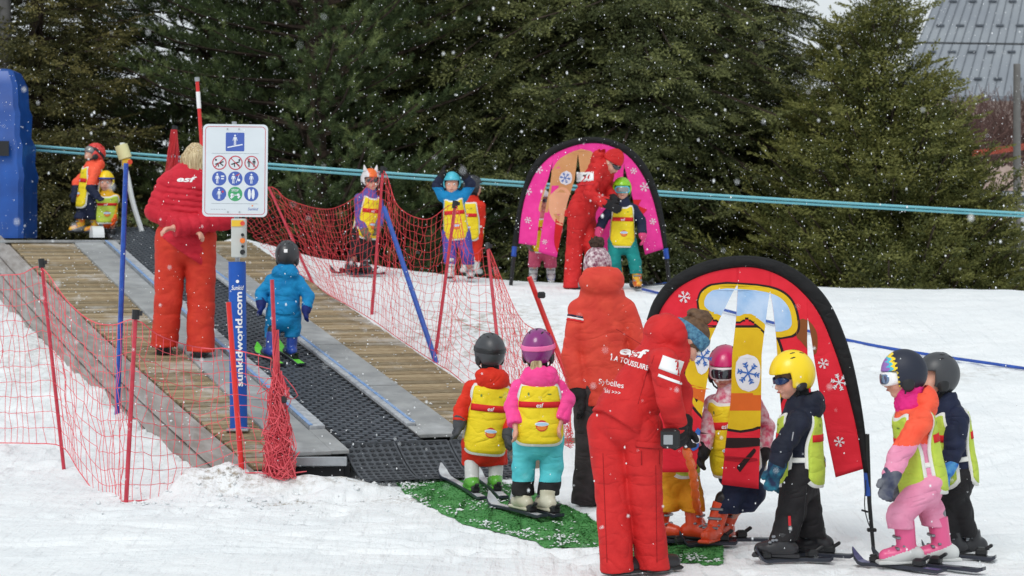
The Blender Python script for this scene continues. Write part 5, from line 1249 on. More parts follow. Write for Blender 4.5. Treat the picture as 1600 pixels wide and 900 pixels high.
# --- two children on the top landing
q1, q2 = plat(124, 363), plat(148, 364)
p = person('child in orange and navy snowsuit and red helmet looking up atop the lift', KID, feet=[q1, q2], yaw=-62, hyaw=-58, hpitch=-34, pel=(138, 318), neck=(145, 257), head=(146, 241), knee=[(126, 340, -.03), (146, 340, -.02)],
    elb=[(141, 294, -.17), (120, 285, .05)], wri=[(150, 304, -.2), (118, 300, .0)], jacket=[NAVY2, ORN], zone=lambda c: (c[:, 2] > W(0, 290, 24.6)[2]).astype(int), pants=NAVY2, gloves=NAVY2, boots=(HRY, HGR), helmet=dict(m=HM_RED), goggles=dict(frame=HGR, lens=LGRY, strap=M_BLKP), bib=dict(w=.128), legr=1.12, hood=True, tor=(.135, .13))
q1, q2 = plat(160, 366), plat(176, 366)
p = person('small child in yellow helmet and lime bib beside the orange jacketed child', KID, feet=[q1, q2], yaw=5, pel=(167, 341), neck=(167, 301), head=(165, 286), knee=[(160, 352, -.03), (176, 352, -.03)],
    elb=[(156, 322), (178, 322)], wri=[(158, 338, -.04), (178, 340, -.04)], jacket=YCOL, pants=ORG2, gloves=ORG2, boots=(HBLK, HBLK), helmet=dict(m=HM_YEL), bib=dict(w=.145, m=M_LIME), k=.85, headscale=1.0)
sdf_obj('hat_band', I(ell(p['H'](0, -.014, .026), np.array([.104, .122, .123])), plane(p['H'](0, 0, .062), p['Up']), plane(p['H'](0, 0, .04), -p['Up'])), *bbox([p['H'](0, 0, .05)], .15), .008, HBLU, p['root'])
print('people', round(time.time() - T0, 1))
# ================================================================= FENCES, SIGN, ARCHES AND OTHER THINGS
M_NET = cloth('net_cord_pink_red', (230, 104, 112), rgb2=(214, 80, 92), fold=0, bump=0); M_NETR = cloth('net_cord_red', (216, 74, 78), rgb2=(200, 58, 66), fold=0, bump=0)
M_POLR = plastic('pole_faded_red', (196, 58, 74), rgb2=(176, 44, 62), vscale=20); M_POLB = plastic('pole_blue', (36, 84, 178), rgb2=(28, 66, 150), vscale=16); M_POLRR = plastic('pole_bright_red', (222, 48, 44), rgb2=(206, 38, 36))
M_SIGNW = plastic('sign_white', (214, 222, 228), rough=.45); M_PAD = mat('blue_foam_sleeve', (24, 88, 180), .55, rgb2=(18, 72, 160), vscale=5, bump=.2, bscale=30)
def cords(name, top, bot, nv, nh, m, parent, r=.0026, jit=.012, seed=1, sag=0.0, kind='stuff', bow=0.0):
    """netting: top and bottom edges are lists of world points; nv uprights and nh long cords, knotted where they cross"""
    rg = np.random.default_rng(seed); top, bot = np.array(top), np.array(bot)
    def along(P_, u):
        d = np.linalg.norm(np.diff(top, axis=0), axis=1); s = np.concatenate([[0], np.cumsum(d)]) / d.sum()
        return np.stack([np.interp(u, s, P_[:, k]) for k in range(3)], -1)
    us = np.linspace(0, 1, nv); vsn = np.linspace(0, 1, nh)
    Tp, Bt = along(top, us), along(bot, us); G = Tp[:, None] * (1 - vsn)[None, :, None] + Bt[:, None] * vsn[None, :, None]
    G = G + rg.normal(0, jit, G.shape) * np.array([1, 1, .6]) * (np.sin(np.pi * vsn) ** .4)[None, :, None]
    # cords hang slack between the poles
    G[:, :, 1] += (bow * np.sin(np.pi * vsn))[None]
    V = []; Fc = []
    def tube(Q, rr):
        n = len(Q); d = np.gradient(Q, axis=0); d /= np.linalg.norm(d, axis=1, keepdims=True) + 1e-9
        a = np.cross(d, [0.3, 1, .2]); a /= np.linalg.norm(a, axis=1, keepdims=True); b_ = np.cross(d, a); o = len(V)
        for i in range(n):
            for k in range(3):
                t = k * 2.0944; V.append(Q[i] + rr * (math.cos(t) * a[i] + math.sin(t) * b_[i]))
        for i in range(n-1):
            for k in range(3): Fc.append((o+i*3+k, o+i*3+(k+1) % 3, o+(i+1)*3+(k+1) % 3, o+(i+1)*3+k))
    for i in range(nv): tube(G[i], r)
    for j in range(nh): tube(G[:, j], r * (1.9 if j in (0, nh-1) else 1))
    o = link(name, me_new(name, np.array(V) - parent_world(parent), Fc, [m]), parent); tag(o, kind=kind); return o
def catmull(pts, n=10):
    pts = [np.array(p, float) for p in pts]; q = [2*pts[0]-pts[1]] + pts + [2*pts[-1]-pts[-2]]; out = []
    for i in range(1, len(q)-2):
        for t in np.linspace(0, 1, n, endpoint=False):
            a, b, c, d = q[i-1:i+3]; out.append(.5*((2*b) + (-a+c)*t + (2*a-5*b+4*c-d)*t*t + (-a+3*b-3*c+d)*t**3))
    return np.array(out + [q[-2]])
def pole(parent, base, topq, r, m, cap=True, name='pole'):
    b = MB().tube([base - (topq-base)*.03, base*.5 + topq*.5, topq], [r, r, r*.92], 8); o = b.build(name, m, parent, True)
    if cap:
        d = unit(topq-base); MB().tube([topq - d*.03, topq + d*.035], r*1.7, 8).box(topq + d*.01 + np.array([r*1.8, 0, 0]), (.03, .025, .03)).build('pole_clip', M_BLKP, o, True)
    return o
# --- left net along the foot of the lift
def gp(px, py, D): return W(px, py, D)
b1, b2, b3, b4 = g_(100, 735), g_(197, 783), g_(378, 742), g_(437, 745)
LF = thing('net_fence', 'pink red safety net on thin poles below the plank side wall of the lift', 'net fence', b2, 'safety net fences')
t1, t2 = gp(65, 412, b1[1] + .15), gp(212, 492, b2[1] + .05); t3 = gp(357, 545, b3[1]); t4 = gp(424, 560, b4[1])
pole(LF, b1, t1, .014, M_POLR); pole(LF, b2, t2, .015, M_POLR)
top = catmull([gp(-60, 432, b1[1] + 1.2), gp(0, 430, b1[1] + .8), gp(34, 428, b1[1] + .4), t1 + [0, 0, -.03], gp(105, 470, b1[1] - .4), gp(140, 500, b2[1] + .9), gp(175, 508, b2[1] + .5), t2 + [0, 0, -.03], gp(245, 522, b2[1] + .2), gp(285, 537, b2[1] + .5), gp(325, 545, b2[1] + .7), t3, t4])
bot = catmull([gp(-60, 690, b1[1] + 1.2), gp(0, 692, b1[1] + .8), gp(50, 693, b1[1] + .4), gp(97, 698, b1[1]), gp(125, 738, b1[1] - .5), gp(160, 782, b2[1] + .5), gp(182, 783, b2[1] + .25), gp(197, 783, b2[1] - .01), gp(235, 781, b2[1] + .1), gp(280, 776, b2[1] + .3), gp(322, 768, b2[1] + .5), gp(378, 740, b3[1] - .05), gp(437, 742, b4[1] - .02)])
cords('netting', top, bot, 54, 12, M_NET, LF, r=.0024, jit=.010, seed=2)
# --- two bright poles at the entrance, one wrapped in rolled net
T = thing('marker_pole', 'bright red pole leaning in front of the blue padded sign post', 'pole', b3, 'red marker poles')
pole(T, b3, gp(357, 472, b3[1] - .02), .019, M_POLRR, False, 'shaft')
T = thing('rolled_net_pole', 'red pole with a tangled pink net bunched round its foot, before the lift entrance', 'net pole', b4)
pole(T, b4, gp(425, 437, b4[1]), .015, M_POLR, False, 'shaft')
rg = np.random.default_rng(5); b = MB(); A_, B_ = b4 + [0, 0, .0], gp(432, 575, b4[1])
for q in range(110):
    z0 = rg.uniform(0, .9) ** 1.2; th = rg.uniform(0, 6.28); pts = []
    for s in range(9):
        z = min(max(z0 + rg.normal(0, .10), 0), 1.02); rad = (.080 * (1 - z) ** .7 + .030) * rg.uniform(.4, 1.15) * (1.5 if .70 < z < .86 else 1) * (1 + .5*(rg.random() < .06)); th += rg.uniform(.3, 1.4)
        pts.append(A_*(1-z) + B_*z + [rad*math.cos(th), rad*math.sin(th)*.8, 0])
    b.tube(catmull(pts, 3), .0032, 3, False)
for q in range(26):
    th = rg.uniform(0, 6.28); pts = [A_*(1-z) + B_*z + np.array([.022*math.cos(th+z*6), .022*math.sin(th+z*6), 0]) for z in np.linspace(.6, 1.35, 8)]; b.tube(pts, .003, 3, False)
tag(b.build('rolled_netting', M_NET, T), kind='stuff')
MB().box(gp(444, 624, b4[1]-.05), (.035, .03, .05), None, .006).build('net_clip', M_BLKP, T)
# --- rolled net and long pole behind the blond instructor
q0 = plat(272, 372) + [0, 1.2, .0]; q0 = gp(268, 352, 22.6); T = thing('rolled_net_pole', 'upright rolled red net behind the blond instructor, its tip above the teal cables', 'net pole', q0)
tp = gp(272, 201, 22.6); pole(T, q0, tp, .014, M_POLRR, True, 'shaft'); b = MB()
for q in range(44):
    th = rg.uniform(0, 6.28); sp_ = rg.uniform(.4, 1); pts = [q0*(1-z) + tp*z + np.array([(.028 + .13*(1-z)*sp_)*math.cos(th + z*2.5), (.028 + .13*(1-z)*sp_)*math.sin(th + z*2.5), 0]) for z in np.linspace(.05, .99, 10)]; b.tube(pts, .0045, 3, False)
tag(b.build('rolled_netting', M_NETR, T), kind='stuff')
q0 = plat(332, 470); T = thing('marker_pole', 'tall bright red pole with a white band rising behind the sign board', 'pole', q0, 'red marker poles')
tp = gp(308, 124, q0[1]); sh_ = pole(T, q0, tp, .019, M_POLRR, False, 'shaft'); d = unit(tp - q0)
MB().tube([tp - d*.02, tp + d*.02], .024, 8).build('cap', M_ALU, sh_); MB().tube([tp - d*.28, tp - d*.12], .0205, 8).build('white_band', M_WHT, sh_)
# --- right net fence beside the lift
RF = thing('net_fence', 'red safety net sagging between poles on the snow along the right side of the lift', 'net fence', plat(580, 493), 'safety net fences')
A0, A1 = plat(487, 440), gp(420, 293, plat(487, 440)[1] + 1.3)
B0 = g_(581, 493); B1 = gp(598, 266, B0[1] + .2); C0 = g_(681, 553); C1 = gp(711, 320, C0[1] + .15); D0 = g_(782, 530, 0); D0 = gp(782, 536, 17.9); D1 = gp(762, 386, 18.6); D0[2] = gz(D0[0], D0[1])
for (u, v, cp) in ((A0, A1, False), (B0, B1, True), (C0, C1, True), (D0, D1, True)): pole(RF, u, v, .015, M_POLR, cp)
E0 = gp(892, 700, 15.2)
top = catmull([gp(372, 345, 24.0), A1, gp(450, 312, A1[1] - .3), gp(511, 327, 21.5), gp(560, 305, 20.7), B1, gp(622, 322, 19.8), gp(667, 343, 19.2), C1, gp(728, 385, 18.4), gp(742, 398, 18.5), D1, gp(784, 436, 18.0), gp(815, 500, 17.2), gp(858, 530, 16.5), gp(888, 600, 15.8), E0 + [0, 0, .12]], 8)
bot = catmull([gp(440, 412, 22.6), A0, gp(510, 458, 21.0), gp(540, 475, 20.6), gp(566, 490, 20.1), gp(590, 505, 19.8), gp(622, 528, 19.2), gp(652, 548, 18.7), gp(686, 570, 18.1), gp(706, 582, 17.8), gp(740, 610, 17.3), gp(790, 640, 16.9), gp(810, 650, 16.6), gp(835, 665, 16.2), gp(860, 680, 15.8), gp(878, 692, 15.5), E0], 8)
cords('netting', top, bot, 128, 17, M_NETR, RF, r=.0021, jit=.012, seed=4)
q0 = g_(681, 565); T = thing('marker_pole', 'thick blue pole leaning on the red net beside the right walkway', 'pole', q0); pole(T, q0, gp(600, 324, q0[1] + .8), .023, M_POLB, False, 'shaft')
q0 = g_(905, 640); T = thing('marker_pole', 'thick faded red pole with a black clip leaning left of the bobble hatted instructor', 'pole', q0); a_ = gp(827, 433, q0[1] - .3)
s_ = pole(T, q0, a_, .021, M_POLRR, False, 'shaft'); MB().box(gp(846, 461, q0[1]-.32), (.06, .03, .05), None, .01).build('pole_clip', M_BLKP, s_)
q0 = g_(183, 650); T = thing('marker_pole', 'long blue pole standing in the snow left of the plank wall', 'pole', q0); pole(T, q0, gp(197, 255, q0[1]), .022, M_POLB, False, 'shaft')
# --- white bent stand with pale pad at the top of the belt
q0 = plat(222, 362); T = thing('sensor_stand', 'white bent metal stand with pale yellow pad and small orange sensor', 'stand', q0); D_ = q0[1]
pts = catmull([q0, gp(208, 318, D_), gp(199, 275, D_), gp(193, 252, D_), gp(191, 223, D_)], 5); MB().tube(pts, .030, 8).build('bent_tube', plastic('white_tube', (224, 228, 230)), T, True)
MB().tube([gp(196, 248, D_ - .02), gp(189, 227, D_ - .02)], .078, 12).build('pad', plastic('pale_yellow_pad', (228, 222, 168), rough=.6), T, True)
MB().box(gp(198, 254, D_ - .05), (.10, .06, .09), None, .012).build('sensor_box', plastic('sensor_yellow', (226, 184, 40)), T); MB().tube([gp(203, 253, D_ - .10), gp(203, 253, D_ - .06)], .03, 10).build('sensor_button', plastic('sensor_red', (222, 70, 40)), T)
MB().tube(catmull([gp(196, 262, D_), gp(206, 300, D_), gp(216, 340, D_), q0 + [.05, 0, 0]], 5), .006, 5).build('cable', M_BLKP, T)
# --- sign post
sb = plat(372, 673); D_ = sb[1]
T = thing('sign_post', 'lift post wrapped in a blue padded sleeve with a white rules sign on top', 'sign', sb)
m1 = gp(366, 190, D_); MB().tube([sb, gp(371, 400, D_), m1], .018, 10).build('post', M_ALU, T, True)
s0, s1_ = gp(373, 672, D_), gp(370.5, 409, D_); sl = MB().tube([s0, s1_], .063, 20).build('padded_sleeve', M_PAD, T, True)
MB().box(sb + [0, 0, .01], (.16, .14, .02), None, .004).build('foot_plate', M_ALU, T)
up_ = unit(s1_ - s0); R_ = np.array([1.0, 0, 0])
def sleeve_text(nm, txt, v, u, h, width, vertical, bold=.02, shear=0.0):
    V, Fc, asp = text_tris(txt, shear, bold); V, Fc = fine(V, Fc, .3); x, y = V[:, 0]*width/asp, V[:, 1]*h
    if vertical: x, y = -y, x
    x = x + u; th = x / .0655; ax_ = s0*(1) + up_*0
    P3 = s0 + (v + y)[:, None]*up_ + np.sin(th)[:, None]*R_*.0655 - np.cos(th)[:, None]*np.array([0, 1.0, 0])*.0655
    return link(nm, me_new(nm, P3 - parent_world(T), Fc, [M_WHT]), T)
sleeve_text('sleeve_lettering', 'sunkidworld.com', .66, .018, .052, .68, True, .028)
sleeve_text('sleeve_lettering', 'Sunkid', 1.03, .010, .034, .095, False, .01, .25)
b = MB(); 
for k in range(12):
    a = 2*math.pi*k/12; 
P3 = [s0 + up_*(1.075 + .012*math.sin(a)) + R_*(.010 + .012*math.cos(a)) - np.array([0, .0685, 0]) for a in np.linspace(0, 2*math.pi, 13)[:-1]]
link('sleeve_mark', me_new('sleeve_mark', np.array(P3) - parent_world(T), [tuple(range(12))], [M_WHT]), T)
cb = gp(373.5, 372, D_ - .05); MB().box(cb, (.105, .07, .28), None, .006).build('control_box', mat('grey_control_box', (196, 200, 196), .5, var=.1), T)
def cbox(px, py, w, h, m, nm='control_label'): MB().box(gp(px, py, D_ - .088), (w, .006, h)).build(nm, m, T)
cbox(371, 349, .085, .045, plastic('control_yellow', (230, 190, 50)))
for (px, py, r, m, nm) in ((379, 349, .017, plastic('button_red', (220, 74, 54)), 'emergency_button'), (379, 367, .012, M_BLKP, 'button'), (379, 376, .019, plastic('button_orange', (240, 122, 40)), 'button'), (379, 385, .010, M_BLKP, 'button'), (379, 394, .019, M_BLKP, 'button')):
    MB().tube([gp(px, py, D_ - .085), gp(px, py, D_ - .12)], r, 12).build(nm, m, T, True)
# the board
bc = gp(367.5, 266.5, D_ - .06); bw, bh = 101/FPX*D_, 144/FPX*D_; yw = math.radians(0); rl = math.radians(.6)
UX = np.array([math.cos(rl), 0, -math.sin(rl)]); UZ = np.array([math.sin(rl), 0, math.cos(rl)]); UN = np.array([0, -1.0, 0])
def rrect(w, h, r, n=5):
    out = []
    for (cx, cy, a0) in ((w/2-r, h/2-r, 0), (-w/2+r, h/2-r, 90), (-w/2+r, -h/2+r, 180), (w/2-r, -h/2+r, 270)):
        for k in range(n+1): a = math.radians(a0 + 90*k/n); out.append((cx + r*math.cos(a), cy + r*math.sin(a)))
    return out
BD = MB().prism(rrect(bw, bh, .035), bc, UX, UZ, UN, .006).build('sign_board', M_SIGNW, T)
def sg(nm, m, polys, lvl):
    b = MB(); z = .006 + .0009*lvl
    for pl_ in polys:
        n = len(pl_); b.add([bc + UX*p[0] + UZ*p[1] + UN*z for p in pl_], [tuple(range(n))])
    o = b.build(nm, m, BD)
    return o
def ring(cx, cy, ro, ri, n=20): return [[(cx+ri*math.cos(a), cy+ri*math.sin(a)), (cx+ro*math.cos(a), cy+ro*math.sin(a)), (cx+ro*math.cos(b_), cy+ro*math.sin(b_)), (cx+ri*math.cos(b_), cy+ri*math.sin(b_))] for a, b_ in zip(np.linspace(0, 2*math.pi, n+1)[:-1], np.linspace(0, 2*math.pi, n+1)[1:])]
def disc(cx, cy, r, n=16, ry=None): return [(cx + r*math.cos(a), cy + (ry or r)*math.sin(a)) for a in np.linspace(0, 2*math.pi, n+1)[:-1]]
def bar(x0, y0, x1, y1, w): d = math.hypot(x1-x0, y1-y0); nx, ny = -(y1-y0)/d*w/2, (x1-x0)/d*w/2; return [(x0+nx, y0+ny), (x0-nx, y0-ny), (x1-nx, y1-ny), (x1+nx, y1+ny)]
PX = bw / 101.0; s_ = lambda x, y: ((x - 367.5)*PX, (266.5 - y)*PX)
M_SB = plastic('sign_blue', (66, 94, 176), rough=.5); M_SR = plastic('sign_red', (196, 58, 76), rough=.5); M_SG = plastic('sign_green', (64, 160, 104), rough=.5); M_SK = plastic('sign_black', (44, 44, 50), rough=.5); M_SW = plastic('sign_print_white', (226, 232, 240), rough=.5); M_SGY = plastic('sign_grey', (140, 148, 158), rough=.5)
o_, i_ = rrect(bw-.032, bh-.032, .028), rrect(bw-.040, bh-.040, .024); n = len(o_)
sg('border_line', M_SR, [[i_[k], o_[k], o_[(k+1) % n], i_[(k+1) % n]] for k in range(n)], 1)
cx, cy = s_(367, 222); sg('blue_square', M_SB, [[(x+cx, y+cy) for x, y in rrect(29*PX, 29*PX, .008)]], 1)
def fig(cx, cy, s):   # a standing figure
    return [disc(cx, cy + .85*s, .17*s, 8), [(cx-.2*s, cy+.6*s), (cx+.2*s, cy+.6*s), (cx+.17*s, cy-.05*s), (cx-.17*s, cy-.05*s)], bar(cx-.10*s, cy, cx-.12*s, cy-.8*s, .13*s), bar(cx+.10*s, cy, cx+.12*s, cy-.8*s, .13*s), bar(cx-.22*s, cy+.55*s, cx-.36*s, cy-.02*s, .1*s), bar(cx+.22*s, cy+.55*s, cx+.36*s, cy-.02*s, .1*s)]
sg('pictogram', M_SW, fig(cx, cy + .010, .042) + [bar(cx-.055, cy-.040, cx+.055, cy-.018, .008)], 2)
sg('rule_line', M_SGY, [bar(*s_(331, 240), *s_(404, 240), .0022)], 1); sg('rule_line', M_SGY, [bar(*s_(331, 318), *s_(404, 318), .0022)], 1)
for r_, y in enumerate((254.5, 279, 303)):
    for c_, x in enumerate((343, 368, 393)):
        cx, cy = s_(x, y); R0 = 11.2*PX
        if r_ == 0:
            if c_ < 2: sg('pictogram', M_SK, [disc(cx + (-.025 if c_ == 0 else .028), cy+.02, .008, 8), bar(cx-.03, cy-.012, cx+.03, cy+.008, .009), bar(cx, cy, cx+.028, cy-.022, .008), bar(cx-.01, cy, cx-.005, cy-.03, .007)], 1)
            else: sg('pictogram', M_SK, fig(cx-.018, cy-.002, .034) + fig(cx+.018, cy-.002, .034), 1)
            sg('ban_ring', M_SR, ring(cx, cy, R0, R0*.86) + [bar(cx-R0*.62*(1 if c_ != 1 else -1), cy-R0*.62*(1 if c_ != 2 else -1), cx+R0*.62*(1 if c_ != 1 else -1), cy+R0*.62*(1 if c_ != 2 else -1), .006)], 2)
        else:
            gr = (r_ == 2 and c_ == 1)
            sg('blue_disc' if not gr else 'green_disc', M_SG if gr else M_SB, [disc(cx, cy, R0, 24)], 1)
            if gr:
                flat_text('sign_lettering', 'STOP', bc + UX*cx + UZ*(cy + .026), UX, UZ, .017, M_SW, BD, bold=.02, width=.052, N=UN, off=.0085)
                sg('pictogram', M_SW, [disc(cx-.022, cy-.006, .012, 8), bar(cx-.032, cy-.03, cx-.01, cy-.012, .014), bar(cx-.008, cy-.008, cx+.012, cy-.008, .006), disc(cx+.022, cy-.006, .011, 8), bar(cx+.02, cy-.03, cx+.034, cy-.012, .012)], 2)
            elif c_ == 2 and r_ == 2: sg('pictogram', M_SW, [disc(cx-.0135, cy, .0115, 10, .038), disc(cx+.0135, cy, .0115, 10, .038)], 2)
            else:
                ox = -.014 if c_ < 2 and r_ == 1 else 0
                sg('pictogram', M_SW, fig(cx+ox, cy-.004, .040) + ([bar(cx+.012, cy+.016, cx+.036, cy+.016, .010), bar(cx+.014, cy-.002, cx+.034, cy-.002, .009)] if c_ == 0 and r_ == 1 else []) + ([bar(cx+.006, cy-.03, cx+.03, cy+.034, .004), disc(cx+.026, cy-.010, .010, 8)] if c_ == 1 else []), 2)
                if c_ == 1: sg('pictogram', M_SR, [bar(cx+.004, cy+.02, cx+.03, cy+.034, .007)], 3)
                if c_ == 0 and r_ == 2: sg('pictogram', M_SR, [disc(cx+.026, cy+.016, .008, 8)], 3)
flat_text('sign_lettering', 'Sunkid', bc + UX*s_(396, 326)[0] + UZ*s_(396, 326)[1], UX, UZ, .020, M_SB, BD, shear=.25, bold=.0, width=.075, N=UN, off=.0072)
sg('sun_mark', M_ORG, [disc(*s_(395, 321), .006, 8)], 1)
for x in (332, 336, 340, 344, 348, 352): sg('small_print', M_SGY, [bar(*s_(x-1.5, 327), *s_(x+1.2, 327), .003)], 1)
for (x, y) in ((355, 202), (373, 202), (357, 331), (375, 331)):
    q = bc + UX*s_(x, y)[0] + UZ*s_(x, y)[1]; MB().tube([q + UN*.006, q + UN*.011], .006, 8).build('bolt', M_ALU, BD)

# --- two teal cables behind the children
T = thing('cable_pair', 'two parallel teal cables strung behind the children across the whole slope', 'cable', gp(35, 230, 25))
M_TEALC = plastic('teal_cable', (112, 182, 194), rough=.5)
for (ya, yb, dD) in ((226, 331, 0), (232.5, 335.5, .02)):
    pts = [gp(30 + (1720-30)*s, ya + (yb + 9 - ya)*s - 1*math.sin(math.pi*s)*(-6), 24.9 + dD) for s in np.linspace(0, 1, 24)]
    MB().tube(pts, .0165, 6).build('cable', M_TEALC, T, True)
# --- blue hose lying on the snow
pts = [g_(1004, 452, .03)] + [g_(x, y, .02) for x, y in ((1060, 466), (1130, 484), (1210, 505), (1275, 520), (1340, 535), (1400, 546), (1470, 557), (1540, 567), (1610, 577), (1700, 590))]
T = thing('blue_hose', 'thin blue hose lying on the open snow behind the red arch', 'hose', pts[5]); MB().tube(catmull(pts, 4), .014, 6).build('hose', M_POLB, T, True)
MB().tube([pts[7] + [-.03, 0, .0], pts[7] + [.03, -.01, 0]], .02, 8).build('hose_joint', M_WHT, T)

# ---------------------------------------------------------------- arches
M_ARED = cloth('arch_red_fabric', (226, 40, 58), rgb2=(216, 32, 50), fold=.15); M_APNK = cloth('arch_pink_fabric', (244, 66, 162), rgb2=(234, 52, 150), fold=.15); M_ABLK = cloth('arch_black_sleeve', (26, 26, 28), var=.3, fold=.4)
M_ATAN = cloth('print_tan', (214, 158, 108), rgb2=(206, 148, 98), fold=0); M_AYEL = cloth('print_yellow', (226, 188, 30), rgb2=(216, 176, 24), fold=0); M_ALENS = cloth('print_lens_blue', (150, 186, 226), rgb2=(186, 208, 236), fold=0); M_ABRN = cloth('print_brown_strap', (132, 74, 36), fold=0); M_AWHT = cloth('print_white', (232, 232, 236), rgb2=(222, 222, 230), fold=0); M_AORG = cloth('print_orange_band', (222, 104, 36), fold=0); M_ADKR = cloth('print_dark_red', (170, 22, 40), fold=0); M_ABLU = cloth('print_blue', (60, 110, 190), fold=0); M_APCH = cloth('print_peach', (240, 178, 140), fold=0); M_AOUT = cloth('print_outline', (40, 24, 26), fold=0)
class Arch:
    def __init__(s, name, label, D, base, yawslope=0.0, grp='snow school arches'):
        s.D = D; s.T = thing(name, label, 'arch banner', base, grp); s.ys = yawslope; s.cx = base[0]
    def at(s, px, py, off=0.0):
        q = W(px, py, s.D); y = s.D + s.ys * (q[0] - s.cx) + .012*math.sin(q[0]*11) * 1.0 + .008*math.sin(q[2]*9 + q[0]*5); q = W(px, py, y); return q + np.array([0, -off, 0])
    def strip(s, name, left, right, m, off=0.0, th=.003, n=26, nx=8):
        """fabric between two outlines given top to bottom"""
        def rs(P_, n):
            P_ = np.array(P_, float); d = np.linalg.norm(np.diff(P_, axis=0), axis=1); u = np.concatenate([[0], np.cumsum(d)]); u /= u[-1]; t = np.linspace(0, 1, n); return np.stack([np.interp(t, u, P_[:, 0]), np.interp(t, u, P_[:, 1])], 1)
        Lf, Rt = rs(left, n), rs(right, n); V = []
        for o in (0, th):
            for i in range(n):
                for j in range(nx + 1): q = Lf[i]*(1-j/nx) + Rt[i]*j/nx; V.append(s.at(q[0], q[1], off + o))
        N = n*(nx+1); a = lambda i, j: i*(nx+1)+j; Fc = []
        for i in range(n-1):
            for j in range(nx): Fc += [(a(i, j), a(i, j+1), a(i+1, j+1), a(i+1, j)), (N+a(i, j), N+a(i+1, j), N+a(i+1, j+1), N+a(i, j+1))]
            for j in (0, nx): Fc.append((a(i, j), a(i+1, j), N+a(i+1, j), N+a(i, j)))
        for j in range(nx):
            for i in (0, n-1): Fc.append((a(i, j), a(i, j+1), N+a(i, j+1), N+a(i, j)))
        return link(name, me_new(name, np.array(V) - parent_world(s.T), Fc, [m], None, True), s.T)
    def decal(s, name, poly, m, off, clips=()):
        """printed shape: polygon in photo pixels, cut by vertical slits so it never bridges a gap"""
        bs = {}; n = len(poly); poly = np.array(poly, float)
        # subdivide as scanline cells so it follows the waves
        y0, y1 = poly[:, 1].min(), poly[:, 1].max(); rows = max(2, int((y1-y0)/3)); ys_ = np.linspace(y0 + .01, y1 - .01, rows + 1)
        def spans(y):
            xs_ = []
            for i in range(n):
                (xa, ya), (xb, yb) = poly[i], poly[(i+1) % n]
                if (ya <= y) != (yb <= y): xs_.append(xa + (y-ya)/(yb-ya)*(xb-xa))
            xs_.sort(); return list(zip(xs_[::2], xs_[1::2]))
        for r in range(rows):
            sa, sb_ = spans(ys_[r]), spans(ys_[r+1])
            if len(sa) != len(sb_): sm = spans((ys_[r]+ys_[r+1])/2); sa = sb_ = sm
            for (p0, p1), (q0, q1) in zip(sa, sb_):
                segs = [((p0, p1), (q0, q1))]
                for (cl, cr) in clips:
                    out = []
                    for (u, v) in segs:
                        ca, cb = cl(ys_[r]), cr(ys_[r]); da, db = cl(ys_[r+1]), cr(ys_[r+1])
                        if ca is None or da is None or u[1] <= ca or u[0] >= cb: out.append((u, v)); continue
                        if u[0] < ca: out.append(((u[0], ca), (min(v[0], da), da)))
                        if u[1] > cb: out.append(((cb, u[1]), (db, max(v[1], db))))
                    segs = out
                for (u, v) in segs:
                    k = max(1, int((u[1]-u[0])/12)); xm = (u[0]+u[1])/2
                    key = sum(1 for (cl, cr) in clips if (lambda w: w is not None and xm > w)(cl(max(ys_[r], y_ap(cl))))); b = bs.setdefault(key, MB())
                    for q in range(k):
                        f0, f1 = q/k, (q+1)/k
                        b.add([s.at(u[0]+(u[1]-u[0])*f0, ys_[r], off), s.at(v[0]+(v[1]-v[0])*f0, ys_[r+1], off), s.at(v[0]+(v[1]-v[0])*f1, ys_[r+1], off), s.at(u[0]+(u[1]-u[0])*f1, ys_[r], off)], [(0, 1, 2, 3)])
        for b in bs.values():
            if b.v: b.build(name, m, s.T)
    def flake(s, px, py, r, m=None):
        b = MB()
        def seg(x0, y0, x1, y1, w):
            q = bar(x0, y0, x1, y1, w); b.add([s.at(p[0], p[1], .0075) for p in q], [(0, 1, 2, 3)])
        for k in range(6):
            a = math.pi*k/3 + .2; c, sn = math.cos(a), math.sin(a); seg(px, py, px + r*c, py + r*sn, r*.13)
            for g in (.55, .8):
                for e in (-1, 1):
                    a2 = a + e*.8; seg(px + r*g*c, py + r*g*sn, px + r*g*c + r*.3*math.cos(a2), py + r*g*sn + r*.3*math.sin(a2), r*.11)
        b.build('snowflake_print', m or M_AWHT, s.T)
    def band(s, outer, inner, m):
        """black pole sleeve: a fat flattened tube between two outlines"""
        n = 60
        def rs(P_):
            P_ = catmull([(p[0], p[1], 0) for p in P_], 8)[:, :2]; d = np.linalg.norm(np.diff(P_, axis=0), axis=1); u = np.concatenate([[0], np.cumsum(d)]); u /= u[-1]; t = np.linspace(0, 1, n); return np.stack([np.interp(t, u, P_[:, 0]), np.interp(t, u, P_[:, 1])], 1)
        O_, I_ = rs(outer), rs(inner); V = []; k = 8
        for i in range(n):
            for j in range(k):
                a = 2*math.pi*j/k; f = .5 + .5*math.cos(a); q = O_[i]*(1-f) + I_[i]*f; V.append(s.at(q[0], q[1], .003 + .02*math.sin(a)))
        Fc = [(i*k+j, i*k+(j+1) % k, (i+1)*k+(j+1) % k, (i+1)*k+j) for i in range(n-1) for j in range(k)] + [tuple(range(k)), tuple(range((n-1)*k, n*k))]
        return link('pole_sleeve', me_new('pole_sleeve', np.array(V) - parent_world(s.T), Fc, [m], None, True), s.T)
    def fill(s, name, curve, m, y_to_x, n=30):
        pass
_yap = {}
def y_ap(fn): return _yap.get(id(fn), 0)
def interpy(P_):
    fn = interpy0(P_); _yap[id(fn)] = P_[0][1] + .1; return fn
interpy0 = lambda P_: (lambda y: (None if y < P_[0][1] or y > P_[-1][1] else float(np.interp(y, [p[1] for p in P_], [p[0] for p in P_]))))
rb = g_(1365, 860)
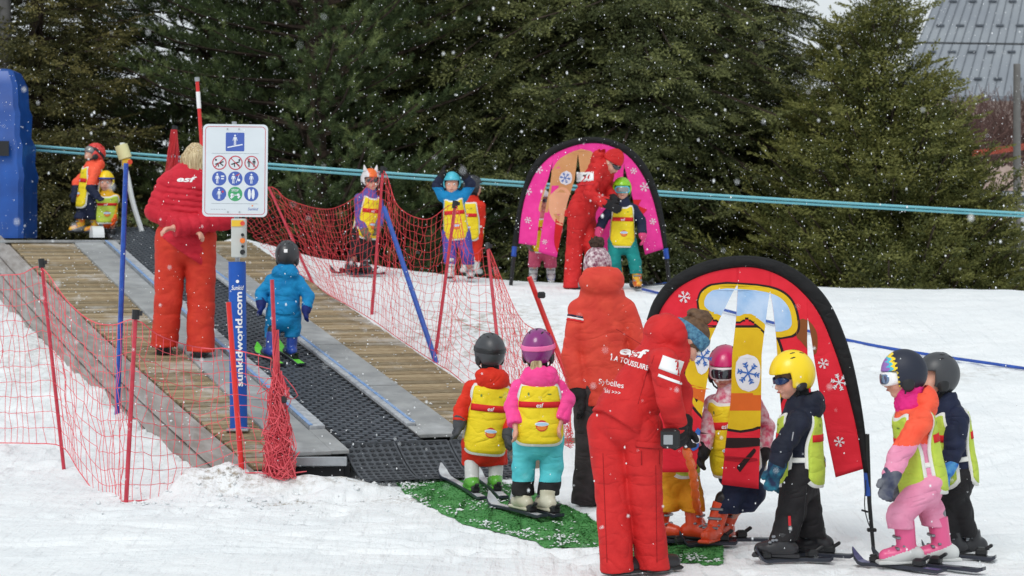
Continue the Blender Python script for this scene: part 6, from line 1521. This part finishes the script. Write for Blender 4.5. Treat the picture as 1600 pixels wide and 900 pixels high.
RA = Arch('arch_banner', 'large red arch banner cut into hanging strips, black edged, standing among the front children', 11.62, np.array([rb[0], rb[1], rb[2]]), yawslope=-.05)
RA.D = rb[1]
outer = [(1010, 500), (1022, 468), (1048, 436), (1090, 412), (1135, 401), (1180, 400), (1222, 410), (1262, 434), (1296, 472), (1322, 530), (1338, 590), (1350, 660), (1358, 738)]
inner = [(1024, 505), (1036, 478), (1060, 450), (1098, 430), (1138, 420), (1176, 418), (1212, 428), (1246, 450), (1278, 488), (1303, 545), (1322, 605), (1338, 670), (1349, 738)]
RA.band(outer, inner, M_ABLK)
inn = catmull([(p[0], p[1], 0) for p in inner], 6)[:, :2]
topy = lambda x: float(np.interp(x, inn[:30+18, 0], inn[:48, 1])) if x < 1349 else 738
ix, iy = inn[:, 0], inn[:, 1]; topy = lambda x: float(np.interp(x, ix, iy))
RA_S1 = ([(1153, 442), (1143, 460), (1126, 495), (1110, 530), (1107, 582), (1098, 640), (1087, 740)], [(1153, 442), (1150, 500), (1144, 553), (1142, 623), (1134, 690), (1127, 760)])
RA_S2 = ([(1203, 453), (1199, 480), (1194, 520), (1190, 553), (1189, 640), (1185, 770)], [(1203, 453), (1208, 484), (1213, 530), (1217, 600), (1224, 680), (1232, 770)])
RA_S3 = ([(1262, 497), (1261, 530), (1262, 560), (1268, 620), (1276, 700), (1280, 770)], [(1262, 497), (1268, 530), (1272, 560), (1283, 630), (1294, 690), (1306, 748)])
def strip_between(A_, name, lp, rp, m, ybot, cols=14, rows=34):
    """fabric between slit edges lp and rp (or the sleeve), hanging from the sleeve's curve; ybot(x fraction)"""
    V = []; e = 0
    for o in (0, .003):
        for i in range(rows + 1):
            for j in range(cols + 1):
                f = j/cols; t = i/rows; yb = ybot[0]*(1-f) + ybot[1]*f
                # top: walk along the sleeve between the two slit apexes
                xt = lp[0][0]*(1-f) + rp[0][0]*f; yt = topy_of[A_](xt) - 3
                y = yt + (yb - yt)*t
                def ex(P_):
                    return float(np.interp(y, [p[1] for p in P_], [p[0] for p in P_]))
                xl, xr = ex(lp), ex(rp); x = xl*(1-f) + xr*f
                if t == 0: x = xt
                V.append(A_.at(x, y, o))
    N = (rows+1)*(cols+1); a = lambda i, j: i*(cols+1)+j; Fc = []
    for i in range(rows):
        for j in range(cols): Fc += [(a(i, j), a(i, j+1), a(i+1, j+1), a(i+1, j)), (N+a(i, j), N+a(i+1, j), N+a(i+1, j+1), N+a(i, j+1))]
    for i in range(rows):
        for j in (0, cols): Fc.append((a(i, j), a(i+1, j), N+a(i+1, j), N+a(i, j)))
    for j in range(cols): Fc.append((a(rows, j), a(rows, j+1), N+a(rows, j+1), N+a(rows, j)))
    return link(name, me_new(name, np.array(V) - parent_world(A_.T), Fc, [m], None, True), A_.T)
topy_of = {RA: topy}
sleeveL = [(1030, 492), (1027, 520), (1024, 560), (1026, 640), (1034, 740)]
strip_between(RA, 'fabric_strip', [(1030, 440)] + sleeveL, [(1153, 418)] + RA_S1[0], M_ARED, (738, 738))
strip_between(RA, 'fabric_strip', [(1153, 418)] + RA_S1[1], [(1203, 420)] + RA_S2[0], M_ARED, (757, 764))
strip_between(RA, 'fabric_strip', [(1203, 420)] + RA_S2[1], [(1262, 440)] + RA_S3[0], M_ARED, (748, 735))
RA_R = [(x, y) for x, y in zip(ix, iy) if x > 1262]
strip_between(RA, 'fabric_strip', [(1262, 440)] + RA_S3[1], RA_R + [(1351, 760)], M_ARED, (746, 733))
cl = [(interpy(RA_S1[0]), interpy(RA_S1[1])), (interpy(RA_S2[0]), interpy(RA_S2[1])), (interpy(RA_S3[0]), interpy(RA_S3[1]))]
def smooth_poly(P_, n=6): Q = catmull([(x, y, 0) for x, y in P_ + [P_[0]]], n)[:-1, :2]; return [tuple(q) for q in Q]
def D_(nm, P_, m, lvl, sm=True): RA.decal(nm, smooth_poly(P_) if sm else P_, m, .0035 + .0007*lvl, cl)
# plain colour fields (no character): yellow panel, orange wave, white rounds, scarf folds
D_('yellow_panel', [(1066, 590), (1072, 540), (1092, 512), (1140, 505), (1200, 512), (1222, 540), (1230, 600), (1215, 640), (1190, 668), (1150, 676), (1105, 660), (1078, 632)], M_AOUT, 0)
D_('yellow_panel', [(1070, 590), (1076, 542), (1094, 516), (1140, 509), (1198, 516), (1218, 542), (1226, 600), (1211, 637), (1188, 664), (1150, 672), (1106, 656), (1082, 630)], M_AYEL, 1)
D_('orange_wave', [(1064, 596), (1100, 606), (1150, 614), (1200, 616), (1214, 612), (1206, 626), (1186, 640), (1150, 640), (1105, 630), (1068, 612)], M_AORG, 2)
D_('white_round', [(1150, 566), (1158, 556), (1172, 554), (1184, 562), (1188, 580), (1184, 604), (1170, 612), (1156, 606), (1149, 588)], M_AWHT, 3)
RA.flake(1169, 583, 17, M_ABLU)
D_('white_round', [(1084, 560), (1090, 540), (1100, 530), (1110, 536), (1110, 560), (1104, 580), (1092, 584)], M_AWHT, 3); RA.flake(1098, 558, 14, M_ABLU)
D_('scarf_fold', [(1060, 668), (1100, 676), (1150, 684), (1200, 680), (1232, 668), (1226, 682), (1200, 694), (1150, 700), (1100, 692), (1062, 682)], M_AOUT, 1); D_('scarf_fold', [(1110, 706), (1150, 714), (1182, 716), (1180, 722), (1150, 722), (1112, 714)], M_ADKR, 1)
D_('scarf_fold', [(1150, 730), (1178, 700), (1182, 704), (1156, 738)], M_AOUT, 2, False)
D_('goggle_outline', [(1088, 470), (1096, 452), (1120, 441), (1170, 442), (1215, 450), (1240, 470), (1250, 505), (1244, 524), (1222, 530), (1200, 526), (1184, 512), (1168, 500), (1154, 506), (1140, 506), (1112, 500), (1092, 488)], M_AOUT, 2)
D_('goggle_frame', [(1091, 470), (1098, 455), (1121, 444), (1170, 445), (1213, 453), (1237, 472), (1246, 505), (1241, 521), (1222, 527), (1202, 523), (1186, 510), (1168, 497), (1154, 503), (1140, 503), (1113, 497), (1095, 486)], M_AYEL, 3)
D_('goggle_lens', [(1100, 470), (1106, 459), (1123, 451), (1168, 452), (1209, 460), (1230, 477), (1237, 503), (1232, 514), (1220, 518), (1205, 514), (1190, 502), (1170, 489), (1154, 494), (1140, 494), (1116, 489), (1102, 480)], M_ALENS, 4)
D_('goggle_strap', [(1246, 498), (1262, 500), (1276, 520), (1276, 550), (1268, 552), (1252, 534), (1244, 524)], M_ABRN, 2)
RA.flake(1069, 464, 9); RA.flake(1286, 568, 8); RA.flake(1311, 597, 13); RA.flake(1311, 690, 8)
q_ = smooth_poly([(1080, 688), (1090, 668), (1096, 680), (1090, 700), (1080, 704)]); RA.decal('oval_logo', q_, M_ABLU, .0065, cl)
V, Fc, asp = text_tris('e', .2, .03); link('logo_letter', me_new('logo_letter', np.array([RA.at(1087 + x*16, 686 - y*14, .0085) for x, y in V]) - parent_world(RA.T), Fc, [M_AWHT]), RA.T)
a_, b_ = RA.at(1354, 735), rb; MB().tube([a_ + [0, -.01, .2], a_*.6 + b_*.4, b_], [.014, .012, .010], 8).build('arch_pole', M_BLKP, RA.T, True)
MB().tube([RA.at(1354, 737), RA.at(1356, 775)], .017, 8).build('blue_pole_joint', M_POLB, RA.T, True)
MB().box(gp(1362, 828, rb[1]-.01), (.05, .03, .02), None, .004).build('pole_clip', M_BLKP, RA.T)
MB().tube(catmull([gp(1353, 750, rb[1]-.02), gp(1351, 790, rb[1]-.03), gp(1356, 815, rb[1]-.03), gp(1361, 826, rb[1]-.02)], 5), .003, 4).tube([gp(1346, 797, rb[1]-.03), gp(1356, 800, rb[1]-.03)], .006, 5).build('tie_cord', M_BLKP, RA.T)
lb = np.array(RA.at(1008, 560)); lg = np.array([lb[0] - .02, lb[1], gz(lb[0], lb[1])]); MB().tube([lg, RA.at(1012, 505)], [.010, .014], 8).build('arch_pole', M_BLKP, RA.T, True)
# --- pink arch
pb = g_(1047, 432); pl_ = g_(798, 442)
PA = Arch('arch_banner', 'smaller pink arch banner with black edge and snowflakes at the edge of the trees', 22.85, np.array([pb[0], 22.85, pb[2]]), yawslope=0)
outer = [(800, 385), (806, 340), (815, 300), (828, 264), (852, 236), (885, 220), (920, 214), (955, 218), (988, 234), (1012, 262), (1028, 300), (1038, 345), (1043, 390)]
inner = [(810, 385), (814, 342), (822, 304), (837, 270), (860, 245), (890, 230), (920, 224), (950, 227), (980, 243), (1002, 270), (1018, 305), (1029, 348), (1037, 390)]
PA.band(outer, inner, M_ABLK)
inn2 = catmull([(p[0], p[1], 0) for p in inner], 6)[:, :2]; ix2, iy2 = inn2[:, 0], inn2[:, 1]; topy_of[PA] = lambda x: float(np.interp(x, ix2, iy2))
P1 = ([(864, 252), (855, 285), (848, 310), (842, 345), (838, 385)], [(864, 252), (860, 285), (855, 312), (848, 350), (841, 396)])
P2 = ([(903, 239), (898, 280), (886, 318), (878, 360), (870, 402)], [(903, 239), (908, 280), (914, 320), (918, 360), (922, 402)])
P3_ = ([(975, 258), (972, 300), (968, 345), (965, 398)], [(975, 258), (986, 300), (998, 350), (1008, 398)])
strip_between(PA, 'fabric_strip', [(812, 360)] + [(807, 384)], [(864, 242)] + P1[0], M_APNK, (380, 384))
strip_between(PA, 'fabric_strip', [(864, 242)] + P1[1], [(903, 228)] + P2[0], M_APNK, (394, 402))
strip_between(PA, 'fabric_strip', [(903, 228)] + P2[1], [(975, 240)] + P3_[0], M_APNK, (400, 400))
strip_between(PA, 'fabric_strip', [(975, 240)] + P3_[1], [(x, y) for x, y in zip(ix2, iy2) if x > 975], M_APNK, (398, 389))
cl2 = [(interpy(P1[0]), interpy(P1[1])), (interpy(P2[0]), interpy(P2[1])), (interpy(P3_[0]), interpy(P3_[1]))]
def D2(nm, P_, m, lvl, sm=True): PA.decal(nm, smooth_poly(P_) if sm else P_, m, .0045 + .001*lvl, cl2)
D2('tan_field', [(848, 300), (868, 256), (888, 240), (912, 233), (930, 246), (930, 300), (910, 330), (880, 350), (860, 330), (842, 330)], M_ATAN, 0)
D2('peach_field', [(858, 306), (876, 292), (890, 300), (900, 330), (884, 350), (870, 350), (858, 330)], M_APCH, 1)
D2('white_round', [(873, 278), (880, 268), (890, 268), (894, 278), (890, 288), (878, 288)], M_AWHT, 2); PA.flake(883, 278, 8, M_ABLU)
D2('red_field', [(868, 342), (880, 350), (900, 345), (890, 372), (876, 398), (866, 380)], M_REDB, 1)
D2('red_point', [(988, 312), (1002, 312), (997, 322), (1012, 327), (1000, 340), (990, 334)], M_REDB, 1, False)
for (x, y, r) in ((842, 265, 6), (825, 299, 6), (825, 344, 5), (851, 378, 4), (990, 267, 5), (1007, 292, 7), (1020, 346, 5)): PA.flake(x, y, r)
for (a0, b0) in (((804, 385), (798, 442)), ((1040, 388), (1047, 432))):
    A_, B_ = PA.at(*a0), PA.at(*b0); B_[2] = gz(B_[0], B_[1]) - .02; MB().tube([A_, B_], [.024, .02], 8).build('arch_pole', M_BLKP, PA.T, True); MB().tube([A_, A_*.75 + B_*.25], .028, 8).build('blue_pole_joint', M_POLB, PA.T, True)

# ---------------------------------------------------------------- green plastic turf in front of the belt
M_TURF = mat('green_turf', (88, 154, 86), .9, rgb2=(66, 128, 68), vscale=4, bump=.8, bscale=140)
tb = catmull([(612, 741, 0), (640, 776, 0), (700, 808, 0), (770, 830, 0), (850, 848, 0), (930, 858, 0), (1010, 868, 0), (1070, 878, 0), (1130, 882, 0)], 6)
tt_ = catmull([(612, 739, 0), (690, 742, 0), (740, 744, 0), (790, 756, 0), (840, 772, 0), (880, 790, 0), (930, 812, 0), (1010, 830, 0), (1130, 846, 0)], 6)
nT = 60; lo_ = np.array([g_(*tb[int(i*(len(tb)-1)/(nT-1))][:2]) for i in range(nT)]); hi_ = np.array([g_(*tt_[int(i*(len(tt_)-1)/(nT-1))][:2]) for i in range(nT)])
V = []; rg = np.random.default_rng(3); tg = []
for i in range(nT):
    for j in range(13):
        q = lo_[i]*(1-j/12) + hi_[i]*j/12; ed = .03*rg.normal() if j in (0, 12) else 0
        q[1] += ed; x, y = q[0], q[1]; V.append((x, y, float(ground(x, y, True)) + (.022 if 0 < j < 12 else .004))); tg.append(q)
Fc = [(i*13+j, i*13+j+1, (i+1)*13+j+1, (i+1)*13+j) for i in range(nT-1) for j in range(12)]
V = np.array(V); o0 = V.mean(0); TF = thing('turf_mat', 'strip of green artificial turf curving from the belt entrance across the snow', 'mat', o0)
link('turf_sheet', me_new('turf_sheet', V - o0, Fc, [M_TURF], None, True), TF)
n = 26000; u = rg.uniform(0, nT-1.001, n); v = rg.uniform(0, 11.999, n); i0, j0 = u.astype(int), v.astype(int); fu, fv = (u-i0)[:, None], (v-j0)[:, None]
G4 = V.reshape(nT, 13, 3); B0_ = (G4[i0, j0]*(1-fu) + G4[i0+1, j0]*fu)*(1-fv) + (G4[i0, j0+1]*(1-fu) + G4[i0+1, j0+1]*fu)*fv
a = rg.uniform(0, 6.28, n); w = np.stack([np.cos(a), np.sin(a), 0*a], 1)*.008; tip = B0_ + np.stack([rg.normal(0, .008, n), rg.normal(0, .008, n), rg.uniform(.003, .006, n)], 1)
T3 = np.stack([B0_-w, B0_+w, tip], 1).reshape(-1, 3); tag(link('turf_blades', me_new('turf_blades', T3 - o0, np.arange(len(T3)).reshape(-1, 3), [M_TURF]), TF), kind='stuff')
# snow crumbs lying on the turf and thrown about the entrance
def crumbs(name, C, r, parent=None, m=M_SNOW, sq=.6):
    oc = np.array([(1,0,0),(-1,0,0),(0,1,0),(0,-1,0),(0,0,1),(0,0,-1)], float); fc = np.array([(0,2,4),(2,1,4),(1,3,4),(3,0,4),(2,0,5),(1,2,5),(3,1,5),(0,3,5)])
    n = len(C); rgx = np.random.default_rng(n); Vv = C[:, None] + oc[None]*r[:, None, None]*np.array([1, 1, sq])*rgx.uniform(.6, 1.4, (n, 6, 1)); Ff = (fc[None] + (np.arange(n)*6)[:, None, None]).reshape(-1, 3)
    return me_new(name, Vv.reshape(-1, 3), Ff, [m])
k = 9000; idx = rg.integers(0, n, k); dens = (vnoise(B0_[idx][:, 0], B0_[idx][:, 1], 4.0, 6) + vnoise(B0_[idx][:, 0], B0_[idx][:, 1], 11.0, 7)*.6 + (np.abs(v[idx]/12 - .5) > .42)*.32 + rg.normal(0, .06, k)) > .24; C = B0_[idx][dens]; C[:, 2] += .012
so = link('snow_crumbs', crumbs('snow_crumbs', C, rg.uniform(.003, .011, len(C)) , sq=.35)); tag(so, kind='stuff')
C = np.stack([rg.uniform(-2.8, -.3, 160), rg.normal(14.0, .3, 160), np.zeros(160)], 1); C[:, 2] = ground(C[:, 0], C[:, 1], True) + .006
so = link('snow_clods', crumbs('snow_clods', C, rg.uniform(.006, .03, 160)*rg.uniform(.3, 1, 160), sq=.7)); tag(so, kind='stuff')
C = []
for (cc, sd_, k) in ((3.74, .05, 160), (4.19, .03, 120), (4.90, .03, 90), (5.19, .05, 140), (5.70, .08, 160), (3.25, .12, 120)):
    for q in range(k):
        t = rg.uniform(14.8, 23.8); C.append(P(t, cc + rg.normal(0, sd_), .004 if abs(cc - 4.9) > .05 and abs(cc - 4.19) > .05 else .03))
so = link('snow_crumbs', crumbs('snow_crumbs', np.array(C), rg.uniform(.004, .014, len(C)), sq=.4)); tag(so, kind='stuff')
# ---------------------------------------------------------------- far buildings and shrubs at the right
M_ROOF = mat('grey_metal_roof', (150, 156, 162), .6, metal=.2, rgb2=(134, 140, 148), vscale=.8); M_ROOFD = mat('roof_guard', (86, 92, 100), .7); M_WALLB = mat('beige_wall', (190, 168, 158), .9, rgb2=(176, 154, 144)); M_GLS = plastic('window_glass', (70, 80, 92), rough=.1); M_CONC = mat('concrete_pole', (120, 118, 116), .9, var=.2, bump=.3)
Dh = 58.0; hw = lambda x, y, d=0: W(x, y, Dh + d)
HO = thing('chalet', 'large building with a broad grey metal roof beyond the trees at the upper right', 'building', W(1540, 440, Dh))
A_, B_, C_, E_ = hw(1400, 150), hw(1720, 150), hw(1720, -60, 3.2), hw(1487, -60, 3.2)
rn = unit(np.cross(B_ - A_, E_ - A_)); rn = rn if rn[1] < 0 else -rn
b = MB(); b.add([A_, B_, C_, E_, A_ - rn*.2, B_ - rn*.2, C_ - rn*.2, E_ - rn*.2], [(0,1,2,3), (7,6,5,4), (0,4,5,1), (1,5,6,2), (2,6,7,3), (3,7,4,0)]); RFo = b.build('roof', M_ROOF, HO)
b = MB()
for i in range(22):
    f = i/21; xb = 1400 + 320*f; xt = 1487 + 233*f; b.tube([hw(xb, 149, -.02) + rn*.02, hw(xt, -60, 3.18) + rn*.02], .010, 4)
tag(b.build('roof_seams', M_ROOFD, RFo), kind='stuff')
for r_, y in enumerate((125, 83, 42, 4)):
    t = (150-y)/210; xl = 1400 + 87*t
    for i in range(9):
        x = xl + 24 + i*31 + (r_ % 2)*4
        if x > 1625: continue
        q = hw(x, y, 3.2*t) + rn*.06; MB().box(q, (.22, .08, .06), None, .01).build('snow_guard', M_ROOFD, RFo)
MB().box(W(1560, 260, Dh + 1.5), (12, .4, 4.2)).build('wall', M_WALLB, HO)
MB().box(W(1560, 345, Dh + .6), (9, 1.0, .9)).build('balcony', mat('pale_balcony', (190, 192, 196), .8), HO)
for x in (1535, 1575, 1612): MB().box(W(x, 318, Dh + 1.25), (.55, .12, .7)).build('window', M_GLS, HO)
MB().box(W(1555, 303, Dh + .1), (9, .06, .08)).build('balcony_rail', mat('pale_balcony', (190, 192, 196), .8), HO)
MB().box(W(1560, 440, Dh + 1.2), (11, .4, 2.6)).build('lower_wall', mat('stone_wall', (122, 116, 112), .9, var=.25), HO)
T = thing('overhead_wire', 'thin dark wire crossing in front of the grey roof', 'wire', W(1445, 67, 50)); MB().tube([W(1380, 66, 50), W(1680, 70, 50)], .022, 4).build('wire', M_BLKP, T)
for (px, y0, y1, D_x, r, lab) in ((1589, 100, 470, 33, .06, 'slim grey metal pole at the right edge beyond the small spruces'), (5, -40, 400, 27.5, .11, 'thick concrete pole at the upper left behind the blue housing')):
    T = thing('utility_pole', lab, 'pole', W(px, y1, D_x)); MB().tube([W(px, y1, D_x), W(px, y0, D_x)], [r*1.1, r*.9], 10).build('shaft', M_CONC, T, True)
# bare brown shrubs: thin curved twigs
def shrub(px, py, D_x, w, h, seed, lab):
    rgq = np.random.default_rng(seed); o = W(px, py, D_x); T = thing('bare_shrub', lab, 'shrub', o, 'bare shrubs'); b = MB()
    for q in range(230):
        x = rgq.normal(0, w*.35); a = rgq.normal(0, .5); L = h*rgq.uniform(.6, 1.1); p = o + [x, rgq.normal(0, .4), 0]; pts = [p]
        for s in range(3): a += rgq.normal(0, .3); p = p + np.array([math.sin(a)*L/3, rgq.normal(0, .1), math.cos(a)*L/3]); pts.append(p)
        b.tube(pts, [.016, .012, .009, .005], 3, False)
    b.build('twigs', mat('bare_twigs', (112, 86, 80), .9, rgb2=(84, 62, 58)), T)
shrub(1540, 250, 44, 2.4, 1.5, 1, 'brown bare shrub below the grey roof'); shrub(1600, 245, 43, 2.2, 1.4, 2, 'brown bare shrub at the right edge below the roof'); shrub(1500, 260, 45, 2.0, 1.5, 3, 'brown bare shrub nearest the small spruces')
T = thing('orange_barrier_net', 'strip of orange barrier net in front of the beige wall', 'net', W(1580, 232, 42)); b = MB()
for s in range(5): b.tube([W(1520, 236 + s*2.2, 42), W(1660, 216 + s*2.2, 42)], .006, 3)
for s in range(40): b.tube([W(1520 + s*3.5, 236 - s*.5, 42), W(1520 + s*3.5, 245 - s*.5, 42)], .005, 3)
tag(b.build('netting', mat('orange_net', (196, 84, 60), .7), T), kind='stuff')
for i, (px, y0) in enumerate(((379, 120), (402, 118), (418, 140))):
    T = thing('birch_trunk', ('pale slim trunk seen through the pine branches above the sign', 'pale slim trunk just above the right half of the sign', 'thinnest pale trunk behind the pine boughs')[i], 'tree', W(px, 330, 36)); MB().tube([W(px, 340, 36), W(px + 2, 250, 36), W(px - 1, y0, 36)], [.05, .045, .035], 6).build('trunk', mat('birch_bark', (196, 190, 184), .8, rgb2=(120, 112, 106), vscale=8, stretch=(1, 1, 4)), T)
# ---------------------------------------------------------------- falling snow: small flakes through the whole air in front of the trees
rg = np.random.default_rng(21); n = 44000
C = np.stack([rg.uniform(-8, 8, n), rg.uniform(3.0, 27, n), rg.uniform(-.2, 7.2, n)], 1)
keep = C[:, 2] > ground(C[:, 0], C[:, 1]) + .05; C = C[keep]
M_FLK = mat('snowflake', (246, 248, 250), .9, var=.02)
me = crumbs('falling_snow', C, (.0012 + .0030*rg.random(len(C))**2.4), m=M_FLK, sq=1.5); fo = link('falling_snow', me); tag(fo, kind='stuff')
print('all', round(time.time() - T0, 1))
